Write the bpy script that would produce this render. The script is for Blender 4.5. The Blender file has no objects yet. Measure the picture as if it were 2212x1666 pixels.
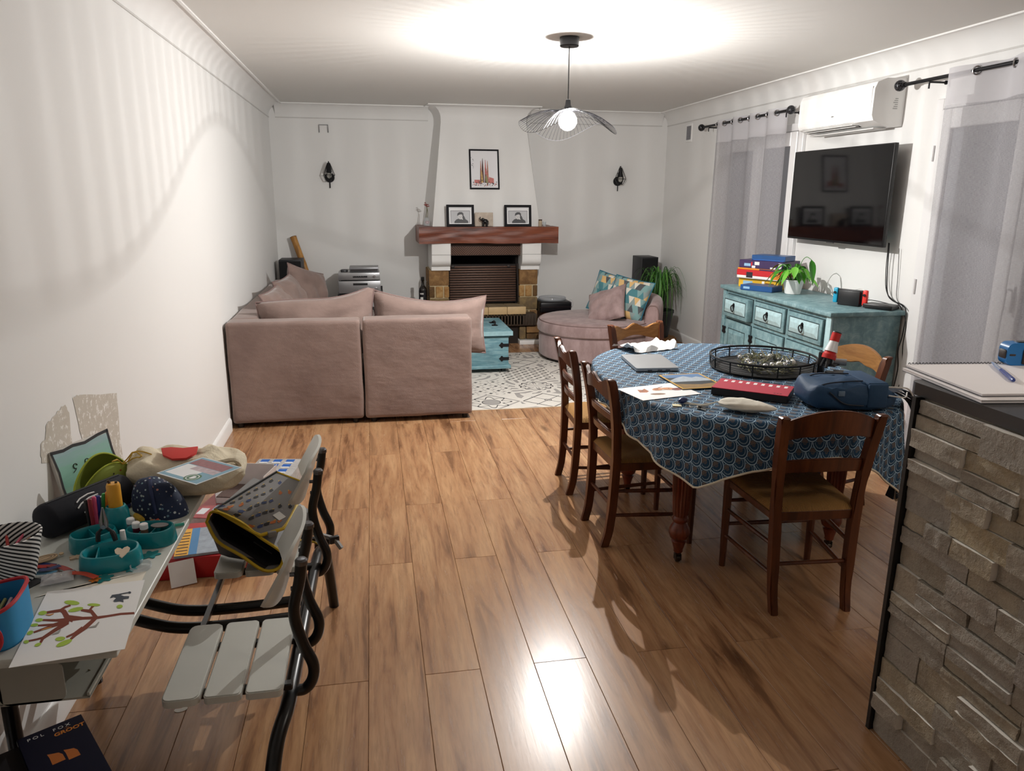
import bpy, bmesh, math, random
from mathutils import Matrix, Vector, noise as mnoise
random.seed(7)
R_ = math.radians
PI = math.pi
SC = bpy.context.scene
COL = SC.collection

# ------------------------------------------------------------------ camera
CAM = Vector((1.0143, 0.0, 1.5926)); FPX = 1616.19
YAW, PIT, ROL = 0.1831, 0.2497, -0.0063
_fw = Vector((math.sin(YAW)*math.cos(PIT), math.cos(YAW)*math.cos(PIT), -math.sin(PIT)))
_rt = Vector((math.cos(YAW), -math.sin(YAW), 0)); _dn = _fw.cross(_rt)
_r = _rt*math.cos(ROL) + _dn*math.sin(ROL); _d = -_rt*math.sin(ROL) + _dn*math.cos(ROL)
cd = bpy.data.cameras.new('camera'); cam = bpy.data.objects.new('camera', cd); COL.objects.link(cam)
cd.sensor_width = 36; cd.lens = FPX/2212*36; cd.clip_start = .02
cam.matrix_world = Matrix(((_r.x, -_d.x, -_fw.x, CAM.x), (_r.y, -_d.y, -_fw.y, CAM.y), (_r.z, -_d.z, -_fw.z, CAM.z), (0, 0, 0, 1)))
SC.camera = cam
def at(x, y, ax, v):
    """photo pixel -> world point on the plane ax = v"""
    q = _fw + _r*((x-1106)/FPX) + _d*((y-833)/FPX); i = 'xyz'.index(ax)
    return CAM + q*((v-CAM[i])/q[i])

# ------------------------------------------------------------------ world, lights, exposure
wd = bpy.data.worlds.new('night'); SC.world = wd; wd.use_nodes = True
wd.node_tree.nodes['Background'].inputs[0].default_value = (.02, .025, .04, 1)
wd.node_tree.nodes['Background'].inputs[1].default_value = .3
LAMP = Vector((2.212, 4.666, 2.03))
ld = bpy.data.lights.new('pendant_bulb_light', 'POINT'); ld.energy = 149; ld.color = (1, .985, .96); ld.shadow_soft_size = .0075
lo = bpy.data.objects.new('pendant_bulb_light', ld); COL.objects.link(lo); lo.location = LAMP
kd = bpy.data.lights.new('kitchen_fill_light', 'AREA'); kd.energy = 11; kd.color = (1, .9, .78); kd.shape = 'DISK'; kd.size = .5  # added fill, unseen: brightens the worktop and sketch pads, no fitting modelled
ko = bpy.data.objects.new('kitchen_fill_light', kd); COL.objects.link(ko); ko.location = (3.45, .7, 2.44)
vs = SC.view_settings; vs.view_transform = 'Standard'; vs.look = 'None'; vs.gamma = 1; vs.exposure = .35; vs.use_curve_mapping = False

# ------------------------------------------------------------------ colours and node helper
def lin(h):
    if isinstance(h, (tuple, list)): return tuple(h[:3]) + (1,)
    h = h.lstrip('#'); c = [int(h[i:i+2], 16)/255 for i in (0, 2, 4)]
    return tuple(x/12.92 if x <= .04045 else ((x+.055)/1.055)**2.4 for x in c) + (1,)
class S:
    def __init__(s, g, k): s.g, s.k = g, k
    def _o(s, op, *a): return s.g.m(op, s, *a)
    def __add__(s, o): return s._o('ADD', o)
    def __radd__(s, o): return s._o('ADD', o)
    def __sub__(s, o): return s._o('SUBTRACT', o)
    def __rsub__(s, o): return s.g.m('SUBTRACT', o, s)
    def __mul__(s, o): return s._o('MULTIPLY', o)
    def __rmul__(s, o): return s._o('MULTIPLY', o)
    def __truediv__(s, o): return s._o('DIVIDE', o)
    def __lt__(s, o): return s._o('LESS_THAN', o)
    def __gt__(s, o): return s._o('GREATER_THAN', o)
    def fr(s): return s._o('FRACT')
    def fl(s): return s._o('FLOOR')
    def ab(s): return s._o('ABSOLUTE')
    def mod(s, o): return s._o('FLOORED_MODULO', o)
    def mx(s, o): return s._o('MAXIMUM', o)
    def mn(s, o): return s._o('MINIMUM', o)
    def pw(s, o): return s._o('POWER', o)
class G:
    def __init__(s, name, rough=.5, metal=0, spec=.5):
        s.mat = bpy.data.materials.new(name); s.mat.use_nodes = True
        s.t = s.mat.node_tree; s.b = s.t.nodes['Principled BSDF']; s.out = s.t.nodes['Material Output']
        s.b.inputs['Roughness'].default_value = rough; s.b.inputs['Metallic'].default_value = metal
        s.b.inputs['Specular IOR Level'].default_value = spec
    def n(s, ty, **kw):
        n = s.t.nodes.new(ty)
        for k, v in kw.items(): setattr(n, k, v)
        return n
    def put(s, sock, v):
        if isinstance(v, S): s.t.links.new(v.k, sock)
        elif isinstance(v, str): sock.default_value = lin(v)
        elif isinstance(v, (tuple, list)) and len(v) == 3 and sock.type == 'RGBA': sock.default_value = tuple(v)+(1,)
        else: sock.default_value = v
    def m(s, op, *a):
        n = s.n('ShaderNodeMath', operation=op)
        for i, v in enumerate(a): s.put(n.inputs[i], v)
        return S(s, n.outputs[0])
    def obj(s): return S(s, s.n('ShaderNodeTexCoord').outputs['Object'])
    def uv(s): return S(s, s.n('ShaderNodeTexCoord').outputs['UV'])
    def pos(s): return S(s, s.n('ShaderNodeNewGeometry').outputs['Position'])
    def rnd(s): return S(s, s.n('ShaderNodeObjectInfo').outputs['Random'])
    def xyz(s, v):
        n = s.n('ShaderNodeSeparateXYZ'); s.put(n.inputs[0], v); return [S(s, o) for o in n.outputs]
    def vec(s, x, y, z=0.):
        n = s.n('ShaderNodeCombineXYZ')
        for i, v in enumerate((x, y, z)): s.put(n.inputs[i], v)
        return S(s, n.outputs[0])
    def vm(s, op, *a):
        n = s.n('ShaderNodeVectorMath', operation=op)
        for i, v in enumerate(a): s.put(n.inputs[i], v)
        return S(s, n.outputs[0])
    def noise(s, vec, scale=5., detail=3., rough=.55, dist=0.):
        n = s.n('ShaderNodeTexNoise'); s.put(n.inputs['Vector'], vec); n.inputs['Scale'].default_value = scale
        n.inputs['Detail'].default_value = detail; n.inputs['Roughness'].default_value = rough; n.inputs['Distortion'].default_value = dist
        return S(s, n.outputs[0])
    def white(s, vec):
        n = s.n('ShaderNodeTexWhiteNoise'); s.put(n.inputs['Vector'], vec); return S(s, n.outputs[0])
    def voro(s, vec, scale=5., feat='F1', out='Distance'):
        n = s.n('ShaderNodeTexVoronoi', feature=feat); s.put(n.inputs['Vector'], vec); n.inputs['Scale'].default_value = scale
        return S(s, n.outputs[out])
    def mix(s, f, a, b):
        n = s.n('ShaderNodeMix', data_type='RGBA'); s.put(n.inputs[0], f); s.put(n.inputs[6], a if isinstance(a, S) else lin(a)); s.put(n.inputs[7], b if isinstance(b, S) else lin(b))
        return S(s, n.outputs[2])
    def ramp(s, f, stops):
        n = s.n('ShaderNodeValToRGB'); s.put(n.inputs[0], f); e = n.color_ramp.elements
        while len(e) < len(stops): e.new(.5)
        for q, (p, c) in zip(e, stops): q.position = p; q.color = lin(c)
        return S(s, n.outputs[0])
    def step(s, v, a, b):
        n = s.n('ShaderNodeMapRange'); s.put(n.inputs[0], v); n.inputs[1].default_value = a; n.inputs[2].default_value = b
        return S(s, n.outputs[0])
    def col(s, v): s.put(s.b.inputs['Base Color'], v if isinstance(v, S) else lin(v)); return s
    def rough(s, v): s.put(s.b.inputs['Roughness'], v); return s
    def bump(s, h, st=.3, d=.01):
        n = s.n('ShaderNodeBump'); n.inputs['Strength'].default_value = st; n.inputs['Distance'].default_value = d
        s.put(n.inputs['Height'], h); s.t.links.new(n.outputs[0], s.b.inputs['Normal']); return s
_MC = {}
def mat(c, rough=.5, metal=0, var=.10, sc=9., bump=0., spec=.5, emit=0, alpha=1, name=None):
    """plain procedural material: colour with a little noise variation"""
    key = (c, rough, metal, var, sc, bump, spec, emit, alpha)
    if key in _MC: return _MC[key]
    g = G(name or 'paint_'+str(c).strip('#'), rough, metal, spec)
    l = lin(c); f = g.noise(g.obj(), sc, 3)
    lo_ = tuple(x*(1-var) for x in l[:3]); hi = tuple(min(1, x*(1+var)) for x in l[:3])
    g.col(g.mix(f, lo_, hi))
    if bump: g.bump(g.noise(g.obj(), sc*6, 4), bump, .004)
    if emit:
        g.b.inputs['Emission Color'].default_value = l; g.b.inputs['Emission Strength'].default_value = emit
    if alpha < 1: g.b.inputs['Alpha'].default_value = alpha
    _MC[key] = g.mat
    return g.mat
def glassy(c='#ffffff', rough=.05, trans=.85, name='clear_plastic'):
    key = ('gl', c, rough, trans)
    if key in _MC: return _MC[key]
    g = G(name, rough); g.col(c)
    tr = g.n('ShaderNodeBsdfTransparent'); mx = g.n('ShaderNodeMixShader'); tr.inputs[0].default_value = lin(c)
    mx.inputs[0].default_value = trans; g.t.links.new(g.b.outputs[0], mx.inputs[1]); g.t.links.new(tr.outputs[0], mx.inputs[2])
    g.t.links.new(mx.outputs[0], g.out.inputs[0]); _MC[key] = g.mat
    return g.mat

# ------------------------------------------------------------------ mesh builder
class B:
    def __init__(s, M=None): s.bm = bmesh.new(); s.M = M or Matrix(); s.mi = 0; s.uvl = None
    def _v(s, vs, loc): 
        for v in vs: v.co = loc @ v.co
    def _fin(s, faces):
        for f in faces: f.material_index = s.mi
    def box(s, x0, x1, y0, y1, z0, z1, bev=0, seg=2, M=None):
        t = bmesh.new(); bmesh.ops.create_cube(t, size=1)
        for v in t.verts: v.co = Vector(((x0+x1)/2+v.co.x*(x1-x0), (y0+y1)/2+v.co.y*(y1-y0), (z0+z1)/2+v.co.z*(z1-z0)))
        if bev: bmesh.ops.bevel(t, geom=list(t.edges), offset=bev, segments=seg, profile=.5, affect='EDGES')
        return s._merge(t, M)
    def _merge(s, t, M=None):
        mp = {}
        for v in t.verts: mp[v] = s.bm.verts.new((M @ v.co) if M else v.co)
        for f in t.faces:
            try: nf = s.bm.faces.new([mp[v] for v in f.verts]); nf.material_index = s.mi
            except ValueError: pass
        t.free(); return s
    def raw(s, vs, fs, M=None):
        q = [s.bm.verts.new((M @ Vector(v)) if M else v) for v in vs]
        for f in fs:
            try: s.bm.faces.new([q[i] for i in f]).material_index = s.mi
            except ValueError: pass
        return s
    def tube(s, pts, r, n=8, closed=False, cap=True):
        pts = [Vector(p) for p in pts]; N = len(pts); rr = r if isinstance(r, (list, tuple)) else [r]*N
        tan = []
        for i in range(N):
            a = pts[(i-1) % N] if (closed or i > 0) else pts[i]; b = pts[(i+1) % N] if (closed or i < N-1) else pts[i]
            t = (b-a); tan.append(t.normalized() if t.length > 1e-9 else Vector((0, 0, 1)))
        u = tan[0].orthogonal().normalized(); rings = []
        for i in range(N):
            u = (u - tan[i]*u.dot(tan[i])); u = u.normalized() if u.length > 1e-6 else tan[i].orthogonal().normalized()
            w = tan[i].cross(u)
            rings.append([s.bm.verts.new(pts[i]+(u*math.cos(2*PI*k/n)+w*math.sin(2*PI*k/n))*rr[i]) for k in range(n)])
        for i in range(N if closed else N-1):
            a, b = rings[i], rings[(i+1) % N]
            for k in range(n): s.bm.faces.new((a[k], a[(k+1) % n], b[(k+1) % n], b[k])).material_index = s.mi
        if cap and not closed and n > 2:
            s.bm.faces.new(rings[0][::-1]).material_index = s.mi; s.bm.faces.new(rings[-1]).material_index = s.mi
        return s
    def cyl(s, p0, p1, r0, r1=None, n=16): return s.tube([p0, p1], [r0, r0 if r1 is None else r1], n)
    def lathe(s, prof, n=24, M=None, cap=True):
        M = M or Matrix(); rings = []
        for r, z in prof: rings.append([s.bm.verts.new(M @ Vector((max(r, 1e-5)*math.cos(2*PI*k/n), max(r, 1e-5)*math.sin(2*PI*k/n), z))) for k in range(n)])
        for a, b in zip(rings, rings[1:]):
            for k in range(n): s.bm.faces.new((a[k], a[(k+1) % n], b[(k+1) % n], b[k])).material_index = s.mi
        if cap:
            s.bm.faces.new(rings[0][::-1]).material_index = s.mi; s.bm.faces.new(rings[-1]).material_index = s.mi
        return s
    def grid(s, f, nu, nv, uv=None, wu=False, wv=False):
        V = [[s.bm.verts.new(Vector(f(i/nu, j/nv))) for j in range(nv+(0 if wv else 1))] for i in range(nu+(0 if wu else 1))]
        if uv and s.uvl is None: s.uvl = s.bm.loops.layers.uv.new('UVMap')
        for i in range(nu):
            for j in range(nv):
                i2 = (i+1) % len(V); j2 = (j+1) % len(V[0])
                fc = s.bm.faces.new((V[i][j], V[i2][j], V[i2][j2], V[i][j2])); fc.material_index = s.mi
                if uv:
                    for lp, (a, b) in zip(fc.loops, ((i, j), (i+1, j), (i+1, j+1), (i, j+1))): lp[s.uvl].uv = uv(a/nu, b/nv)
        return s
    def sph(s, c, r, n=12, sc=(1, 1, 1), M=None):
        c = Vector(c); m = Matrix.Translation(c) @ (M or Matrix()) @ Matrix.Diagonal((sc[0], sc[1], sc[2], 1))
        return s.lathe([(r*math.sin(PI*k/(n//2+1)+1e-4), -r*math.cos(PI*k/(n//2+1)+1e-4)) for k in range(n//2+2)], n, m)
    def prism(s, poly, h, M=None):
        """polygon in local xy, extruded h along local z, placed by M"""
        M = M or Matrix(); a = [s.bm.verts.new(M @ Vector((x, y, 0))) for x, y in poly]; b = [s.bm.verts.new(M @ Vector((x, y, h))) for x, y in poly]
        n = len(poly)
        s.bm.faces.new(a[::-1]).material_index = s.mi; s.bm.faces.new(b).material_index = s.mi
        for i in range(n): s.bm.faces.new((a[i], a[(i+1) % n], b[(i+1) % n], b[i])).material_index = s.mi
        return s
    def flat(s, poly, z=0., M=None):
        M = M or Matrix(); s.bm.faces.new([s.bm.verts.new(M @ Vector((x, y, z))) for x, y in poly]).material_index = s.mi; return s
MW = {}
def obj(name, b, mats, parent=None, loc=None, smooth=35, kind=None, recalc=True):
    if not isinstance(mats, (list, tuple)): mats = [mats]
    me = bpy.data.meshes.new(name)
    M = b.M
    if parent is not None: inv = MW[parent.name].inverted()
    elif loc is not None: inv = Matrix.Translation(-Vector(loc))
    else: inv = Matrix()
    b.bm.transform(inv @ M)
    if recalc: bmesh.ops.recalc_face_normals(b.bm, faces=b.bm.faces)
    b.bm.to_mesh(me); b.bm.free()
    for m in mats: me.materials.append(m)
    if smooth:
        for p in me.polygons: p.use_smooth = True
        me.set_sharp_from_angle(angle=R_(smooth))
    o = bpy.data.objects.new(name, me); COL.objects.link(o)
    if parent is not None: o.parent = parent; MW[o.name] = MW[parent.name].copy()
    else:
        o.location = loc or (0, 0, 0); MW[o.name] = Matrix.Translation(Vector(loc or (0, 0, 0)))
    if kind: o['kind'] = kind
    return o
def thing(name, label, cat, loc=(0, 0, 0), rz=0, group=None):
    o = bpy.data.objects.new(name, None); COL.objects.link(o); o.location = loc; o.rotation_euler = (0, 0, rz)
    o.empty_display_size = .1; o['label'] = label; o['category'] = cat
    if group: o['group'] = group
    MW[o.name] = Matrix.Translation(Vector(loc)) @ Matrix.Rotation(rz, 4, 'Z')
    return o
def tag(o, label, cat, group=None):
    o['label'] = label; o['category'] = cat
    if group: o['group'] = group
    return o
def one(name, b, mats, label, cat, loc, group=None, smooth=35): return tag(obj(name, b, mats, None, loc, smooth), label, cat, group)
def struct(name, b, mats, loc=None, smooth=35):
    return obj(name, b, mats, None, loc, smooth, 'structure')
def dup(root, loc, rz, label=None, rot=None):
    def rec(o, par):
        c = o.copy(); COL.objects.link(c)
        if par is not None: c.parent = par
        for ch in list(o.children): rec(ch, c)
        return c
    r = rec(root, None); r.location = loc; r.rotation_euler = rot or (0, 0, rz)
    if label: r['label'] = label
    return r
def frame(p, x, y=None, z=None):
    """matrix with origin p, local x axis along x, local z along z (or up)"""
    x = Vector(x).normalized(); z = Vector(z or (0, 0, 1)); y = z.cross(x).normalized(); z = x.cross(y).normalized()
    return Matrix(((x.x, y.x, z.x, p[0]), (x.y, y.y, z.y, p[1]), (x.z, y.z, z.z, p[2]), (0, 0, 0, 1)))
def T(x, y, z, rz=0, rx=0, ry=0):
    return Matrix.Translation((x, y, z)) @ Matrix.Rotation(rz, 4, 'Z') @ Matrix.Rotation(ry, 4, 'Y') @ Matrix.Rotation(rx, 4, 'X')
def arc(cx, cy, rx, ry, a0, a1, n): return [(cx+rx*math.cos(R_(a0+(a1-a0)*i/n)), cy+ry*math.sin(R_(a0+(a1-a0)*i/n))) for i in range(n+1)]
def ell(cx, cy, rx, ry, n=16, rot=0):
    c, s_ = math.cos(R_(rot)), math.sin(R_(rot))
    return [(cx+rx*math.cos(2*PI*i/n)*c-ry*math.sin(2*PI*i/n)*s_, cy+rx*math.cos(2*PI*i/n)*s_+ry*math.sin(2*PI*i/n)*c) for i in range(n)]
def rrect(x0, x1, y0, y1, r, n=4):
    return arc(x1-r, y1-r, r, r, 0, 90, n)+arc(x0+r, y1-r, r, r, 90, 180, n)+arc(x0+r, y0+r, r, r, 180, 270, n)+arc(x1-r, y0+r, r, r, 270, 360, n)
def spline(pts, n=8):
    """Catmull-Rom through points"""
    P = [Vector(p) for p in pts]; P = [P[0]*2-P[1]]+P+[P[-1]*2-P[-2]]; o = []
    for i in range(1, len(P)-2):
        a, b, c, d = P[i-1:i+3]
        for k in range(n):
            t = k/n; o.append(.5*((2*b)+(c-a)*t+(2*a-5*b+4*c-d)*t*t+(3*b-a-3*c+d)*t**3))
    o.append(P[-2]); return o
def strip2d(pts, w):
    """2D polyline -> list of quads of width w (w may be list)"""
    n = len(pts); ww = w if isinstance(w, (list, tuple)) else [w]*n; out = []; L = []
    for i, p in enumerate(pts):
        a = Vector(pts[max(0, i-1)]); b = Vector(pts[min(n-1, i+1)]); t = (b-a).normalized(); nn = Vector((-t.y, t.x))
        L.append((Vector(p)+nn*ww[i]/2, Vector(p)-nn*ww[i]/2))
    for (a, b), (c, d) in zip(L, L[1:]): out.append([tuple(a), tuple(b), tuple(d), tuple(c)])
    return out
SAG = lambda x: 0.
def pillow(b, w, h, t, M=None, n=14, seed=0, wr=.012, pinch=.06, uv=False, sag=SAG):
    """closed cushion in local xy, thickness along z"""
    M = M or Matrix()
    def f(sgn):
        def q(u, v):
            x, y = u*2-1, v*2-1
            e = max(0, (1-abs(x)**3.2)*(1-abs(y)**3.2))**.5
            k = 1-pinch*(1-abs(x)**2)*abs(y)**2; k2 = 1-pinch*(1-abs(y)**2)*abs(x)**2
            z = sgn*(t/2*e) + wr*e*mnoise.noise(Vector((x*2.3+seed, y*2.3, sgn*3.+seed)))
            return M @ Vector((x*w/2*k2, y*h/2*k+sag(x)*(y*.5+.5), z))
        return q
    uvf = (lambda a, c: (a, c)) if uv else None
    b.grid(f(1), n, n, uvf); b.grid(lambda u, v: f(-1)(1-u, v), n, n, uvf)
    return b
def pillow_edge(w, h, M, n=10, pinch=.06, sag=SAG):
    o = []
    for i in range(4*n):
        k, r = divmod(i, n); t = r/n*2-1
        x, y = [(t, -1), (1, t), (-t, 1), (-1, -t)][k]
        kk = 1-pinch*(1-x*x)*y*y; k2 = 1-pinch*(1-y*y)*x*x
        o.append(M @ Vector((x*w/2*k2, y*h/2*kk+sag(x)*(y*.5+.5), 0)))
    return o
def text(name, s, size, M, m, parent, ext=.0003, align='CENTER', bold=0, shear=0, spacing=1):
    c = bpy.data.curves.new('t', 'FONT'); c.body = s; c.size = size; c.extrude = ext; c.align_x = align; c.align_y = 'CENTER'; c.offset = bold; c.shear = shear
    c.space_character = spacing; c.resolution_u = 3
    o = bpy.data.objects.new('t', c); COL.objects.link(o)
    dg = bpy.context.evaluated_depsgraph_get(); me = bpy.data.meshes.new_from_object(o.evaluated_get(dg)); bpy.data.objects.remove(o); bpy.data.curves.remove(c)
    me.transform(MW[parent.name].inverted() @ M); me.materials.clear(); me.materials.append(m)
    q = bpy.data.objects.new(name, me); COL.objects.link(q); q.parent = parent; MW[q.name] = MW[parent.name].copy(); return q
# ================================================================== room shell
W, D, H, YB, CV = 4.402, 8.585, 2.5, -2.2, .135
def wall_mat(name, c='#e8e7e5'):
    g = G(name, .62, 0, .3); p = g.pos()
    g.col(g.mix(g.noise(p, 1.7, 3), lin(c), tuple(x*.965 for x in lin(c)[:3])))
    g.bump(g.noise(p, 140., 3), .08, .002); return g.mat
M_wall = wall_mat('white_wall_paint'); M_ceil = wall_mat('white_ceiling_paint', '#dcdad6')
M_trim = mat('#f0efed', .35, var=.03)
b = B(); b.box(-.12, 0, YB, D+.1, -.05, H+.05); wall_left = struct('wall_left', b, M_wall)
b = B(); b.box(0, W, D, D+.1, -.05, H+.05); wall_back = struct('wall_back', b, M_wall)
b = B(); b.box(W, W+.12, YB, D+.1, -.05, H+.05); wall_right = struct('wall_right', b, M_wall)
b = B(); b.box(-.12, W+.12, YB-.1, YB, -.05, H+.05); struct('wall_front', b, M_wall)
b = B(); b.box(-.12, W+.12, YB-.1, D+.1, H, H+.1); ceiling = struct('ceiling', b, M_ceil)
def wood(g, v, dark, mid, light, sc=1., ax=1, knots=True, off=None):
    """long-grain wood colour; grain runs along axis ax of vector v"""
    x, y, z = g.xyz(v); c = [x, y, z]; c[ax] = c[ax]*.09
    q = g.vec(*c)
    if off is not None: q = g.vm('ADD', q, g.vec(off*7.3, off*3.1, off*5.7))
    wob = g.noise(q, 6*sc, 3); c2 = g.vm('ADD', q, g.vec(wob*.05/sc, wob*.05/sc, wob*.05/sc))
    n1 = g.noise(c2, 16*sc, 4, .6, .6); n2 = g.noise(c2, 75*sc, 3, .6); n3 = g.noise(q, 2.6*sc, 2)
    col = g.ramp(n1, [(.34, dark), (.46, mid), (.66, light)])
    col = g.mix(g.step(n2, .42, .68)*.45, col, dark); col = g.mix(g.step(n3, .4, .7)*.35, col, light)
    if knots:
        if off is not None: kx = g.vec(x+off*11.3, y*.26+off*5.1, z)
        else: kx = g.vec(x, y*.26, z)
        w2 = g.noise(g.vm('SCALE', kx, 1.) if False else kx, 22*sc, 3)
        vd = g.voro(kx, 4.2*sc)+(w2-.5)*.16
        col = g.mix(g.step(vd, .13, .03)*.75, col, g.mix(.5, dark, '#2a1408'))
    return col, n2
g = G('laminate_plank', .27, 0, .5); pv = g.obj(); rr = g.rnd()
c_, n_ = wood(g, pv, '#6c4931', '#a87c58', '#bf966e', 1., 1, True, rr)
c_ = g.mix(g.step(g.white(g.vec(rr, rr*3.7, 1.)), 0, 1)*.16, c_, '#7d5437'); g.col(c_); g.rough(n_*.1+.21); g.bump(n_, .05, .002)
M_plank = g.mat
b = B(); b.box(0, W, YB, D, -.06, -.0125); floor = struct('floor', b, mat('#3a2416', .8))
PL = 1.46; _pm = {}
def plank(x0, x1, y0, y1):
    L = round(y1-y0, 4); w = round(x1-x0, 4)
    if (w, L) not in _pm:
        t = B(); t.box(0, w-.0012, 0, L-.0012, -.0125, 0, .0011, 1); o = obj('floor_plank', t, M_plank, floor, smooth=0); _pm[(w, L)] = o
    else:
        o = _pm[(w, L)].copy(); COL.objects.link(o)
    o.location = (x0, y0, 0)
k = -1; x = -.004
while x < W-.01:
    x1 = min(W, .186+.19*(k+1)); j0 = 2.25 if k % 2 else 3.07
    y = j0-PL*5
    while y < D:
        a, c = max(y, YB), min(y+PL, D)
        if c-a > .02: plank(max(x, 0), x1, a, c)
        y += PL
    x = x1; k += 1
# coves and beads
def cove_profile(n=8): return [(CV-CV*math.cos(R_(90*i/n)), H-CV+CV*math.sin(R_(90*i/n))) for i in range(n+1)]
def run(prof, p0, p1, inw):
    """sweep a 2D profile (offset from wall, z) from p0 to p1; inw = inward normal"""
    p0, p1, inw = Vector(p0), Vector(p1), Vector(inw); b = B()
    A = [p0+inw*o+Vector((0, 0, z)) for o, z in prof]; C = [p1+inw*o+Vector((0, 0, z)) for o, z in prof]
    n = len(prof); b.raw([*A, *C], [(i, i+1, n+i+1, n+i) for i in range(n-1)]+[tuple(range(n))[::-1], tuple(range(n, 2*n))]); return b
cp = cove_profile()+[(0, H)]
bead = [(CV-.004, H), (CV-.004, H-.009), (CV+.012, H-.009), (CV+.012, H)]
lip = [(0, H-CV-.006), (.005, H-CV-.006), (.005, H-CV+.004), (0, H-CV+.004)]
HX0, HX1 = 1.60, 2.85
segs = [((0, YB, 0), (0, D, 0), (1, 0, 0)), ((W, YB, 0), (W, D, 0), (-1, 0, 0)), ((CV*.5, D, 0), (HX0+.06, D, 0), (0, -1, 0)), ((HX1-.06, D, 0), (W-CV*.5, D, 0), (0, -1, 0))]
for i, (a, c, n) in enumerate(segs):
    t = struct('trim_%d' % (i+1), run(cp, a, c, n), M_wall)
    obj('ceiling_bead', run(bead, a, c, n), M_trim, t); obj('lower_edge', run(lip, a, c, n), mat('#c9c7c4', .5), t)
bp_ = [(0, 0), (.016, 0), (.016, .075), (.010, .088), (.004, .093), (0, .093)]
struct('baseboard_left', run(bp_, (0, YB, 0), (0, 5.2, 0), (1, 0, 0)), M_trim)
struct('baseboard_right', run(bp_, (W, 7.02, 0), (W, D, 0), (-1, 0, 0)), M_trim)
struct('baseboard_back', run(bp_, (HX1+.1, D, 0), (W-.016, D, 0), (0, -1, 0)), M_trim)
# bare plaster left where paint has been torn off the wall above the desk
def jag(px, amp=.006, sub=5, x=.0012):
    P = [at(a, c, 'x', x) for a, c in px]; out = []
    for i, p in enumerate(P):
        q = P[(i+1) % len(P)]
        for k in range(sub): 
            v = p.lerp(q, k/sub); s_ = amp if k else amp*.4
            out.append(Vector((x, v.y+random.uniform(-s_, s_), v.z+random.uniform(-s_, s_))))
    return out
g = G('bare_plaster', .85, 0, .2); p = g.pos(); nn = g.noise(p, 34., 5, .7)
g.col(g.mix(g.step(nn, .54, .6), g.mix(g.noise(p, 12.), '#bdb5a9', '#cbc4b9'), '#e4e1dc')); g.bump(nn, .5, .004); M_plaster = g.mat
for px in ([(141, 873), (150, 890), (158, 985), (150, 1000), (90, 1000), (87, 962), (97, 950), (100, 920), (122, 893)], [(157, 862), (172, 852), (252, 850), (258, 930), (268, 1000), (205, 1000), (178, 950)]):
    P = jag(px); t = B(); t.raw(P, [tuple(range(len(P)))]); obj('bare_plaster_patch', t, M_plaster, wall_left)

# ================================================================== fireplace
FP = thing('fireplace', 'stone fireplace with white tapered hood, oak mantel beam and brown roller grille', 'fireplace', (2.2, 8.3, 0))
ov = D-.001
secs = [(1.25, [(1.572, ov), (1.65, 8.12), (2.815, 8.12), (2.89, ov)]), (2.33, [(1.72, ov), (1.775, 8.33), (2.695, 8.33), (2.755, ov)])]
for i in range(1, 8):
    a = R_(90*i/7); o_ = .13*(1-math.cos(a)); z = 2.36+.139*math.sin(a)
    secs.append((z, [(1.722-o_*.85, ov), (1.777-o_, 8.335-o_), (2.693+o_, 8.335-o_), (2.753+o_*.85, ov)]))
b = B(); vs_ = [Vector((x, y, z)) for z, q in secs for x, y in q]
b.raw(vs_, [(4*i+j, 4*i+(j+1) % 4, 4*i+4+(j+1) % 4, 4*i+4+j) for i in range(len(secs)-1) for j in range(4)]+[(3, 2, 1, 0), tuple(len(vs_)-4+j for j in range(4))])
hood = obj('hood', b, M_wall, FP, smooth=30)
b = B(); zb = H-.005
b.tube([(1.60, ov, zb), (1.635, 8.19, zb), (2.835, 8.19, zb), (2.88, ov, zb)], .007, 6); obj('ceiling_bead', b, M_trim, hood)
def mantel_wood():
    g = G('waxed_oak_beam', .42); v = g.obj(); c, n = wood(g, v, '#4a2012', '#6f3520', '#8a4a2e', .8, 0, False); g.col(c)
    g.bump(g.noise(g.vm('MULTIPLY', v, (1.2, 8., 8.)), 3., 4)+n*.3, .3, .008); return g.mat
M_beam = mantel_wood()
b = B()
def beam(u, v):
    x = 1.497+u*(2.99-1.497); a = v*2*PI
    cx, cz, hy, hz = 8.28, 1.176, .30, .086
    k = max(abs(math.cos(a)), abs(math.sin(a))); cy_, s_ = math.cos(a)/k, math.sin(a)/k
    w = .007*mnoise.noise(Vector((x*5, math.cos(a)*2, math.sin(a)*2)))
    return (x, cx-cy_*(hy+w), min(1.262, cz+s_*(hz+w)))
b.grid(beam, 40, 40, wv=True)
b.bm.verts.ensure_lookup_table(); n = 40
b.bm.faces.new([b.bm.verts[i] for i in range(n)]); b.bm.faces.new([b.bm.verts[40*n+i] for i in range(n)][::-1])
obj('mantel_beam', b, M_beam, FP, smooth=40)
# corbels
cprof = [(8.56, 1.09), (8.0, 1.09), (8.0, .975), (8.006, .972), (8.0, .968)]+[(8.085-.085*math.cos(R_(a)), .93-.085*math.sin(R_(a))+.0) for a in range(0, 80, 13)]+[(8.09, .838), (8.085, .835), (8.085, .80), (8.56, .80)]
for x0, x1 in ((1.628, 1.828), (2.60, 2.806)):
    b = B(); b.prism([(y, z) for y, z in cprof], x1-x0, frame((x0, 0, 0), (0, 1, 0), z=(1, 0, 0))); obj('corbel', b, M_trim, FP, smooth=25)
    b = B(); b.box(x0+.001, x1-.001, 7.9985, 8.01, .9700, .9735); obj('corbel_groove', b, mat('#b9b7b5'), FP)
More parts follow.
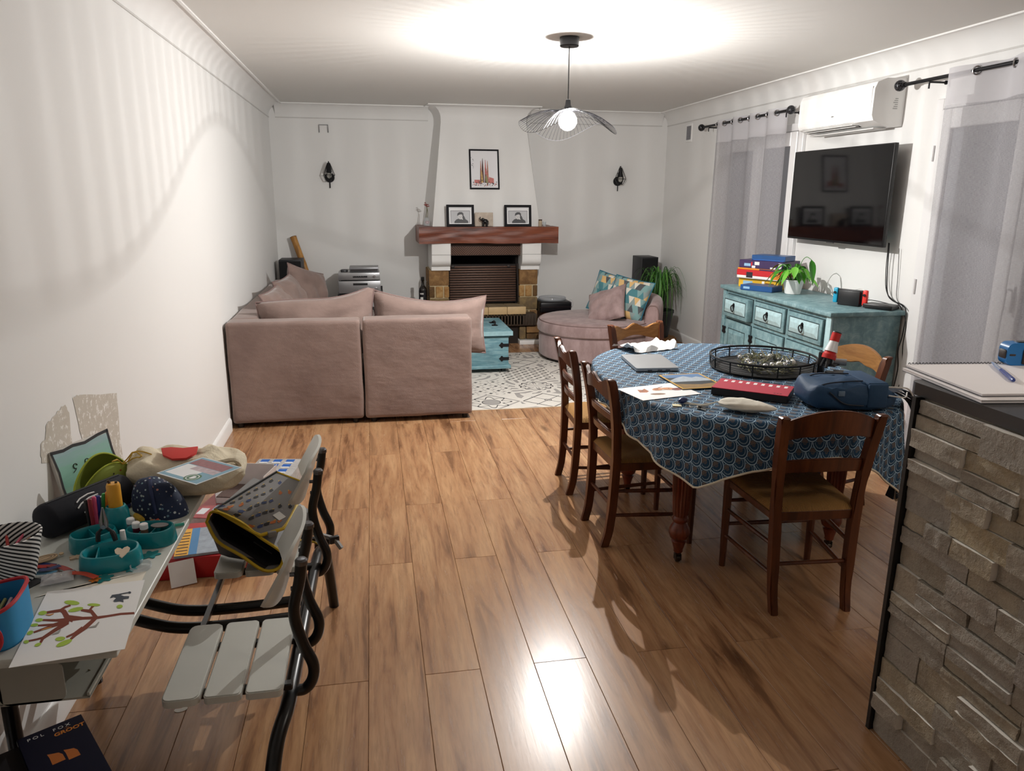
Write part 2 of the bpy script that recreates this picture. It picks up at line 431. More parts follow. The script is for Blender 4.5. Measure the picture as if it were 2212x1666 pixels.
# pillars: mortar core plus stones
g = G('mortar', .9); g.col(g.mix(g.noise(g.obj(), 30.), '#c7b490', '#b09c78')); M_mortar = g.mat
def stone_mat(c1, c2, c3):
    g = G('cut_stone', .8, 0, .3); v = g.obj(); g.col(g.ramp(g.noise(v, 16., 5, .65, .4), [(.3, c1), (.5, c2), (.7, c3)])); g.bump(g.noise(v, 45., 5), .5, .01); return g.mat
SM = [stone_mat('#6a4d30', '#856440', '#9e7b50'), stone_mat('#4c3a28', '#63492c', '#6f5636'), stone_mat('#8f5f30', '#a98352', '#bb9a68'), stone_mat('#5e5140', '#796547', '#8b7550')]
for side, (x0, x1) in (('l', (1.60, 1.815)), ('r', (2.59, 2.793))):
    b = B(); b.box(x0+.008, x1-.008, 8.108, 8.56, .04, .80); obj('mortar_core', b, M_mortar, FP)
    rows = [(.635, .798, [1.], [0]), (.505, .625, [.3, .42, .28] if side == 'l' else [.3, .42, .28], [1, 2, 2] if side == 'l' else [2, 2, 1]), (.36, .495, [1.], [3]), (.2, .35, [.55, .45], [3, 0]), (.05, .19, [.35, .65], [0, 1])]
    for z0, z1, fr, ms in rows:
        xx = x0
        for f_, mi in zip(fr, ms):
            xe = xx+(x1-x0)*f_; gap = .007
            b = B(); b.box(xx+(gap if xx > x0 else 0), xe-(gap if xe < x1-.01 else 0), 8.097+random.uniform(-.006, .004), 8.3, z0, z1, .008, 2); obj('stone', b, SM[mi], FP); xx = xe
    for z0, z1 in ((.64, .798), (.5, .63), (.36, .49), (.2, .35)):
        b = B(); sx = x0-.003 if side == 'l' else x0-.003
        b.box(sx, sx+.1, 8.31, 8.55, z0, z1, .008); obj('stone', b, SM[random.choice((0, 1, 3))], FP)
M_soot = mat('#120e0c', .9)
b = B(); b.box(1.80, 2.60, 8.50, 8.56, .40, 1.09); b.box(1.80, 1.83, 8.24, 8.5, .40, 1.09); b.box(2.57, 2.60, 8.24, 8.5, .40, 1.09); b.box(1.8, 2.6, 8.14, 8.5, 1.0, 1.09); obj('firebox', b, M_soot, FP)
# chevron frieze : strips
M_chev = mat('#3a251b', .6); M_chev2 = mat('#77523c', .55, var=.2, sc=40)
b = B(); b.box(1.826, 2.602, 8.11, 8.14, .955, 1.088); fr_ = obj('chevron_frieze', b, M_chev, FP)
z0, z1 = .962, 1.05; pw = .148; x = 1.70
while x < 2.75:
    for d_ in (0, 1):
        for k in range(6):
            # slanted strip pieces clipped to the frieze
            t0 = k/6*pw; xa = x+d_*pw+t0
            dx = (z1-z0)*(1 if d_ == 0 else -1)
            q = [(xa if d_ == 0 else xa+0, z0), (xa+.011, z0), (xa+.011+dx, z1), (xa+dx, z1)]
            lo_x, hi_x = x+d_*pw, x+(d_+1)*pw
            pts = []
            def clip(poly, X, keep):
                o = []
                for i in range(len(poly)):
                    p, r = poly[i], poly[(i+1) % len(poly)]; a, c = keep(p[0]), keep(r[0])
                    if a: o.append(p)
                    if a != c: tt = (X-p[0])/(r[0]-p[0]); o.append((X, p[1]+tt*(r[1]-p[1])))
                return o
            for sh in (-pw, 0, pw):
                s2 = [(u+sh, v) for u, v in q]; s2 = clip(s2, max(lo_x, 1.828), lambda u: u >= max(lo_x, 1.828))
                if len(s2) > 2: s2 = clip(s2, min(hi_x, 2.6), lambda u: u <= min(hi_x, 2.6))
                if len(s2) > 2 and max(u for u, v in s2)-min(u for u, v in s2) > .004:
                    t = B(); t.prism(s2, .006, frame((0, 8.11, 0), (1, 0, 0), z=(0, -1, 0))); obj('chevron_strip', t, M_chev2, fr_, smooth=0)
    x += 2*pw
# roller grille slats
b = B(); b.box(1.828, 2.572, 8.215, 8.225, .43, .85); gr = obj('grille_backing', b, mat('#1d1310', .7), FP)
M_slat = mat('#5a4033', .45, .3, var=.2, sc=30)
for i in range(15):
    z = .45+i*.0266; b = B(); b.box(1.832, 2.57, 8.2, 8.216, z-.0095, z+.0095, .005, 2); obj('slat', b, M_slat, gr)
for x in (1.868, 2.488):
    b = B(); b.box(x-.018, x+.018, 8.19, 8.20, .815, .84, .004); obj('grille_tab', b, mat('#3a3330', .5, .5), gr)
b = B(); b.tube([(2.59, 8.15, .44), (2.575, 8.16, .86)], .012, 6); obj('grille_rail', b, mat('#2b2421', .6, .5), FP)
# hearth
M_tile = mat('#cdb083', .45, var=.12, sc=20); M_tiletop = mat('#8b7a60', .5, var=.2)
for i in range(5):
    x1 = 2.627-i*.207; b = B(); b.box(x1-.203, x1, 7.905, 7.925, .338, .418, .003); obj('hearth_tile', b, M_tile, FP)
    for j in range(2):
        b = B(); b.box(x1-.203, x1, 7.926+j*.14, 7.926+j*.14+.137, .400, .418, .003); obj('hearth_top_tile', b, M_tiletop, FP)
b = B(); b.box(1.60, 2.62, 7.95, 8.22, .22, .399); obj('hearth_bed', b, M_mortar, FP)
M_flute = mat('#4b3f35', .5, .2, var=.25, sc=30)
b = B(); b.box(1.75, 2.76, 7.95, 8.10, .195, .335, .02, 3); fl = obj('fluted_beam', b, M_flute, FP)
for i in range(30):
    x = 2.745-i*.034; b = B(); b.tube([(x, 7.948, .33), (x, 7.944, .26), (x, 7.952, .21)], .0105, 6); obj('flute', b, M_flute, fl)
b = B(); b.box(1.6, 2.56, 8.0, 8.1, .0, .2); obj('recess', b, mat('#2a211c', .9), FP)
b = B(); b.box(2.56, 2.80, 7.90, 7.94, 0, .045, .003); b.box(2.56, 2.80, 7.94, 8.12, 0, .045); obj('plinth', b, M_trim, FP)
for i, (xa, xb, z0, z1, mi) in enumerate([(2.57, 2.64, .05, .185, 3), (2.65, 2.80, .05, .11, 1), (2.65, 2.80, .118, .185, 0)]):
    b = B(); b.box(xa, xb, 7.96, 8.05, z0, z1, .008); obj('stone', b, SM[mi], FP)

# ================================================================== on the mantel and chimney
def slope_y(z): return 8.12+(z-1.25)/(2.33-1.25)*.21
M_blackfr = mat('#141318', .7, spec=.25)
def pic_frame(name, label, cat, M, w, h, fw_, mats, prints, depth=.018, group=None, matw=0):
    """picture frame in local xz plane facing -y ; prints = list of (material_index, polygon)"""
    o = M.to_translation(); t = thing(name, label, cat, tuple(o), 0, group)
    for x0, x1, z0, z1 in ((-w/2, w/2, h-fw_, h), (-w/2, w/2, 0, fw_), (-w/2, -w/2+fw_, fw_, h-fw_), (w/2-fw_, w/2, fw_, h-fw_)):
        q = B(M); q.box(x0, x1, -depth, 0, z0, z1, .002, 1); obj('frame_bar', q, M_blackfr, t)
    q = B(M); q.box(-w/2+fw_*.6, w/2-fw_*.6, -depth*.55, -.001, fw_*.6, h-fw_*.6); obj('print_sheet', q, mats[0], t)
    q = B(M); F = frame((0, -depth*.55-.0004, 0), (1, 0, 0), z=(0, -1, 0))
    for i, (mi, poly) in enumerate(prints): q.mi = mi; q.flat(poly, .00006*i, F)
    if prints: obj('printed_picture', q, mats, t, smooth=0, recalc=False)
    return t
tilt = math.atan2(.21, 1.08)
# abstract spired-building watercolour (own design)
pm = [mat('#e6e5e8', .6, var=.02), mat('#b07a66', .7, var=.5, sc=60), mat('#5a3f3c', .7, var=.5, sc=60), mat('#c9a66b', .7, var=.4, sc=60), mat('#8d9067', .7, var=.3), mat('#3b3b42', .7), mat('#c77a74', .7, var=.4, sc=60)]
pr = []; random.seed(3)
for x, top, w_, c in ((-.038, .30, .022, 1), (-.018, .325, .026, 2), (.012, .31, .024, 6), (.035, .30, .022, 1), (-.03, .2, .03, 3), (.02, .22, .03, 6)):
    pr.append((c, [(x-w_/2, .07), (x+w_/2, .07), (x+w_*.32, top*.72), (x+.002, top), (x-.002, top), (x-w_*.32, top*.72)]))
    pr.append((2, [(x-w_/2, .07), (x-w_/2+.006, .07), (x-w_*.2, top*.74), (x-w_*.32, top*.72)]))
pr += [(4, [(.012, .07), (.034, .06), (.03, .12), (.018, .16), (.008, .13)]), (6, [(-.11, .065), (-.05, .06), (-.05, .1), (-.11, .1)]), (6, [(.04, .07), (.1, .06), (.1, .115), (.05, .13)])]
for i in range(60):
    x, z = random.uniform(-.135, .135), random.gauss(.055, .012); r = random.uniform(.003, .008); pr.append((random.choice((5, 5, 2, 6)), ell(x, max(.033, z), r, r*.7, 6)))
for i in range(14):
    x, z = random.gauss(-.125, .01), random.uniform(.2, .34); r = random.uniform(.002, .007); pr.append((5, ell(max(-.14, x), z, r, r*.6, 6, random.uniform(0, 90))))
zb = 1.645; pic_frame('framed_poster', 'black framed watercolour poster of a spired building hung on the chimney hood', 'picture', T(2.222, slope_y(zb)-.003, zb, 0, -tilt), .32, .42, .016, pm, pr)
# black and white portrait photos
bw = [mat('#dcdcde', .5, var=.02), mat('#8f8f92', .5), mat('#b9b9bc', .5), mat('#37373a', .5), mat('#c9c7c7', .5), mat('#f4f4f4', .5), mat('#55555a', .5)]
def portrait(flip):
    s_ = -1 if flip else 1
    P = [(5, [(-.112, .028), (.112, .028), (.112, .175), (-.112, .175)]), (1, [(-.105, .035), (.105, .035), (.105, .168), (-.105, .168)]), (2, [(-.098, .035), (.098, .035), (.098, .16), (-.098, .16)]),
         (3, [(-.065, .035), (.085, .035), (.08, .06), (.05, .08), (.0, .088), (-.04, .075), (-.062, .055)]),
         (3, [(.03, .07), (.06, .06), (.045, .10), (.018, .14), (.004, .135)]),
         (4, ell(0, .105, .024, .031, 14)), (3, [(-.034, .11), (-.03, .135), (-.01, .15), (.018, .15), (.034, .135), (.034, .108), (.026, .118), (.012, .127), (-.008, .124), (-.022, .116)]),
         (6, ell(-.009, .106, .003, .002, 6)), (6, ell(.010, .106, .003, .002, 6)), (6, ell(0, .09, .006, .002, 6)), (5, [(.012, .075), (.03, .072), (.02, .085)])]
    return P
for nm, x0, z_, lb in (('a', 1.792, 1.262, 'black framed grey portrait photo leaning on the hood beside the red flower vase'), ('b', 2.41, 1.262, 'black framed grey portrait photo leaning on the hood beside the little glass jars')):
    pic_frame('framed_photograph', lb, 'picture', T(x0+.147, 8.045, z_, 0, -.13), .292, .226, .026, bw, portrait(nm == 'b'), .02, 'portrait photos on the mantel')
# stone plaque and elephant
b = B(T(2.196, 8.08, 1.263, 0, -.12)); b.box(-.098, .098, -.012, 0, 0, .145, .004)
one('stone_plaque', b, stone_mat('#b9a999', '#c7b9aa', '#d6cabd'), 'square pinkish stone plaque standing behind the black elephant', 'plaque', (2.196, 8.07, 1.263))
E = thing('elephant_figurine', 'small black elephant figurine with raised trunk on the mantel', 'figurine', (2.19, 8.02, 1.2625)); M_ele = mat('#0d0c0c', .25)
b = B()
b.sph((2.2, 8.02, 1.318), .03, 12, (1.05, .75, .85)); b.sph((2.172, 8.015, 1.333), .02, 10, (1, .9, 1))
b.tube(spline([(2.16, 8.01, 1.333), (2.15, 8.008, 1.332), (2.143, 8.008, 1.345), (2.145, 8.008, 1.365)]), .006, 8)
obj('body', b, M_ele, E)
for x, y in ((2.18, 8.008), (2.18, 8.032), (2.217, 8.008), (2.217, 8.032)): b = B(); b.cyl((x, y, 1.2625), (x, y, 1.315), .0095, .011, 8); obj('leg', b, M_ele, E)
for s_ in (-1, 1): b = B(); b.sph((2.178, 8.016+s_*.02, 1.337), .016, 8, (.7, .25, 1)); obj('ear', b, M_ele, E)
b = B(); b.tube([(2.231, 8.02, 1.325), (2.236, 8.02, 1.30), (2.234, 8.02, 1.285)], .003, 6); obj('tail', b, M_ele, E)
# flower in a small vase
v = at(922, 485, 'y', 8.2); V = thing('flower_vase', 'small clear glass vase with red flowers on the mantel end', 'vase', (v.x, 8.2, 1.2625)); M_gl = glassy('#f2f4f5', .03, .75, 'clear_glass')
b = B(T(v.x, 8.2, 1.2625)); b.lathe([(.028, 0), (.034, .004), (.034, .05), (.024, .075), (.022, .09), (.02, .09), (.022, .074), (.031, .05), (.031, .008), (.002, .008)], 16, cap=False); obj('glass', b, M_gl, V)
b = B(); pts = spline([(v.x, 8.2, 1.28), (v.x-.006, 8.2, 1.36), (v.x+.004, 8.2, 1.44), (v.x-.006, 8.2, 1.48)]); b.tube(pts, .0035, 6); b.tube(spline([(v.x+.002, 8.2, 1.30), (v.x+.012, 8.2, 1.4), (v.x+.004, 8.2, 1.46)]), .003, 6); obj('stem', b, mat('#6b6a50', .7), V)
b = B(); random.seed(4)
for i in range(12): b.sph((v.x-.006+random.gauss(0, .013), 8.2+random.gauss(0, .01), 1.485+random.gauss(0, .01)), .011, 6, (1, 1, .5))
obj('dried_bloom', b, mat('#8c4a45', .8, var=.3), V)
b = B(); b.sph((v.x+.006, 8.197, 1.30), .024, 8, (1, .8, .8)); obj('red_bloom', b, mat('#b3312b', .6), V)
for px, h, m_, lb, cat in ((1167, .062, mat('#b9a78e', .5), 'small beige jar with dark lid on the mantel end', 'jar'), (1176, .05, M_gl, 'small clear shot glass on the mantel end', 'glass')):
    v = at(px, 487, 'y', 8.08); b = B(T(v.x, 8.08, 1.2625)); b.lathe([(.018, 0), (.02, .003), (.021, h*.8), (.018, h*.85), (.018, h)] if cat == 'jar' else [(.016, 0), (.017, .004), (.021, h), (.019, h), (.015, .008), (.001, .008)], 14, cap=(cat == 'jar'))
    if cat == 'jar':
        t = thing('jar', lb, cat, (v.x, 8.08, 1.2625)); obj('body', b, m_, t); b = B(T(v.x, 8.08, 1.2625)); b.lathe([(.02, h), (.02, h+.01), (.018, h+.012)], 14); obj('lid', b, mat('#4a3325', .6), t)
    else: one('shot_glass', b, m_, lb, cat, (v.x, 8.08, 1.2625))
# ================================================================== wall fittings
M_iron = mat('#131216', .45, .4)
def sconce(x, z, label, flip=1):
    t = thing('wall_sconce', label, 'lamp', (x, D, z), 0, 'black cage sconces on the back wall')
    def L(px, py, pz): return (x+px*flip, D-.001-py, z+pz)
    b = B(); b.cyl(L(0, 0, -.04), L(0, .018, -.04), .052, .05, 24); obj('wall_plate', b, M_iron, t)
    b = B(); b.tube([L(0, .012, -.15), L(0, .012, .05)]+[L(.0+.0*k, .012+.07*math.sin(R_(k*18)), .05+.07*(1-math.cos(R_(k*18)))) for k in range(1, 6)]+[L(.0, .1, .12)], .0065, 8); obj('arm', b, M_iron, t)
    b = B(); b.lathe([(.008, .12), (.016, .115), (.024, .06), (.03, .02), (.028, .018), (.02, .06), (.01, .11)], 16, T(*L(.0, .1, -.01))); obj('socket_cup', b, M_iron, t)
    b = B(); r = .062
    for k in range(6):
        a, a2 = R_(60*k+15), R_(60*k+75); cx = .0
        top = L(cx+.012*math.cos(a), .1+.012*math.sin(a), .11); mid = L(cx+r*math.cos(a), .1+r*math.sin(a), -.015); bot = L(cx+.03*math.cos(a), .1+.03*math.sin(a), -.075)
        m2 = L(cx+r*math.cos(a2), .1+r*math.sin(a2), -.015); b2 = L(cx+.03*math.cos(a2), .1+.03*math.sin(a2), -.075)
        for p, q in ((top, mid), (mid, bot), (mid, m2), (bot, b2)): b.cyl(p, q, .0032, None, 6)
    obj('cage', b, M_iron, t)
    b = B(); b.sph(L(.0, .1, -.02), .026, 12, (1, 1, 1.2)); obj('bulb', b, glassy('#eceae4', .05, .55, 'bulb_glass'), t)
sconce(at(712, 380, 'y', D).x, 1.80, 'black cage wall sconce between the corner and the fireplace hood above the stereo')
sconce(at(1334, 385, 'y', D).x, 1.79, 'black cage wall sconce on the back wall above the black turntable and patterned cushions', 1)
a, c = at(689, 270, 'y', D), at(709, 286, 'y', D)
b = B(); b.tube([(a.x, D-.012, c.z), (a.x, D-.02, a.z), (c.x, D-.02, a.z), (c.x, D-.012, c.z)], .0042, 6)
for x in (a.x, c.x): b.tube([(x, D-.014, c.z), (x, D-.0005, c.z)], .0042, 6)
one('wall_bracket', b, mat('#77777a', .35, .8), 'small grey metal staple bracket high on the back wall', 'bracket', ((a.x+c.x)/2, D, c.z))
v = thing('air_vent', 'small white wall vent with grey grille near the ceiling corner', 'vent', (W, 7.94, 2.16))
b = B(); b.box(W-.012, W-.001, 7.86, 8.02, 2.15, 2.34, .004); obj('frame', b, M_trim, v)
b = B(); b.box(W-.0135, W-.011, 7.885, 7.995, 2.175, 2.315); obj('grille', b, mat('#77767a', .6), v)
for i in range(9): b = B(); b.box(W-.018, W-.0125, 7.885, 7.995, 2.182+i*.0155, 2.187+i*.0155); obj('slat', b, mat('#98979b', .5), v)
# ================================================================== pendant lamp
PD = thing('pendant_lamp', 'black ceiling pendant with wavy wire shade and lit bulb over the room', 'lamp', (LAMP.x, LAMP.y, H))
b = B(T(LAMP.x, LAMP.y, 0)); b.lathe([(.004, 2.5), (.058, 2.4995), (.058, 2.452), (.054, 2.447), (.004, 2.447)], 28); obj('ceiling_rose', b, M_iron, PD)
b = B(); b.tube([(LAMP.x, LAMP.y, 2.45), (LAMP.x, LAMP.y, 2.15)], .0035, 8); obj('cord', b, mat('#1a191b', .6), PD)
b = B(T(LAMP.x, LAMP.y, 0)); b.lathe([(.006, 2.155), (.014, 2.15), (.018, 2.12), (.024, 2.105), (.024, 2.09), (.01, 2.09)], 18); obj('socket', b, M_iron, PD)
g = G('lit_bulb_glass', .1); em = g.n('ShaderNodeEmission'); em.inputs[0].default_value = (1, .97, .9, 1); em.inputs[1].default_value = 30
tr = g.n('ShaderNodeBsdfTransparent'); mx = g.n('ShaderNodeMixShader'); mx.inputs[0].default_value = .88
g.t.links.new(em.outputs[0], mx.inputs[1]); g.t.links.new(tr.outputs[0], mx.inputs[2]); g.t.links.new(mx.outputs[0], g.out.inputs[0])
b = B(T(LAMP.x, LAMP.y, LAMP.z)); b.lathe([(.015, .062), (.022, .055), (.04, .042), (.056, .015), (.056, -.015), (.042, -.04), (.022, -.054), (.004, -.058)], 24); bulb = obj('bulb', b, g.mat, PD)
def rim(a, r=.298): return Vector((LAMP.x+r*math.cos(a), LAMP.y+r*math.sin(a), 1.988+.045*math.cos(3*(a+PI/2))+.008*math.cos(a*2)))
b = B(); b.tube([rim(2*PI*k/96) for k in range(96)], .0011, 6, True); b.tube([(LAMP.x+.042*math.cos(2*PI*k/24), LAMP.y+.042*math.sin(2*PI*k/24), 2.095) for k in range(24)], .0028, 6, True); obj('shade_rim', b, M_iron, PD)
b = B(); NW = 76
for k in range(NW):
    a = 2*PI*k/NW; q = rim(a); h = Vector((LAMP.x+.042*math.cos(a), LAMP.y+.042*math.sin(a), 2.095)); m_ = (q+h)/2+Vector((0, 0, .022))
    b.tube([h, h.lerp(m_, .5)+Vector((0, 0, .006)), m_, m_.lerp(q, .5)+Vector((0, 0, .006)), q], .00105, 4, cap=False)
obj('shade_wires', b, M_iron, PD, kind='stuff')
# ================================================================== corner sofa
g = G('mauve_velour', .8, 0, .25); v = g.pos(); n1 = g.noise(v, 3.2, 4, .6); n2 = g.noise(v, 11., 3)
g.col(g.mix(g.step(n1+n2*.3, .45, .85), '#7f6b64', '#907b73')); g.b.inputs['Sheen Weight'].default_value = .35; g.b.inputs['Sheen Roughness'].default_value = .4
g.bump(g.noise(v, 260., 2)*.25+g.noise(g.vm('MULTIPLY', v, (1.4, 1., 2.6)), 5.5, 2)*1.2, .35, .02); M_velour = g.mat
g = G('mauve_piping', .8, 0, .2); g.col('#86706c'); M_pipe = g.mat
def soft_box(b, x0, x1, y0, y1, z0, z1, r=.03, wr=.006, seed=0, n=16):
    """upholstered block: rounded box with slight wrinkles"""
    t = bmesh.new(); bmesh.ops.create_cube(t, size=1)
    for v in t.verts: v.co = Vector(((x0+x1)/2+v.co.x*(x1-x0), (y0+y1)/2+v.co.y*(y1-y0), (z0+z1)/2+v.co.z*(z1-z0)))
    bmesh.ops.bevel(t, geom=list(t.edges), offset=r, segments=3, profile=.6, affect='EDGES')
    big = [e for e in t.edges if e.calc_length() > .15]
    bmesh.ops.subdivide_edges(t, edges=big, cuts=n, use_grid_fill=True)
    t.normal_update()
    for v in t.verts:
        q = v.co*1.0; low = max(0, min(1, (z1-q.z)/(z1-z0)))
        a = mnoise.noise(Vector((q.x*3+seed, q.y*3, q.z*3)))+.8*low*mnoise.noise(Vector(((q.x+q.z*.9)*9+seed, q.y*6, (q.z-q.x*.4)*3)))
        v.co = q+v.normal*(wr*a)
    b._merge(t)
SF = thing('corner_sofa', 'mauve velour corner sofa, its back towards the dining table', 'sofa', (.85, 6.5, 0))
def part(name, a, seed, r=.03, wr=.006, m=None):
    b = B(); soft_box(b, *a, r, wr, seed); return obj(name, b, m or M_velour, SF, smooth=50)
part('back_panel', (.016, .910, 5.232, 5.42, .035, .745), 1, .028); part('back_panel', (.922, 1.69, 5.226, 5.42, .035, .748), 2, .028)
part('back_panel', (.016, .2, 5.425, 6.68, .035, .745), 3, .028); part('back_panel', (.016, .2, 6.69, 7.92, .035, .745), 4, .028)
part('seat_base', (.205, .915, 5.425, 6.25, .035, .3), 5); part('seat_base', (.922, 1.67, 5.425, 6.25, .035, .3), 6); part('seat_base', (.205, .98, 6.26, 7.92, .035, .3), 7)
part('seat_cushion', (.21, .92, 5.43, 6.27, .30, .44), 8, .05, .012); part('seat_cushion', (.925, 1.70, 5.43, 6.27, .30, .45), 9, .06, .014); part('seat_cushion', (.21, 1.0, 6.28, 7.08, .30, .44), 10, .05, .012); part('seat_cushion', (.21, 1.0, 7.09, 7.92, .30, .44), 11, .05, .012)
for x, y in ((.06, 5.28), (.85, 5.28), (.98, 5.28), (1.64, 5.28), (1.62, 6.2), (.95, 6.2), (.06, 7.85), (.93, 7.85), (.06, 6.6), (.93, 6.9)):
    b = B(); b.cyl((x, y, 0), (x, y, .04), .02, .024, 12); obj('foot', b, mat('#17130f', .5), SF)
def cushion(name, label, w, h, t, M, seed, m, pipe=True, group=None, pinch=.06, wr=.03, pm=None, sag=SAG):
    o = M.to_translation(); tg = thing(name, label, 'cushion', tuple(o), 0, group)
    b = B(); pillow(b, w, h, t, M, 20, seed, wr, pinch, uv=True, sag=sag); bmesh.ops.remove_doubles(b.bm, verts=b.bm.verts, dist=.0008); obj('cover', b, m, tg, smooth=60)
    if pipe: b = B(); b.tube(pillow_edge(w, h, M, 14, pinch, sag), .006, 6, True); obj('piping', b, pm or M_pipe, tg)
    return tg
GC = 'mauve sofa cushions'
cushion('back_cushion', 'big mauve piped cushion along the sofa back beside the wall end', .84, .42, .24, T(.595, 5.56, .655, .02, R_(80)), 3, M_velour, True, GC, sag=lambda x: .085*max(0, x)**2.2*(1 if x < .93 else .6)-.03*max(0, -x)**2)
cushion('back_cushion', 'big mauve piped cushion slumping off the open end of the sofa back', .85, .42, .25, T(1.415, 5.57, .648, -.03, R_(80), R_(2)), 5, M_velour, True, GC, sag=lambda x: .055*abs(x-.15)**1.6-.03)
cushion('back_cushion', 'flattened mauve cushion on the wall side of the sofa nearest its corner', .68, .50, .17, T(.32, 6.12, .64, R_(86), R_(60)), 8, M_velour, True, GC)
cushion('back_cushion', 'mauve cushion leaning on the wall side of the sofa, in mid row', .66, .52, .17, T(.34, 6.75, .65, R_(84), R_(64)), 9, M_velour, True, GC)
cushion('back_cushion', 'tall pointed mauve cushion standing at the sofa end before the speaker', .56, .50, .18, T(.40, 7.40, .66, R_(58), R_(74), R_(16)), 12, M_velour, True, GC)
cushion('throw_cushion', 'small blue-grey cushion lying on the sofa seat', .40, .40, .11, T(.62, 6.35, .515, .4, R_(8)), 14, mat('#8fa9ad', .8), False)

# ================================================================== patchwork rug
g = G('patchwork_rug_print', .6, 0, .3); p = g.uv(); ux, uy, _ = g.xyz(p); TS = .46
cxr, cyr = ux/TS, uy/TS; fx, fy = cxr.fr()-.5, cyr.fr()-.5; ax, ay = fx.ab(), fy.ab()
cid = g.white(g.vec(cxr.fl(), cyr.fl(), 3.)); r = g.m('SQRT', fx*fx+fy*fy); th = g.m('ARCTAN2', fy, fx); dm = ax+ay
def band(v, a, c): return g.m('MULTIPLY', v > a, v < c)
# motif masks: dark and mid-grey
star = r-(g.m('COSINE', th*8.)*.07+.30); A_d = band(star, -.035, 0.).mx(band(r, .15, .165)); A_m = (r < .15).mx(band(dm, .46, .52))
px_ = g.m('SINE', (fx*4+fy)*12.56); B_d = band(g.m('SINE', cxr*31.4)*.5+(fy*8).fr(), .75, 1.0); B_m = cid < -1.
C_d = band(dm, .42, .455).mx(g.m('MULTIPLY', (ax-ay).ab() < .012, r < .36)).mx(band(r, .05, .065)); C_m = g.m('MULTIPLY', g.m('COSINE', th*8.+r*9.) > .3, r > .47)
d8x, d8y = (cxr*6).fr()-.5, (cyr*6).fr()-.5; chk = ((cxr*6).fl()+(cyr*6).fl()).mod(2.)
D_d = g.m('MULTIPLY', (d8x.ab()+d8y.ab()) < .26, chk > .5); D_m = g.m('MULTIPLY', (d8x.ab()+d8y.ab()) > .66, chk < .5)
Er = r+g.m('COSINE', th*12.)*.018; E_d = band(Er, .285, .31).mx(band(Er, .20, .212)); E_m = band(g.m('COSINE', th*8.)*.16+.17-r, .0, .13).mx(g.m('MULTIPLY', r > .4, g.m('SINE', th*16.+r*20.) > .2))
F_d = band(g.m('SINE', uy*75.)*.32+(ux*12.)-(ux*12.).fl(), .42, .66); F_m = cid < -1.
B_m = g.m('MULTIPLY', g.m('SINE', th*3.+r*34.) > .35, g.m('SINE', (fx-fy)*18.) > -.3); B_d = cid < -1.
dk = None; md = None; K = [(A_d, A_m), (C_d, C_m), (D_d, D_m), (E_d, E_m), (B_d, B_m), (F_d, F_m)]; idx = (cxr.fl()+cyr.fl()*2.).mod(6.)
for i, (d_, m_) in enumerate(K):
    sel = band(idx, i-.5, i+.5); a = sel*d_; c = sel*m_; dk = a if dk is None else dk.mx(a); md = c if md is None else md.mx(c)
base = g.mix(g.noise(p, 40.), '#d6d1c9', '#cbc6be'); base = g.mix(md, base, '#9b9793'); base = g.mix(dk, base, '#3b3a3a'); g.col(base); M_rug = g.mat
RX0, RX1, RY0, RY1 = 1.02, 2.98, 5.42, 7.48
RG = thing('patchwork_rug', 'grey and white patchwork tile patterned rug on the wood floor', 'rug', ((RX0+RX1)/2, (RY0+RY1)/2, 0))
b = B(); b.grid(lambda u, v: (RX0+u*(RX1-RX0), RY0+v*(RY1-RY0), .005), 4, 4, lambda u, v: (u*(RX1-RX0)+RX0-1.66+.46*12, v*(RY1-RY0)+.03)); obj('top', b, M_rug, RG)
b = B(); b.box(RX0, RX1, RY0, RY1, .0005, .0046); b.box(RX0-.004, RX1+.004, RY0-.004, RY0+.004, .0005, .0055); obj('edge_binding', b, mat('#cdb9a0', .7), RG)

# ================================================================== blue trunk
g = G('weathered_blue_paint', .55); v = g.pos(); s_ = g.vm('MULTIPLY', v, (1., 1., 6.)); n1 = g.noise(g.vm('MULTIPLY', v, (3., 3., 18.)), 3., 4, .6, .5); n2 = g.noise(v, 9., 4)
g.col(g.mix(g.step(n2, .52, .75)*.6, g.ramp(n1, [(.3, '#54808c'), (.5, '#6b939d'), (.72, '#8daeb5')]), '#4f717c')); g.bump(n1, .25, .004); M_blue = g.mat
M_bedge = mat('#93b7bf', .55, var=.25, sc=25)
CH = thing('blanket_chest', 'weathered blue wooden trunk with black iron straps on the rug', 'trunk', (2.02, 6.98, 0))
cx0, cx1, cy0, cy1 = 1.80, 2.205, 6.615, 7.34
b = B(); b.box(cx0, cx1, cy0, cy1, .045, .335, .004); body = obj('body', b, M_blue, CH)
b = B(); b.box(cx0-.018, cx1+.022, cy0-.015, cy1+.015, .042, .075, .008); obj('base_moulding', b, M_blue, CH)
b = B(); b.box(cx0-.006, cx1+.008, cy0-.008, cy1+.006, .335, .352, .003); obj('lid_rim', b, mat('#35616d', .6), CH)
b = B(); b.box(cx0-.03, cx1+.035, cy0-.028, cy1+.02, .352, .395, .008); lid = obj('lid', b, M_blue, CH)
b = B(); b.box(cx0-.03, cx1+.035, cy0-.03, cy0-.026, .353, .393); obj('worn_edge', b, M_bedge, lid)
for x in (cx0+.03, cx1-.04):
    for y in (cy0+.04, cy1-.06): b = B(); b.box(x-.02, x+.02, y-.02, y+.02, .006, .045, .004); obj('foot', b, mat('#1f2a2c', .7), CH)
arrow = [(0, -.014), (.05, -.014), (.055, -.024), (.068, -.026), (.075, -.014), (.09, 0), (.075, .014), (.068, .026), (.055, .024), (.05, .014), (0, .014)]
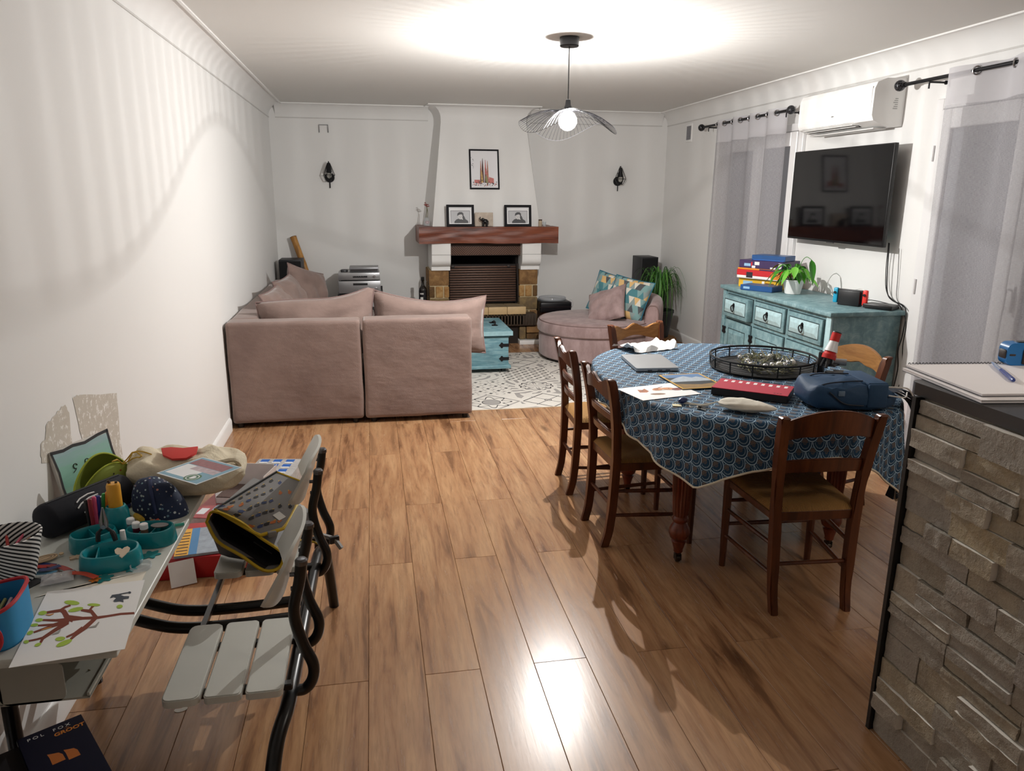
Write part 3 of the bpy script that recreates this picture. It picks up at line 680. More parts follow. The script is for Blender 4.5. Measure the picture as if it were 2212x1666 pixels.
for z in (.26, .135):
    b = B(); b.prism([(-x, y) for x, y in arrow], .004, frame((cx1, cy0, z), (1, 0, 0), z=(0, -1, 0))); b.box(cx1-.002, cx1+.004, cy0-.004, cy0+.09, z-.014, z+.014); obj('iron_strap', b, M_iron, CH)
hc = at(1060, 694, 'z', .396)
hd_ = B(); 
for dy, w in ((-.09, .03), (-.055, .026), (.055, .026), (.09, .03)): hd_.prism(ell(hc.x, 6.98+dy, w, .016, 8), .005, T(0, 0, .395))
hd_.tube(spline([(hc.x, 6.98-.09, .40), (hc.x+.012, 6.98-.04, .418), (hc.x+.012, 6.98+.04, .418), (hc.x, 6.98+.09, .40)]), .006, 8); obj('lid_handle', hd_, M_iron, lid)

# ================================================================== round love seat
g = G('dusty_mauve_velvet', .7, 0, .25); v = g.pos(); n1 = g.noise(g.vm('MULTIPLY', v, (1., 1., .5)), 9., 4, .65); g.col(g.mix(g.step(n1, .38, .66), '#8f7876', '#aa9290')); g.b.inputs['Sheen Weight'].default_value = .3; g.bump(n1, .15, .01); M_velvet = g.mat
LX, LY, LR = 3.19, 7.22, .565
LS = thing('round_love_seat', 'round dusty mauve swivel love seat with curved backrest', 'armchair', (LX, LY, 0))
b = B(T(LX, LY, 0)); b.lathe([(.3, .012), (.5, .012), (.505, .03), (.3, .03)], 40); obj('swivel_base', b, mat('#141214', .6), LS)
b = B(T(LX, LY, 0)); b.lathe([(.02, .03), (LR-.03, .03), (LR-.012, .045), (LR-.008, .24), (LR-.02, .262), (.02, .262)], 56); obj('drum', b, M_velvet, LS)
b = B(T(LX, LY, 0)); b.lathe([(.02, .262), (LR-.02, .264), (LR+.006, .285), (LR+.012, .33), (LR+.002, .375), (LR-.03, .397), (LR-.1, .408), (.02, .415)], 56); seat = obj('seat_cushion', b, M_velvet, LS)
b = B(); b.tube([(LX+(LR-.01)*math.cos(2*PI*k/60), LY+(LR-.01)*math.sin(2*PI*k/60), .388) for k in range(60)], .004, 6, True); obj('piping', b, M_pipe, seat)
def backf(u, v):
    a = R_(-42+u*112); e = 1-abs(2*u-1)**6*.0; r0 = LR+.055; top = .625-.05*abs(2*u-1)**4; th_ = .07
    q = v*2*PI; c, s_ = math.cos(q), math.sin(q); ex = .55
    px = math.copysign(abs(c)**ex, c); pz = math.copysign(abs(s_)**ex, s_)
    zc, hz = (.02+top)/2, (top-.02)/2
    rr = r0-.03+px*th_+.05*(pz*.5+.5)*.6
    k = 1
    if u < .03 or u > .97: k = .55
    return (LX+rr*math.cos(a), LY+rr*math.sin(a), zc+pz*hz*(1 if 0 < u < 1 else .96))
b = B(); b.grid(backf, 40, 22, wv=True); b.bm.verts.ensure_lookup_table()
b.bm.faces.new([b.bm.verts[i] for i in range(22)]); b.bm.faces.new([b.bm.verts[40*22+i] for i in range(22)][::-1]); bk = obj('backrest', b, M_velvet, LS, smooth=50)
b = B(); a = R_(-42.6); b.tube([Vector(backf(0, v/22))+Vector((0, 0, 0)) for v in range(22)], .006, 6, True); obj('piping', b, M_pipe, bk)
b = B(); soft_box(b, LX+LR-.16, LX+LR+.05, LY-.44, LY-.28, .02, .3, .02, .003); 
# cushions on the love seat
g = G('triangle_print_cotton', .8, 0, .2); p = g.uv(); ux, uy, _ = g.xyz(p); N_ = 7.
a_, c_ = ux*N_, uy*N_*.8; fx, fy = a_.fr(), c_.fr(); up = (fx-.5).ab()*2 < fy; cid = g.white(g.vec(a_.fl()+up*13., c_.fl(), 5.)); lft = g.m('MULTIPLY', fx < .5, 1.-up); cid2 = g.white(g.vec((a_+.5).fl()+31., c_.fl(), 2.))
cid = g.m('ADD', cid*up, cid2*(1.-up))
colr = g.ramp(cid, [(0, '#4f8189'), (.17, '#d8d3c6'), (.34, '#d9b37a'), (.5, '#55585b'), (.66, '#7fa0a0'), (.83, '#8d9a98')]); 
for n in g.t.nodes:
    if n.type == 'VALTORGB': n.color_ramp.interpolation = 'CONSTANT'
g.col(colr); M_tri = g.mat
M_teal = mat('#1f6a80', .7)
def face(p, yaw, lean): return T(p[0], p[1], p[2], R_(yaw), R_(90-lean))
p1 = at(1300, 640, 'y', 7.36); p2 = at(1334, 650, 'y', 7.02); p3 = at(1272, 658, 'y', 6.95)
tc1 = cushion('throw_cushion', 'triangle patterned cushion half hidden behind the plain mauve cushion', .42, .42, .13, T(3.42, 7.44, .60, R_(-48), R_(70), R_(10)), 21, M_tri, True, 'patterned cushions on the love seat', pm=M_teal)
tc2 = cushion('throw_cushion', 'triangle patterned cushion with teal edge against the love seat backrest', .43, .43, .14, T(3.50, 7.10, .595, R_(-46), R_(64), R_(8)), 25, M_tri, True, 'patterned cushions on the love seat', pm=M_teal)
tc3 = cushion('throw_cushion', 'plain mauve cushion tilted on its corner on the love seat', .41, .40, .13, T(3.27, 7.08, .535, R_(-40), R_(48), R_(-20)), 27, M_velvet, True, None, pm=M_pipe)

# ================================================================== speakers, stick, hi-fi
M_spk = mat('#121217', .5, var=.15); M_cloth = mat('#0b0b0d', .9)
def speaker(label, x0, x1, y0, y1, h):
    t = thing('floor_speaker', label, 'speaker', ((x0+x1)/2, (y0+y1)/2, 0), 0, 'black tower speakers in the corners')
    b = B(); b.box(x0, x1, y0+.012, y1, .02, h, .004); obj('cabinet', b, M_spk, t)
    b = B(); b.box(x0+.008, x1-.008, y0, y0+.014, .06, h-.015, .005); obj('front_grille', b, M_cloth, t)
    b = B(); b.box(x0-.01, x1+.01, y0, y1+.01, 0.001, .02, .003); obj('plinth', b, M_spk, t)
speaker('black tower speaker in the corner behind the sofa end', .055, .285, 8.1, 8.40, .925)
speaker('black tower speaker in the corner behind the grassy pot plant', 4.03, 4.23, 8.2, 8.52, .91)
BS = thing('bamboo_stick', 'long varnished bamboo rain stick leaning on the back wall', 'stick', (.50, 8.3, 0)); M_bam = None
g = G('varnished_bamboo', .3); v = g.obj(); c, n = wood(g, v, '#6b4316', '#a06c2a', '#c08e48', 1.2, 2, False); g.col(c); M_bam = g.mat
p0, p1 = Vector((.555, 8.22, .0)), Vector((.178, 8.52, 1.135)); b = B(); pts = [p0.lerp(p1, k/24) for k in range(25)]; b.tube(pts, [.034+(.003 if k % 6 == 0 else 0) for k in range(25)], 14); obj('cane', b, M_bam, BS)
b = B(); dz = (p1-p0).normalized(); b.tube([p1-dz*.012, p1+dz*.004], .036, 14); obj('end_rim', b, mat('#2d1a0c', .5), BS)
for tt in (.42, .5, .53): b = B(); b.tube([p0.lerp(p1, tt), p0.lerp(p1, tt+.008)], .0385, 14); obj('burnt_ring', b, mat('#3a1f0e', .5), BS)
RK = thing('hifi_rack', 'black hi-fi rack against the back wall under the silver amplifier', 'rack', (.87, 8.3, 0)); M_rk = mat('#101012', .4)
for z in (.14, .36, .555): b = B(); b.box(.635, 1.11, 8.09, 8.5, z-.012, z+.006, .002); obj('shelf', b, M_rk, RK)
for x in (.65, 1.095):
    for y in (8.11, 8.48): b = B(); b.cyl((x, y, 0), (x, y, .60 if y > 8.3 else .553), .014, None, 10); obj('post', b, M_rk, RK)
M_sil = mat('#a9a9ab', .35, .7, var=.05); M_blk = mat('#0e0e10', .4); M_knob = mat('#d0d0d2', .25, .9)
def hifi(name, label, z0, z1, x0, x1, y0, knobs, disp):
    t = thing(name, label, name.split('_')[-1], ((x0+x1)/2, y0+.17, z0))
    b = B(); b.box(x0, x1, y0+.012, y0+.34, z0+.012, z1, .003); obj('case', b, M_sil, t)
    b = B(); b.box(x0, x1, y0, y0+.013, z0+.010, z1, .003); fp = obj('front_panel', b, M_sil, t)
    b = B(); b.box(disp[0], disp[1], y0-.001, y0+.004, disp[2], disp[3]); obj('display', b, M_blk, fp)
    for x, z, r in knobs: b = B(); b.cyl((x, y0, z), (x, y0-.02, z), r, r*.92, 16); obj('knob', b, M_knob, fp)
    for x in (x0+.04, x1-.04):
        for y in (y0+.04, y0+.3): b = B(); b.cyl((x, y, z0), (x, y, z0+.013), .016, None, 10); obj('foot', b, M_blk, t)
    for k in range(5): b = B(); b.cyl((x0+.16+k*.024, y0, z0+.05), (x0+.16+k*.024, y0-.004, z0+.05), .0045, None, 8); obj('button', b, M_knob, fp)
hifi('stereo_amplifier', 'silver stereo amplifier with two knobs on the black rack', .5615, .70, .65, 1.085, 8.08, [(.98, .60, .015), (1.04, .612, .02)], (.80, .95, .655, .677))
hifi('disc_player', 'silver disc player stacked on the silver amplifier', .7005, .785, .65, 1.08, 8.09, [(1.025, .75, .013)], (.80, .95, .735, .752))
M_dk = mat('#8b8b8d', .4, .5)
t = thing('dvd_player', 'slim grey player box on top of the silver disc player', 'player', (.92, 8.3, .7855)); b = B(); b.box(.765, 1.07, 8.17, 8.42, .79, .835, .003); obj('case', b, M_dk, t)
b = B(); b.box(.775, 1.06, 8.166, 8.171, .795, .815); obj('front_strip', b, mat('#2a2527', .4, var=.5, sc=60), t)
for x in (.79, 1.05): b = B(); b.box(x-.01, x+.01, 8.2, 8.4, .7855, .791); obj('foot', b, M_blk, t)
b = B(T(.71, 8.22, .7855)); b.lathe([(.036, 0), (.04, .006), (.038, .02), (.03, .026), (.004, .027)], 20); one('speaker_puck', b, mat('#3a3a3d', .4), 'small dark round puck on top of the silver disc player', 'gadget', (.71, 8.22, .7855))
LT = thing('low_glass_table', 'low black glass side table holding the whisky bottle', 'table', (1.42, 8.2, 0)); M_bglass = mat('#0c0c10', .06)
b = B(); b.box(1.22, 1.575, 8.02, 8.42, .44, .452, .003); obj('top', b, M_bglass, LT)
b = B(); b.box(1.24, 1.555, 8.04, 8.40, .18, .19, .002); obj('shelf', b, M_bglass, LT)
for x in (1.25, 1.545):
    for y in (8.05, 8.39): b = B(); b.cyl((x, y, 0), (x, y, .44), .014, None, 10); obj('leg', b, M_knob, LT)
bx = at(914, 650, 'y', 8.12).x; WB = thing('whisky_bottle', 'dark whisky bottle with black and white label on the low glass table', 'bottle', (bx, 8.12, .4525))
b = B(T(bx, 8.12, .4525)); b.lathe([(.03, 0), (.043, .003), (.045, .01), (.045, .13), (.04, .155), (.022, .18), (.015, .195), (.0145, .235), (.018, .237), (.018, .247), (.012, .249)], 22); obj('glass', b, mat('#120c0a', .08), WB)
b = B(T(bx, 8.12, .4525)); b.lathe([(.0165, .236), (.0175, .24), (.0175, .275), (.015, .278)], 16); obj('cap', b, M_blk, WB)
lb = [mat('#17161a', .4), mat('#d9d7d2', .5)]
def curved(x0, x1, z0, z1, r, mi):
    b = B(T(bx, 8.12, .4525)); b.mi = 0; b.grid(lambda u, v: (r*math.cos(R_(x0+(x1-x0)*u)), r*math.sin(R_(x0+(x1-x0)*u)), z0+(z1-z0)*v), 12, 3); obj('label', b, lb[mi], WB)
curved(200, 320, .02, .125, .0453, 0); curved(228, 268, .035, .065, .0457, 1); curved(225, 275, .095, .108, .0457, 1)
b = B(T(1.515, 8.10, .4525)); b.lathe([(.02, 0), (.024, .002), (.026, .045), (.024, .045), (.021, .006), (.001, .006)], 16, cap=False); one('tumbler', b, M_gl, 'short clear tumbler beside the whisky bottle', 'glass', (1.515, 8.10, .4525))
# turntable on a wooden box
b = B(); b.box(2.85, 3.16, 7.97, 8.36, .001, .33, .006); t = obj('wooden_crate', b, M_beam, None, (2.98, 8.16, 0)); tag(t, 'reddish brown wooden box under the black record player', 'box')
TT = thing('record_player', 'black suitcase record player with clear round lid beside the fireplace', 'turntable', (2.975, 8.14, .331)); M_case = mat('#0b0b10', .35)
b = B(); b.box(2.797, 3.155, 7.97, 8.31, .332, .455, .022, 3); obj('case', b, M_case, TT)
b = B(); b.box(2.795, 3.157, 7.968, 8.312, .395, .4, .0); obj('lid_seam', b, mat('#2a1a1a', .4), TT)
b = B(T(2.975, 8.15, 0)); b.lathe([(.15, .456), (.155, .47), (.15, .488), (.13, .491), (.003, .492)], 36); obj('dust_cover', b, glassy('#dfe2e6', .05, .6, 'smoke_acrylic'), TT)
b = B(T(2.975, 8.15, 0)); b.lathe([(.003, .4555), (.14, .4555), (.14, .461), (.003, .461)], 32); obj('platter', b, M_blk, TT)
b = B(); b.box(3.152, 3.164, 8.0, 8.08, .40, .445, .003); obj('control_panel', b, mat('#8a8a8c', .4), TT)
b = B(); b.tube(spline([(3.155, 8.12, .44), (3.185, 8.1, .46), (3.20, 8.08, .42), (3.19, 8.1, .37), (3.165, 8.15, .345)]), .003, 6); obj('cable', b, mat('#c9c9c9'), TT)
# ================================================================== pot plant on a trolley
PX, PY = 4.10, 7.80
PS = thing('plant_trolley', 'round slatted wooden plant trolley on castors beside the right wall', 'plant stand', (PX, PY, 0)); M_pine = mat('#9b6d3c', .5, var=.25, sc=20)
for i in range(5):
    y = -.16+i*.08; L_ = math.sqrt(max(.001, .2**2-y*y)); b = B(); b.box(PX-L_, PX+L_, PY+y-.034, PY+y+.034, .05, .07, .003); obj('slat', b, M_pine, PS)
b = B(); b.box(PX-.03, PX+.03, PY-.18, PY+.18, .032, .05); b.box(PX-.16, PX-.1, PY-.12, PY+.12, .032, .05); b.box(PX+.1, PX+.16, PY-.12, PY+.12, .032, .05); obj('batten', b, M_pine, PS)
for x, y in ((-.12, -.1), (.12, -.1), (-.12, .1), (.12, .1)): b = B(); b.cyl((PX+x-.008, PY+y, .0165), (PX+x+.008, PY+y, .0165), .016, None, 12); obj('castor', b, M_blk, PS)
PP = thing('grassy_pot_plant', 'dark pot with long arching grass-like green leaves', 'plant', (PX, PY, .0705)); M_pot = mat('#1b1d20', .5)
b = B(T(PX, PY, .0705)); b.lathe([(.11, 0), (.12, .004), (.165, .27), (.172, .272), (.172, .30), (.155, .30), (.15, .26), (.005, .26)], 32, cap=False); obj('pot', b, M_pot, PP)
b = B(T(PX, PY, .0705)); b.lathe([(.005, .262), (.152, .262)], 24, cap=False); obj('soil', b, mat('#2a1e16', .95), PP)
random.seed(21); lm = [mat('#3f7a2a', .45, var=.3), mat('#5a9238', .45, var=.3), mat('#2c5a22', .5, var=.3)]
for i in range(120):
    a = random.uniform(0, 2*PI); reach = random.uniform(.06, .30); top = random.uniform(.30, .52); r0 = random.uniform(0, .06); zt = .33
    end = random.uniform(-.12, .30) if reach > .13 else random.uniform(.15, .4)
    dx, dy = math.cos(a), math.sin(a); q = lambda r_, z: (min(W-.03, PX+dx*r_), min(D-.08, PY+dy*r_), zt+z)
    pts = spline([q(r0, 0), q(r0+reach*.25, top*.75), q(r0+reach*.6, top), q(r0+reach*.95, top*.72), q(r0+reach*1.1, min(top*.6, end))], 4)
    wv = Vector((-dy, dx, 0)); b = B(); w0 = random.uniform(.004, .007); n = len(pts); vs_ = []
    for k, p in enumerate(pts): w_ = w0*(1-(k/(n-1))**2.5)+.0006; vs_ += [p-wv*w_, p+Vector((0, 0, -w_*.6)), p+wv*w_]
    b.raw(vs_, [(3*k, 3*k+1, 3*k+4, 3*k+3) for k in range(n-1)]+[(3*k+1, 3*k+2, 3*k+5, 3*k+4) for k in range(n-1)]); obj('leaf', b, random.choice(lm), PP, smooth=60)
# ================================================================== windows on the right wall
M_pvc = mat('#e3e2e2', .35, var=.03); M_pane = mat('#85868b', .2, var=.06, sc=3.)
def window(name, y0, y1, z1):
    t = bpy.data.objects.new(name, None); COL.objects.link(t); t.location = (W, (y0+y1)/2, 0); t['kind'] = 'structure'; MW[t.name] = Matrix.Translation((W, (y0+y1)/2, 0))
    for a, c, e, f in ((y0, y0+.06, .0, z1), (y1-.06, y1, .0, z1), (y0+.06, y1-.06, z1-.06, z1), (y0+.06, y1-.06, .0, .05)):
        b = B(); b.box(W-.03, W-.0005, a, c, e, f, .004, 1); obj('window_frame', b, M_pvc, t)
    ym = (y0+y1)/2
    for a, c in ((y0+.062, ym-.003), (ym+.003, y1-.062)):
        for p, q, e, f in ((a, a+.09, .055, z1-.065), (c-.09, c, .055, z1-.065), (a+.09, c-.09, z1-.175, z1-.065), (a+.09, c-.09, .055, .30)):
            b = B(); b.box(W-.045, W-.008, p, q, e, f, .005, 1); obj('leaf_frame', b, M_pvc, t)
        b = B(); b.box(W-.022, W-.012, a+.088, c-.088, .298, z1-.173); obj('window_pane', b, M_pane, t)
    b = B(); b.box(W-.058, W-.044, ym-.07, ym-.03, 1.0, 1.14, .006); b.tube([(W-.058, ym-.05, 1.12), (W-.09, ym-.05, 1.12), (W-.09, ym-.05, 1.0)], .008, 8); obj('window_handle', b, M_pvc, t)
    for z in (.25, 1.05, 1.85):
        for y in (y0+.03, y1-.03): b = B(); b.cyl((W-.036, y, z-.045), (W-.036, y, z+.045), .008, None, 10); obj('hinge', b, M_pvc, t)
    return t
window('window_1', 5.66, 7.0, 2.16); window('window_2', 2.75, 4.22, 2.16)
# curtains
g = G('sheer_linen', .9, 0, .1); p = g.uv(); ux, uy, _ = g.xyz(p)
wv = g.noise(g.vm('MULTIPLY', p, (1., .05, 1.)), 700., 2)+g.noise(g.vm('MULTIPLY', p, (.05, 1., 1.)), 700., 2); g.col(g.mix(g.noise(p, 30.), '#bfbdc1', '#b3b1b6'))
tl = g.n('ShaderNodeBsdfTranslucent'); tl.inputs[0].default_value = lin('#bdbbbf'); tr = g.n('ShaderNodeBsdfTransparent'); m1 = g.n('ShaderNodeMixShader'); m2 = g.n('ShaderNodeMixShader'); m1.inputs[0].default_value = .3
g.t.links.new(g.b.outputs[0], m1.inputs[1]); g.t.links.new(tl.outputs[0], m1.inputs[2]); g.put(m2.inputs[0], g.step(wv, .75, 1.35)*.45+.2); g.t.links.new(m1.outputs[0], m2.inputs[1]); g.t.links.new(tr.outputs[0], m2.inputs[2]); g.t.links.new(m2.outputs[0], g.out.inputs[0]); M_sheer = g.mat
g = G('linen_header', .9, 0, .1); g.col('#c3c1c5'); tr = g.n('ShaderNodeBsdfTransparent'); m2 = g.n('ShaderNodeMixShader'); m2.inputs[0].default_value = .22; g.t.links.new(g.b.outputs[0], m2.inputs[1]); g.t.links.new(tr.outputs[0], m2.inputs[2]); g.t.links.new(m2.outputs[0], g.out.inputs[0]); M_head = g.mat
XR = W-.115
def curtain(label, y0, y1, waves, ph, zt=2.285, zb=.03, amp=.032, ringn=None):
    t = thing('sheer_curtain', label, 'curtain', (XR, (y0+y1)/2, zb), 0, 'sheer white curtains')
    def f(z0, z1):
        def q(u, v):
            z = z0+(z1-z0)*v; s_ = (zt-z)/(zt-zb)
            return (XR+.008+amp*(1-.35*s_)*math.sin(2*PI*waves*u+ph)+.012*s_*math.sin(2*PI*waves*.37*u+3*s_+ph), y0+u*(y1-y0)+.025*s_*math.sin(u*9+ph)-.0*s_, z)
        return q
    n = int(waves*22); b = B(); b.grid(f(zb, zt-.2), n, 14, lambda u, v: (u*(y1-y0)*1.6, v*2)); obj('sheer_panel', b, M_sheer, t, smooth=80, recalc=False)
    b = B(); b.grid(f(zt-.2, zt), n, 6, lambda u, v: (u*(y1-y0)*1.6, v*.2)); obj('header_band', b, M_head, t, smooth=80, recalc=False)
    b = B(); b.grid(f(zb, zb+.08), n, 2, lambda u, v: (u, v)); obj('hem', b, M_head, t, smooth=80, recalc=False)
    for k in range(int(2*waves)+1):
        u = (k*.5-ph/(2*PI))/waves
        if 0.02 < u < .98:
            y = y0+u*(y1-y0); s_ = 1 if (k % 2 == 0) else -1; b = B(); cx = XR
            yaw = .95*s_
            b.tube([(cx+.0215*math.cos(2*PI*i/20)*math.sin(yaw)*1., y+.0215*math.cos(2*PI*i/20)*math.cos(yaw), zt-.036+.0215*math.sin(2*PI*i/20)) for i in range(20)], .0045, 6, True)
            obj('grommet', b, mat('#b9b8b9', .25, .9), t)
    return t
curtain('sheer curtain on the window between the wall vent and the television', 5.80, 7.12, 4.2, .4)
curtain('sheer curtain hanging at the window beside the air conditioner, behind the half wall', 3.25, 4.02, 1.55, 2.0, amp=.045, zt=2.30)
curtain('sheer curtain further along the window rod, towards the kitchen counter', 2.3, 3.2, 2.2, .4, amp=.04, zt=2.30)
def rod(label, y0, y1, z, brackets):
    t = thing('curtain_rod', label, 'curtain rod', (XR, (y0+y1)/2, z), 0, 'black curtain rods'); b = B(); b.cyl((XR, y0, z), (XR, y1, z), .011, None, 12); obj('pole', b, M_iron, t)
    for y, s_ in ((y0, -1), (y1, 1)):
        b = B(); b.sph((XR, y+s_*.03, z), .034, 14); obj('finial', b, None or M_fin, t); b = B(); b.cyl((XR, y-s_*.02, z), (XR, y+s_*.005, z), .016, .014, 12); obj('collar', b, M_iron, t)
    for y in brackets: b = B(); b.tube([(XR, y, z-.013), (W-.001, y, z-.013)], .006, 8); b.cyl((XR, y, z-.018), (XR, y, z-.05), .005, None, 8); b.cyl((W-.008, y, z-.013), (W-.001, y, z-.013), .012, None, 14); obj('bracket', b, M_iron, t)
g = G('openwork_iron_ball', .35, .6); v = g.voro(g.obj(), 90., 'DISTANCE_TO_EDGE'); g.col(g.mix(v > .13, '#4a4a4e', '#08080a')); M_fin = g.mat
rod('black curtain rod with openwork ball ends between the wall vent and the air conditioner', 5.755, 7.36, 2.252, (7.22, 5.79)); rod('black curtain rod with openwork ball end starting beside the air conditioner', 2.2, 4.43, 2.266, (4.20, 2.6))
# ================================================================== air conditioner
AC = thing('air_conditioner', 'white wall mounted air conditioner above the television', 'air conditioner', (W, 4.97, 2.04)); M_ac = mat('#efeeec', .3, var=.02)
prof = [(W-.001, 2.035), (W-.001, 2.325), (W-.14, 2.325), (W-.205, 2.30), (W-.222, 2.26), (W-.224, 2.10), (W-.21, 2.068), (W-.15, 2.045), (W-.06, 2.03)]
b = B(); b.prism([(x, z) for x, z in prof], .865, frame((0, 5.415, 0), (1, 0, 0), z=(0, -1, 0))); body = obj('body', b, M_ac, AC, smooth=25)
b = B(); b.box(W-.2255, W-.2235, 4.57, 5.40, 2.105, 2.275, .0008, 1); obj('front_panel', b, M_ac, AC)
b = B(); b.raw([(W-.2135, 5.37, 2.072), (W-.2135, 4.75, 2.072), (W-.15, 4.75, 2.0435), (W-.15, 5.37, 2.0435)], [(0, 1, 2, 3)]); obj('air_outlet', b, mat('#17171a', .6), AC)
for z, x in ((2.062, W-.20), (2.052, W-.175)): b = B(); b.box(x-.014, x+.014, 4.76, 5.36, z-.0065, z-.0025, .001, 1); obj('louvre', b, M_ac, AC)
b = B(); b.box(W-.155, W-.06, 4.62, 5.36, 2.022, 2.031, .003); obj('outlet_flap', b, mat('#d9d8d6', .35), AC)
for k in range(6): b = B(); b.box(W-.07-.006*(k % 3), W-.05, 4.5485, 4.5498, 2.2-k*.012, 2.204-k*.012); obj('side_marking', b, mat('#9a9a98'), AC)
b = B(); b.prism(ell(0, 0, .016, .004, 12), .0008, frame((W-.2253, 4.98, 2.128), (0, -1, 0), z=(-1, 0, 0))); obj('badge', b, mat('#b9b9ba', .3, .7), AC)
# ================================================================== television
TV = thing('television', 'black flat screen television mounted on the right wall', 'television', (W, 5.02, 1.27)); tx = 4.285
b = B(); b.box(tx, tx+.03, 4.435, 5.60, 1.272, 1.928, .004); obj('casing', b, mat('#0a0a0b', .4), TV)
b = B(); b.box(tx+.03, tx+.055, 4.62, 5.42, 1.36, 1.74, .01); obj('rear_housing', b, mat('#0a0a0b', .5), TV)
g = G('dark_screen', .06, 0, .5); g.col('#050507'); M_scr = g.mat
b = B(); b.box(tx-.0012, tx+.002, 4.441, 5.594, 1.288, 1.922); obj('screen', b, M_scr, TV)
b = B(); b.box(tx-.002, tx+.01, 4.98, 5.06, 1.2665, 1.2735); obj('badge', b, mat('#77777a', .3, .8), TV)
b = B(); b.box(tx+.055, W-.001, 4.85, 5.2, 1.45, 1.68); obj('wall_bracket', b, M_iron, TV)
# ================================================================== sideboard
SX0, SX1, SY0, SY1, SZ = 3.855, 4.392, 4.262, 5.835, .88
g = G('distressed_teal_paint', .5); v = g.pos(); n1 = g.noise(g.vm('MULTIPLY', v, (2., 2.2, 2.2)), 7., 5, .68, .6); n2 = g.noise(g.vm('MULTIPLY', v, (8., 8., .9)), 6., 4, .6)
g.col(g.mix(g.step(n2, .55, .75)*.35, g.ramp(n1, [(.30, '#5b7c82'), (.5, '#729399'), (.75, '#97b2b6')]), '#a9c0c2')); g.bump(n1, .15, .004); M_tealp = g.mat
M_groove = mat('#27393d', .7); M_worn = mat('#a9c6cb', .5, var=.25, sc=30)
SB = thing('sideboard', 'distressed teal painted sideboard with three drawers and three doors', 'sideboard', ((SX0+SX1)/2, (SY0+SY1)/2, 0))
b = B(); b.box(SX0+.035, SX1-.012, SY0+.03, SY1-.03, .06, SZ-.03); obj('carcass', b, M_tealp, SB)
b = B(); b.box(SX0, SX1, SY0, SY1, SZ-.03, SZ, .006); obj('top', b, M_tealp, SB)
b = B(); b.box(SX0+.02, SX1-.008, SY0+.018, SY1-.018, .0, .075, .005); obj('plinth', b, M_tealp, SB)
b = B(); b.box(SX0+.022, SX0+.036, SY0+.022, SY0+.075, .075, SZ-.03, .003); obj('corner_stile', b, M_worn, SB)
b = B(); b.box(SX0+.022, SX0+.036, SY1-.075, SY1-.022, .075, SZ-.03, .003); obj('corner_stile', b, M_tealp, SB)
ys = [SY0+.085, SY0+.55, SY0+1.035, SY1-.085]; xf = SX0+.034
def panel(nm, y0, y1, z0, z1, out=.012):
    b = B(); b.box(xf-.004, xf+.002, y0-.006, y1+.006, z0-.006, z1+.006); obj('shadow_gap', b, M_groove, SB)
    b = B(); b.box(xf-out-.006, xf, y0, y1, z0, z1, .004); d = obj(nm, b, M_tealp, SB)
    w = .035 if nm == 'drawer' else .07
    b = B(); b.box(xf-out-.0068, xf-out-.004, y0+w-.006, y1-w+.006, z0+w-.006, z1-w+.006); obj('panel_groove', b, M_groove, d)
    P = [(y0+w, z0+w), (y1-w, z0+w), (y1-w, z1-w), (y0+w, z1-w)]; m_ = .03; Q = [(y0+w+m_, z0+w+m_), (y1-w-m_, z0+w+m_), (y1-w-m_, z1-w-m_), (y0+w+m_, z1-w-m_)]
    b = B(); b.raw([(xf-out-.0066, y, z) for y, z in P]+[(xf-out-.016, y, z) for y, z in Q], [(0, 1, 5, 4), (1, 2, 6, 5), (2, 3, 7, 6), (3, 0, 4, 7), (4, 5, 6, 7)]); obj('raised_field', b, M_worn if nm == 'drawer' else M_tealp, d, smooth=0)
    return d, xf-out-.016
for i in range(3):
    y0, y1 = ys[i]+.02, ys[i+1]-.02; op = .03 if i == 2 else .0
    d, xx = panel('drawer', y0, y1, .645, .815, .012+op); ym = (y0+y1)/2
    b = B(); b.prism(ell(0, 0, .018, .024, 8), .004, frame((xx+.001, ym, .742), (0, -1, 0), z=(-1, 0, 0))); b.sph((xx-.01, ym, .745), .009, 8); obj('handle_plate', b, M_iron, d)
    b = B(); b.tube([(xx-.012-.003*math.sin(R_(k*18)), ym+.022*math.cos(R_(k*18)), .722+.024*math.sin(R_(k*18))) for k in range(20)], .0042, 6, True); obj('ring_pull', b, M_iron, d)
    d, xx = panel('door', y0, y1, .105, .61)
    for z in (.19, .52):
        q = y1+.006 if i != 0 else y0-.006; b = B()
        for s_ in (-1, 1):
            for k in (-1, 1): b.prism(ell(s_*.018, k*.018, .014, .012, 8), .003, frame((xf-.0195, q, z), (0, -1, 0), z=(-1, 0, 0)))
        b.prism(rrect(-.022, .022, -.02, .02, .006), .004, frame((xf-.0195, q, z), (0, -1, 0), z=(-1, 0, 0))); obj('iron_hinge', b, M_iron, d)
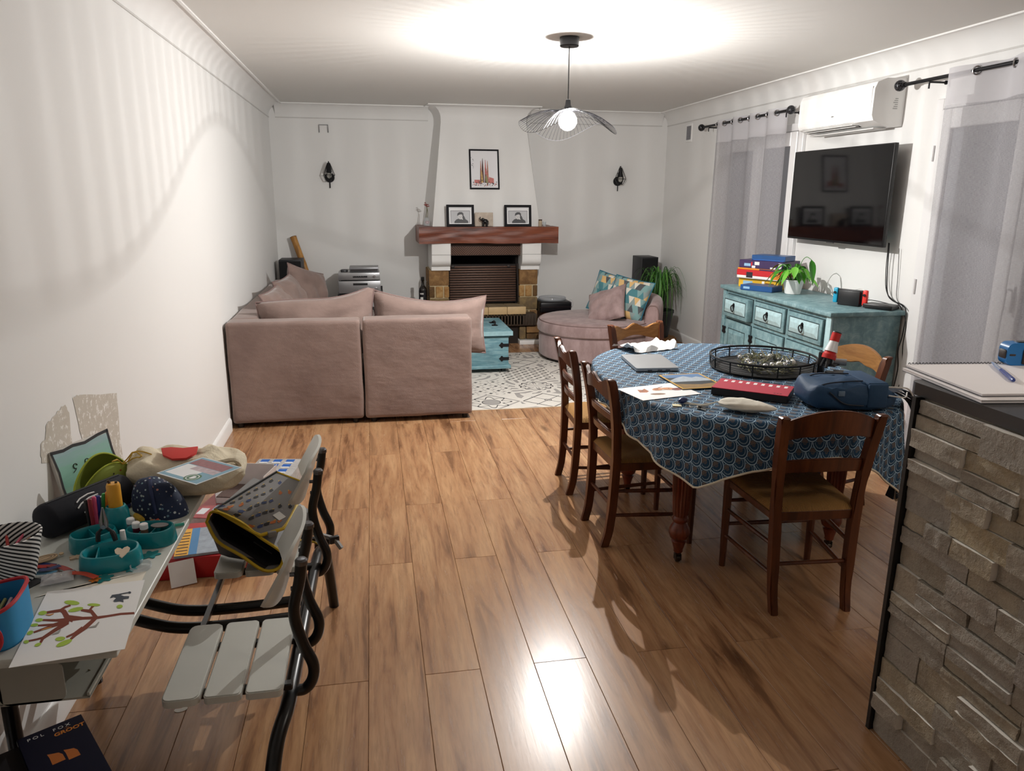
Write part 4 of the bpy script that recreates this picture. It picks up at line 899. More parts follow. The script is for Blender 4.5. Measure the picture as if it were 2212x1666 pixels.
# ------------------------------------------------ things on the sideboard
ZS = SZ+.0008
def gamebox(name, label, cx, cy, rz, w, dpt, z0, h, side, topc, deco, lidf=.0):
    """w along local x, dpt along local y (local -y faces the room's camera side)"""
    t = thing(name, label, 'box', (cx, cy, z0), 0, 'stacked game boxes'); M = T(cx, cy, z0, rz)
    b = B(M); b.box(-w/2+.0015, w/2-.0015, -dpt/2+.0015, dpt/2-.0015, 0, h*.55, .002, 1); obj('tray', b, deco[0] if lidf else side, t)
    b = B(M); b.box(-w/2, w/2, -dpt/2, dpt/2, h*(.32 if lidf else .06), h, .002, 1); obj('lid', b, side, t)
    b = B(M); b.box(-w/2+.004, w/2-.004, -dpt/2+.004, dpt/2-.004, h, h+.0006); obj('lid_print', b, topc, t)
    for (m_, u0, u1, v0, v1) in deco[1]:
        b = B(M); b.box(-w/2+w*u0, -w/2+w*u1, -dpt/2-.0006, -dpt/2+.0005, h*v0, h*v1); obj('side_print', b, m_, t)
    return z0+h+.001
Y_ = mat('#e0b02c', .4); RD = mat('#c2232b', .4); PUR = mat('#3b2a55', .4, var=.3, sc=20); NB = mat('#1b4d86', .35, var=.2); WH = mat('#e8e6e2', .45); OR = mat('#e08a2c', .4); BLU = mat('#2a5fb0', .4); DK = mat('#23202a', .5); BR = mat('#6f4a24', .5); LB = mat('#8fb7d6', .4)
ga = at(1640, 620, 'z', ZS); gx, gy = 4.10, 5.50; yaw = R_(-62)
z = gamebox('flat_box', 'flat blue box lying under the plant end of the yellow game box', 3.985, 5.395, R_(-58), .27, .16, ZS, .042, NB, NB, (NB, [(LB, .1, .3, .3, .7)]))
t = gamebox('game_box', 'yellow board game box at the bottom of the games stack', 4.13, 5.575, yaw, .36, .25, ZS, .075, Y_, Y_, (Y_, [(LB, .12, .36, .25, .7), (WH, .6, .66, .2, .8), (BR, .68, .9, .2, .65)]))
t = gamebox('game_box', 'red and white game box in the middle of the stack', 4.12, 5.55, R_(-60), .40, .27, t, .068, RD, OR, (WH, [(WH, .06, .2, .05, .3), (DK, .22, .36, .1, .75), (WH, .4, .72, .08, .32), (OR, .76, .95, .1, .8), (RD, .44, .66, .36, .8)]), .3)
t = gamebox('game_box', 'thin orange lid between the red and purple game boxes', 4.12, 5.55, R_(-60), .39, .27, t, .012, OR, OR, (OR, [(PUR, .5, .98, .1, .9)]))
t = gamebox('game_box', 'purple game box with white labels near the top of the stack', 4.12, 5.545, R_(-59), .38, .26, t, .062, PUR, PUR, (PUR, [(LB, .12, .27, .25, .6), (WH, .36, .47, .45, .85), (WH, .3, .38, .05, .35), (WH, .72, .84, .08, .28), (WH, .9, .97, .15, .85), (RD, .28, .31, .3, .8)]))
gamebox('flat_box', 'flat blue box on top of the games stack', 4.125, 5.50, R_(-56), .28, .17, t, .04, NB, NB, (NB, [(BLU, .05, .95, .06, .2)]))
# pothos in a white pot
px_, py_ = 4.12, 5.17; PO = thing('pothos_plant', 'leafy green pothos in a white pot on the sideboard', 'plant', (px_, py_, ZS))
b = B(T(px_, py_, ZS)); b.lathe([(.05, 0), (.056, .003), (.075, .1), (.078, .102), (.078, .108), (.07, .108), (.066, .09), (.003, .09)], 28, cap=False); obj('pot', b, mat('#ecebe8', .3, var=.02), PO)
b = B(T(px_, py_, ZS)); b.lathe([(.003, .092), (.068, .092)], 20, cap=False); obj('soil', b, mat('#2a1e16', .95), PO)
random.seed(11); lm = [mat('#4f9a2c', .3, var=.3), mat('#3b8224', .3, var=.3), mat('#6cb13c', .3, var=.3)]
def leaf(b, p, d, up, L_, w):
    d = Vector(d).normalized(); s_ = d.cross(Vector(up)).normalized(); u = s_.cross(d).normalized(); rows = []
    for k in range(8):
        t_ = k/7; hw = w*math.sin(PI*min(1, t_**.75*.985+.012))*(1-.25*t_); c = Vector(p)+d*(L_*t_)-Vector((0, 0, 1))*(L_*.28*t_*t_); rows.append((c-s_*hw+u*hw*.3, c, c+s_*hw+u*hw*.3))
    b.raw([v for r in rows for v in r], [(3*k+j, 3*k+j+1, 3*k+j+4, 3*k+j+3) for k in range(7) for j in (0, 1)])
for i in range(34):
    a = random.uniform(0, 2*PI); rch = random.uniform(.03, .12); hh = random.uniform(.10, .22)-rch*.45; q = Vector((px_+math.cos(a)*rch, py_+math.sin(a)*rch*1.25, ZS+.09+hh*.75)); r0 = Vector((px_+math.cos(a)*.02, py_+math.sin(a)*.02, ZS+.09))
    st = B(); st.tube(spline([r0, r0.lerp(q, .55)+Vector((0, 0, .035)), q], 4), .002, 5); so = obj('stem', st, lm[1], PO)
    b = B(); leaf(b, q, (math.cos(a), math.sin(a)*1.2, random.uniform(-1.5, -.3)), (0, 0, 1), random.uniform(.08, .125), random.uniform(.02, .03)); obj('leaf', b, random.choice(lm), so, smooth=70)
st = B(); q = Vector((px_+.01, py_-.19, ZS+.27)); st.tube(spline([(px_, py_, ZS+.09), (px_+.0, py_-.08, ZS+.24), (px_, py_-.14, ZS+.285), q], 5), .0025, 5); so = obj('stem', st, lm[1], PO); b = B(); leaf(b, q, (.0, -.35, -1), (0, -1, .2), .15, .03); obj('leaf', b, lm[1], so, smooth=70)
# console and black box
DKm = mat('#111114', .4); GCn = thing('game_console', 'handheld game console with red and blue grips standing in a black dock', 'console', (4.19, 4.52, ZS), R_(-52)); M = T(4.175, 4.545, ZS, R_(-62))
b = B(M); b.box(-.075, .075, -.025, .025, 0, .10, .004); obj('dock', b, DKm, GCn)
b = B(M); b.box(-.085, .085, -.007, .007, .012, .108, .003); obj('tablet', b, DKm, GCn)
for x0, x1, c in ((-.118, -.086, '#1f9ec4'), (.086, .118, '#e2372f')):
    b = B(M); b.box(x0, x1, -.014, .014, .010, .112, .008); q = obj('grip', b, mat(c, .4), GCn); b = B(M); b.cyl(((x0+x1)/2, -.013, .08), ((x0+x1)/2, -.022, .08), .008, .009, 10); obj('thumb_stick', b, DKm, q)
b = B(T(4.285, 4.37, ZS, R_(-60))); b.box(-.095, .095, -.06, .06, .003, .032, .006); b.box(-.08, .08, -.05, .05, 0, .004); one('set_top_box', b, mat('#0e0e10', .35), 'flat black set-top box beside the game console on the sideboard', 'box', (4.27, 4.405, ZS))
M_wc = mat('#dedcd8', .4); b = B(); b.tube(spline([(4.33, 4.98, ZS+.004), (4.35, 4.93, ZS+.055), (4.36, 4.88, ZS+.07), (4.36, 4.83, ZS+.04), (4.35, 4.78, ZS+.065), (4.355, 4.70, ZS+.09), (4.37, 4.67, ZS+.05), (4.38, 4.66, ZS+.004)], 6), .0035, 6)
for y, z in ((4.88, .05), (4.78, .045)): b.box(4.345, 4.37, y-.016, y+.016, ZS+z-.018, ZS+z+.018, .005)
one('white_cable', b, M_wc, 'looped white charger cable at the back of the sideboard', 'cable', (4.36, 4.85, ZS))
# cables
M_cab = mat('#0d0d0f', .5)
b = B(); b.tube(spline([(4.36, 4.47, 1.30), (4.365, 4.46, 1.12), (4.37, 4.44, .98), (4.385, 4.40, .93), (4.393, 4.30, .91), (4.37, 4.235, .86), (4.36, 4.23, .72), (4.34, 4.225, .63), (4.36, 4.23, .5), (4.33, 4.22, .3)], 6), .004, 6); b.tube(spline([(4.37, 4.49, 1.30), (4.378, 4.49, 1.1), (4.372, 4.44, .97), (4.394, 4.33, .90), (4.38, 4.235, .8), (4.37, 4.225, .66), (4.385, 4.215, .45), (4.34, 4.205, .33)], 6), .003, 6)
one('cable_bundle', b, M_cab, 'black cables hanging from the television down the sideboard end', 'cable', (4.36, 4.35, .3))
b = B(); b.tube(spline([(4.385, 4.40, 1.27), (4.39, 4.385, 1.1), (4.392, 4.37, .95), (4.394, 4.30, .9)], 6), .002, 5); b.tube(spline([(4.20, 4.44, ZS+.02), (4.26, 4.47, ZS+.045), (4.35, 4.40, ZS+.03), (4.39, 4.33, ZS+.008)], 6), .0028, 6); one('thin_cable', b, M_cab, 'thin dark cable from the wall to the black set-top box', 'cable', (4.38, 4.38, .9))
b = B(); b.tube(spline([(4.396, 4.17, .84), (4.39, 4.12, .80), (4.394, 4.10, .72), (4.397, 4.13, .66)], 6), .0022, 5); one('wall_wire', b, mat('#8a8680', .5), 'thin grey wire curling from the wall beside the sideboard', 'cable', (4.396, 4.13, .66))
PS_ = thing('power_strip', 'white power strip with glowing red switch beside the sideboard end', 'power strip', (4.25, 4.16, .02)); M = T(4.235, 4.165, .165, R_(20), R_(12), R_(14))
b = B(M); b.box(-.026, .026, -.018, .018, -.15, .15, .005); obj('housing', b, mat('#c9c4b8', .5), PS_)
b = B(M); b.box(-.014, .014, -.024, -.015, .115, .14, .002); obj('switch', b, mat('#ff3a1c', .4, emit=2.5), PS_)
b = B(M); b.box(-.028, .028, -.062, -.016, .03, .105, .012); obj('plug', b, DKm, PS_); b = B(M); b.cyl((0, -.018, -.02), (0, -.045, -.02), .02, .016, 12); obj('plug', b, M_wc, PS_)
b = B(); b.tube(spline([M @ Vector((0, 0, -.15)), (4.19, 4.13, .012), (4.14, 4.06, .006), (4.2, 3.98, .006)], 5), .0045, 6); obj('flex', b, M_cab, PS_)
b = B(); b.box(4.10, 4.17, 4.05, 4.13, .001, .035, .008); one('black_adapter', b, DKm, 'black mains adapter lying on the floor beside the power strip', 'adapter', (4.135, 4.09, 0))
# ================================================================== dining chairs
g = G('waxed_cherry_wood', .33); v = g.obj(); c_, n_ = wood(g, v, '#32170b', '#502713', '#6c3b1f', 1.1, 2, False); g.col(c_); M_ch = g.mat
g = G('light_waxed_oak', .38); v = g.obj(); c_, n_ = wood(g, v, '#6b431f', '#8f5f30', '#a87842', 1.1, 0, False); g.col(c_); M_ch2 = g.mat
g = G('woven_rush', .7, 0, .3); v = g.obj(); x, y, z = g.xyz(v); y = y+.0
dg = (x.ab()*.98) > y.ab(); st_ = g.m('ADD', dg*y*1., (1.-dg)*x); s1 = g.m('SINE', st_*1050.+g.noise(v, 25.)*4.)
g.col(g.mix(g.step(s1, -.9, .6), '#6f4a26', g.mix(g.noise(v, 14.), '#b88648', '#d2a262'))); g.bump(s1, .6, .003); M_rush = g.mat
SH = .43
def make_chair(style, wood_m, crest_m):
    t = thing('dining_chair', 'tmp', 'chair')
    fx, bx_, fy, by = .198, .165, .185, -.185
    # back posts
    for s_ in (-1, 1):
        pts = spline([(s_*.150, by-.035, 0), (s_*.153, by-.012, .12), (s_*.162, by, SH), (s_*.174, by-.012, .62), (s_*.186, by-.04, .78), (s_*.19, by-.052, .815)], 4)
        b = B(); n = len(pts)
        for k, p in enumerate(pts): pass
        w = [.0165]*n; 
        # rectangular-ish post
        rings = []
        for k, p in enumerate(pts):
            hx, hy = .0145+.003*min(1, k/8), .019
            if k == n-1: hx, hy = hx*.6, hy*.6
            rings.append([(p.x-hx, p.y-hy, p.z), (p.x+hx, p.y-hy, p.z), (p.x+hx, p.y+hy, p.z), (p.x-hx, p.y+hy, p.z)])
        b.raw([q for r_ in rings for q in r_], [(4*k+j, 4*k+(j+1) % 4, 4*k+4+(j+1) % 4, 4*k+4+j) for k in range(n-1) for j in range(4)]+[(3, 2, 1, 0), (4*n-4, 4*n-3, 4*n-2, 4*n-1)])
        bmesh.ops.bevel(b.bm, geom=[e for e in b.bm.edges if abs((e.verts[0].co-e.verts[1].co).normalized().z) > .6], offset=.005, segments=2, affect='EDGES')
        obj('back_post', b, wood_m, t, smooth=50)
        b = B(); b.tube([(s_*fx, fy, 0), (s_*fx, fy, .1), (s_*fx, fy, SH-.03), (s_*fx, fy, SH-.005)], [.0135, .0155, .0195, .019], 10); obj('leg', b, wood_m, t)
    # seat frame rails
    for p, q in (((-fx, fy, SH-.03), (fx, fy, SH-.03)), ((-fx, fy, SH-.03), (-bx_, by, SH-.03)), ((fx, fy, SH-.03), (bx_, by, SH-.03)), ((-bx_, by, SH-.03), (bx_, by, SH-.03))):
        b = B(); d = Vector(q)-Vector(p); L_ = d.length; F = frame(p, d); b.M = F; b.box(0, L_, -.006, .010 if p[1] != by else .006, -.022, .018, .003, 1); obj('seat_rail', b, wood_m, t)
    def seatf(u, v):
        yy = by-.005+v*(fy-by+.03); hw = (bx_+(fx-bx_)*v)+.012; e = (2*u-1); x = e*hw
        rd = (1-abs(e)**8)*(1-abs(2*v-1)**8); front = .022*(max(0, v-.85)/.15)**2*0
        bow = .012*(1-e*e)*v
        dip = -.014*math.exp(-(e*e+(2*v-1)**2)*2.2)
        return (x, yy+bow, SH-.012+.024*rd**.5+dip)
    b = B(); b.grid(seatf, 24, 24); b.grid(lambda u, v: (seatf(u, v)[0]*.995, seatf(u, v)[1]*.995, SH-.02+.0), 2, 2); obj('rush_seat', b, M_rush, t, smooth=60)
    # crest rail and slat
    def rail(nm, zf, hf, x0, y0, curve, m_):
        """zf(u) bottom, hf(u) top"""
        b = B(); N = 18; vs_ = []
        for k in range(N+1):
            u = k/N; e = 2*u-1; x = x0*e; yb = y0-curve*(1-e*e)
            for (dy, z) in ((-.009, zf(e)), (-.009, hf(e)), (.009, hf(e)), (.009, zf(e))): vs_.append((x, yb+dy-(z-.6)*.1, z))
        b.raw(vs_, [(4*k+j, 4*k+(j+1) % 4, 4*k+4+(j+1) % 4, 4*k+4+j) for k in range(N) for j in range(4)]+[(3, 2, 1, 0), (4*N, 4*N+1, 4*N+2, 4*N+3)])
        bmesh.ops.bevel(b.bm, geom=[e for e in b.bm.edges if abs((e.verts[0].co-e.verts[1].co).normalized().x) > .7], offset=.004, segments=2, affect='EDGES')
        obj(nm, b, m_, t, smooth=50)
    if style == 0:
        rail('crest_rail', lambda e: .712+.03*(1-abs(e)**2)+.006*math.cos(e*9)*(1-abs(e)), lambda e: .788+.05*(1-e*e), .178, by-.015, .03, crest_m)
        rail('back_slat', lambda e: .575+.012*(1-e*e), lambda e: .625+.016*(1-e*e), .168, by-.003, .026, wood_m)
    else:
        rail('crest_rail', lambda e: .71+.022*math.cos(e*PI)*.7+.01, lambda e: .79+.016*math.cos(e*2.2*PI)*(1-abs(e)*.3)+.004, .178, by-.015, .03, crest_m)
        rail('back_slat', lambda e: .60+.014*(1-e*e), lambda e: .635+.018*(1-e*e), .17, by-.004, .026, wood_m)
        rail('back_slat', lambda e: .51+.014*(1-e*e), lambda e: .545+.018*(1-e*e), .166, by-.002, .026, wood_m)
    for s_ in (-1, 1):
        for z in (.15, .27): b = B(); b.tube([(s_*(fx-.0), fy, z), (s_*.178, 0, z+.003), (s_*.156, by-.008, z+.006)], [.008, .0105, .008], 8); obj('stretcher', b, wood_m, t)
    for z in (.20, .31): b = B(); b.tube([(-fx, fy, z), (0, fy, z), (fx, fy, z)], [.008, .0105, .008], 8); obj('stretcher', b, wood_m, t)
    b = B(); b.tube([(-.155, by-.006, .2), (.155, by-.006, .2)], .0085, 8); obj('stretcher', b, wood_m, t)
    t['group'] = 'rush seated dining chairs'
    return t
cA = make_chair(0, M_ch, M_ch); cB = make_chair(1, M_ch, M_ch)
cA.location = (2.675, 2.612, 0); cA.rotation_euler = (0, 0, R_(-4)); cA['label'] = 'dark rush seated chair, its back turned to the kitchen, half under the tablecloth'
cB.location = (2.243, 3.235, 0); cB.rotation_euler = (0, 0, R_(-88)); cB['label'] = 'rush seated ladder back chair beside the drawing sheet, facing the table'
dup(cB, (2.25, 3.855, 0), R_(-92), 'rush seated chair beside the laptop, on the sofa side of the table')
c3 = dup(cB, (2.70, 4.235, 0), R_(197), 'light brown dining chair between the table and the love seat')
c4 = dup(cA, (3.285, 3.43, 0), R_(99), 'light brown arched back chair in front of the sideboard end')
for cc in (c3, c4):
    for ch in cc.children:
        if ch.name.startswith('crest_rail'): ch.data = ch.data.copy(); ch.data.materials[0] = M_ch2
# ================================================================== dining table
TX, TY, TA, TB, TN, TZ = 2.70, 3.265, .615, .775, 2.5, .755
def sup(th, k=1.):
    c, s_ = math.cos(th), math.sin(th); r_ = (abs(c/TA)**TN+abs(s_/TB)**TN)**(-1/TN); return Vector((c*r_*k, s_*r_*k))
DT = thing('dining_table', 'oval wooden dining table with turned fluted legs on castors', 'table', (TX, TY, 0))
g = G('red_mahogany', .28); v = g.obj(); c_, n_ = wood(g, v, '#451a0e', '#6b2c18', '#853f22', 1.1, 2, False); g.col(c_); M_mah = g.mat
b = B(); b.prism([tuple(sup(2*PI*k/64)+Vector((TX, TY))) for k in range(64)], .025, T(0, 0, TZ-.028)); obj('table_top', b, M_mah, DT)
b = B(); P = [(TX-.40, TY-.42), (TX+.40, TY-.42), (TX+.40, TY+.42), (TX-.40, TY+.42)]
for i in range(4):
    p, q = Vector(P[i]+(0,)), Vector(P[(i+1) % 4]+(0,)); d = q-p; bb = B(frame((p.x, p.y, 0), d)); bb.box(0, d.length, -.012, .012, TZ-.125, TZ-.028); obj('apron', bb, M_mah, DT)
def turned_leg(x, y):
    b = B(); N = 32; prof = [(.046, .727), (.046, .62), (.04, .60), (.045, .585), (.036, .57), (.041, .555), (.043, .50), (.038, .35), (.032, .24), (.030, .225), (.036, .215), (.036, .205), (.028, .195), (.044, .165), (.047, .145), (.040, .122), (.026, .112), (.034, .105), (.028, .09), (.02, .062), (.021, .055), (.018, .05)]
    rings = []
    for r_, z in prof:
        fl = .09 if .235 < z < .56 else 0
        rings.append([b.bm.verts.new((x+r_*(1+fl*(math.cos(16*2*PI*k/N*1.0) if k % 2 == 0 else -1)*1.0)*math.cos(2*PI*k/N), y+r_*(1+fl*(1 if k % 2 == 0 else -1))*math.sin(2*PI*k/N), z)) for k in range(N)])
    for a_, c_ in zip(rings, rings[1:]):
        for k in range(N): b.bm.faces.new((a_[k], a_[(k+1) % N], c_[(k+1) % N], c_[k]))
    b.bm.faces.new(rings[0]); b.bm.faces.new(rings[-1][::-1]); lg = obj('leg', b, M_mah, DT, smooth=40)
    b = B(); b.cyl((x, y, .05), (x, y, .035), .016, .012, 12); b.box(x-.013, x-.009, y-.012, y+.016, .012, .04); b.box(x+.009, x+.013, y-.012, y+.016, .012, .04); b.cyl((x-.008, y+.004, .0165), (x+.008, y+.004, .0165), .016, None, 14); obj('castor', b, mat('#4a4038', .3, .8), lg)
for x, y in ((2.307, 2.875), (3.05, 2.875), (2.345, 3.68), (3.05, 3.68)): turned_leg(x, y)
# tablecloth with scallop print
g = G('blue_scallop_cotton', .75, 0, .2); p = g.uv(); ux, uy, _ = g.xyz(p); s0 = .062
u = ux/s0; vv = uy/(s0*.62); row = vv.fl(); fv = vv.fr(); par = row.mod(2.)*.5
du = ((u+par).fr()-.5); dvv = 1.-fv; r1 = g.m('SQRT', du*du*4.+dvv*dvv)
in_a = r1 < 1.; ang = g.m('ARCTAN2', dvv, du*2.)
line = g.m('MULTIPLY', r1 > .88, r1 < .97); dots = g.m('MULTIPLY', g.m('MULTIPLY', r1 > .58, r1 < .68), g.m('SINE', ang*30.) > .35)
du2 = ((u+par+.5).fr()-.5); r2 = g.m('SQRT', du2*du2*4.+fv*fv*1.0)
fan = g.m('MULTIPLY', g.m('MULTIPLY', 1.-in_a, r2 < .42), (g.m('SINE', g.m('ARCTAN2', fv, du2*2.)*16.) > -.3)); ring2 = g.m('MULTIPLY', 1.-in_a, g.m('MULTIPLY', r2 > .46, r2 < .54))
fan2 = g.m('MULTIPLY', g.m('MULTIPLY', r1 < .27, r1 > .08), g.m('SINE', ang*18.) > -.2)
base = g.mix(g.noise(p, 30.), '#1f3d58', '#264661'); base = g.mix(fan2*.9, base, '#6d6256'); base = g.mix(line.mx(ring2*.35), base, '#a9c4d6'); base = g.mix(dots, base, '#b9cfdb'); base = g.mix(fan*.9, base, '#7d6a55'); g.col(base); g.bump(g.noise(p, 900., 2), .15, .001); M_tc = g.mat
def hem_depth(deg):
    tips = [(236, .30), (305, .43), (53, .30), (126, .30)]; mids = [(180, .13), (270, .15), (0, .13), (90, .14)]
    K = sorted(tips+mids); K = [(K[-1][0]-360, K[-1][1])]+K+[(K[0][0]+360, K[0][1])]
    deg %= 360
    for (a, x), (c, y) in zip(K, K[1:]):
        if a <= deg <= c:
            t_ = (deg-a)/(c-a); tip_at_c = y > x; w_ = t_ if tip_at_c else 1-t_; lo_, hi = min(x, y), max(x, y); return lo_+(hi-lo_)*w_**1.7
NA = 240
def cloth_pt(i, k, NR=16, NS=14):
    th = 2*PI*i/NA; q = sup(th); nrm = Vector((q.x/TA**2, q.y/TB**2)).normalized()
    if k <= NR:
        f = k/NR; e = q*f; w_ = .0012*mnoise.noise(Vector((e.x*9, e.y*9, 0))); return Vector((TX+e.x, TY+e.y, TZ+.003+w_)), e
    d = hem_depth(math.degrees(th))*(k-NR)/NS; rr_ = .014
    fold = .016*min(1, d/.2)*(math.sin(th*23)+.6*math.sin(th*11+1))+.025*min(1, (d/.35))*mnoise.noise(Vector((th*4, 1.5, d*2)))
    if d < rr_*1.57: a = d/rr_; o, z = rr_*math.sin(a), -rr_*(1-math.cos(a))
    else: o, z = rr_, -rr_-(d-rr_*1.57)
    o2 = .004+o+max(-.008, fold)+.05*d
    e = q+nrm*o2; return Vector((TX+e.x, TY+e.y, TZ+.003+z)), q+nrm*d
b = B(); b.uvl = b.bm.loops.layers.uv.new('UVMap'); NT = 30; V = []; U = []
for k in range(1, NT+1):
    r_ = [cloth_pt(i, k) for i in range(NA)]; V.append([b.bm.verts.new(p) for p, e in r_]); U.append([e for p, e in r_])
c0 = b.bm.verts.new((TX, TY, TZ+.003))
def uvset(f, us):
    for lp, e in zip(f.loops, us): lp[b.uvl].uv = (e.x+20., e.y+20.)
for i in range(NA):
    j = (i+1) % NA; f = b.bm.faces.new((c0, V[0][i], V[0][j])); uvset(f, [Vector((0, 0)), U[0][i], U[0][j]])
    for k in range(NT-1): f = b.bm.faces.new((V[k][i], V[k+1][i], V[k+1][j], V[k][j])); uvset(f, [U[k][i], U[k+1][i], U[k+1][j], U[k][j]])
hemp = [V[NT-1][i].co.copy() for i in range(NA)]
TC = thing('tablecloth', 'blue scallop patterned tablecloth draped over the oval table', 'tablecloth', (TX, TY, TZ))
obj('cloth', b, M_tc, TC, smooth=70)
b = B(); b.tube([p+Vector((0, 0, .002)) for p in hemp], .0045, 6, True); obj('cream_hem', b, mat('#d6ccb8', .8), TC)
ZT = TZ+.0055
# ------------------------------------------------ things on the table
M_pap = mat('#e9e8e6', .6, var=.02)
random.seed(5); b = B(); N = 12; ctr = Vector((2.50, 3.93)); tp = []
def crum(u, v):
    x, y = (u-.5)*.30, (v-.5)*.21; a = R_(18); z = .006+.022*abs(mnoise.noise(Vector((u*4.5, v*4.5, 2.2))))*2*(1-.5*abs(u-.5))+.028*max(0, abs(u-.5)*2-.72)/.28*(1 if v < .5 else .4)
    return (ctr.x+x*math.cos(a)-y*math.sin(a), ctr.y+x*math.sin(a)+y*math.cos(a), ZT+z*(1 if 0 < v < 1 else .3))
b.grid(crum, N, N); o = one('crumpled_paper', b, M_pap, 'crumpled sheet of white paper on the tablecloth near the far chair', 'paper', (ctr.x, ctr.y, ZT), smooth=0)
# laptop
LP = thing('laptop', 'closed silver laptop on the blue tablecloth', 'laptop', (2.38, 3.53, ZT), 0); M = T(2.375, 3.53, ZT, R_(-5)); M_alu = mat('#b3b4b6', .35, .75, var=.03)
b = B(M); b.prism(rrect(-.107, .107, -.162, .162, .012), .008, T(0, 0, .003)); obj('base', b, M_alu, LP)
b = B(M); b.prism(rrect(-.107, .107, -.162, .162, .012), .006, T(0, 0, .0118)); obj('lid', b, M_alu, LP)
b = B(M); b.prism(rrect(-.1055, .1055, -.1605, .1605, .012), .0012, T(0, 0, .0108)); obj('seam', b, mat('#3a3b3d', .5), LP)
for x in (-.05, .0, .04): b = B(M); b.box(x, x+.022, -.1628, -.160, .0045, .0085); obj('port', b, mat('#18181a', .5), LP)
for x, y in ((-.08, -.14), (.08, -.14), (-.08, .14), (.08, .14)): b = B(M); b.cyl((x, y, 0), (x, y, .0035), .008, None, 10); obj('foot', b, mat('#222', .6) if False else DKm, LP)
def quad_frame(pts, z):
    """matrix + size from three corners: origin corner, +x corner, +y corner"""
    o, xx, yy = [Vector((p[0], p[1], z)) for p in pts]; return frame(o, xx-o), (xx-o).length, (yy-o).length
# drawing of animals on white sheet
def sheet(name, label, cat, c, rz, w, h, z, mats, prints, th=.0008, group=None):
    t = thing(name, label, cat, (c[0], c[1], z), 0, group); M = T(c[0], c[1], z, rz); b = B(M); b.box(-w/2, w/2, -h/2, h/2, 0, th); obj('sheet', b, mats[0], t)
    b = B(M)
    for i, (mi, poly) in enumerate(prints): b.mi = mi; b.flat(poly, th+.0002+i*.00003)
    if prints: obj('drawn_picture', b, mats, t, smooth=0, recalc=False)
    return t
dm = [M_pap, mat('#a5643a', .7, var=.3, sc=40), mat('#8a6a4c', .7, var=.3, sc=40), mat('#7b3a34', .7, var=.3, sc=40), mat('#4d4440', .7), mat('#c98d62', .7)]
pr = [(1, [(-.09, .01), (-.075, .055), (-.055, .045), (-.035, .06), (-.04, .015), (-.06, 0)]), (2, ell(-.03, -.04, .035, .014, 12, -15)), (5, ell(.015, .03, .03, .02, 12, 20)), (1, ell(.01, .035, .012, .012)), (5, ell(.065, .02, .032, .022, 12, -20)), (3, ell(.10, .0, .03, .02, 12, 10)), (3, strip2d([(.03, .05), (.06, .06), (.09, .05), (.1, .03)], .006)[0]), (4, ell(-.065, .03, .004, .004, 8)), (4, ell(.02, .04, .004, .004, 8)), (4, ell(.07, .025, .004, .004, 8))]
pr += [(4, q) for q in strip2d([(-.01, .015), (.02, .008), (.05, .01), (.08, -.012)], .003)]
sheet('animal_drawing', 'white sheet with brown animal drawings under the magazine on the tablecloth', 'drawing', (2.225, 3.005), R_(13), .297, .21, ZT, dm, pr)
# magazine
mm = [mat('#3d4247', .35, var=.5, sc=30), mat('#d5a43a', .35), mat('#5d7fa8', .35, var=.2), mat('#aab4bd', .35, var=.4, sc=40), mat('#8b6f42', .4, var=.4, sc=40), mat('#2e3436', .4, var=.4, sc=40)]
w, h = .21, .27; e = .009
pr = [(1, [(-w/2, -h/2), (w/2, -h/2), (w/2, h/2), (-w/2, h/2)]), (5, [(-w/2+e, -h/2+e), (w/2-e, -h/2+e), (w/2-e, h/2-e), (-w/2+e, h/2-e)]), (2, [(-w/2+e, .07), (w/2-e, .05), (w/2-e, h/2-e), (-w/2+e, h/2-e)]), (3, [(-w/2+e, .02), (-.05, .06), (0, .09), (.03, .055), (.06, .075), (w/2-e, .03), (w/2-e, -.01), (-w/2+e, -.01)]), (4, [(-w/2+e, -h/2+e), (w/2-e, -h/2+e), (w/2-e, -.05), (.02, -.07), (-w/2+e, -.045)])]
MG = sheet('magazine', 'yellow bordered magazine with a mountain photo lying on the drawing', 'magazine', (2.437, 3.145), R_(2), w, h, ZT+.0015, mm, pr, .004)
# red calendar box
RB = thing('advent_box', 'flat red box with a row of white squares and black sides', 'box', (2.61, 2.90, ZT)); M = T(2.612, 2.897, ZT, R_(-38.5)); Lr, Wr = .315, .185
b = B(M); b.box(-Lr/2, Lr/2, -Wr/2, Wr/2, 0, .03, .002, 1); obj('black_sides', b, mat('#120d10', .5), RB)
b = B(M); b.box(-Lr/2, Lr/2, -Wr/2, Wr/2, .0302, .033, .001, 1); obj('red_lid', b, mat('#b3283f', .5, var=.08), RB)
for i in range(9): b = B(M); x = -Lr/2+.03+i*.032; b.box(x-.007, x+.007, Wr/2-.055, Wr/2-.022, .033, .0336); obj('white_square', b, mat('#e9e2e0', .5), RB)
b = B(M)
for k in range(3): b.box(Lr/2-.06+k*.012, Lr/2-.052+k*.012, -Wr/2+.02, -Wr/2+.028, .033, .0334)
obj('small_print', b, mat('#5c1320', .5), RB)
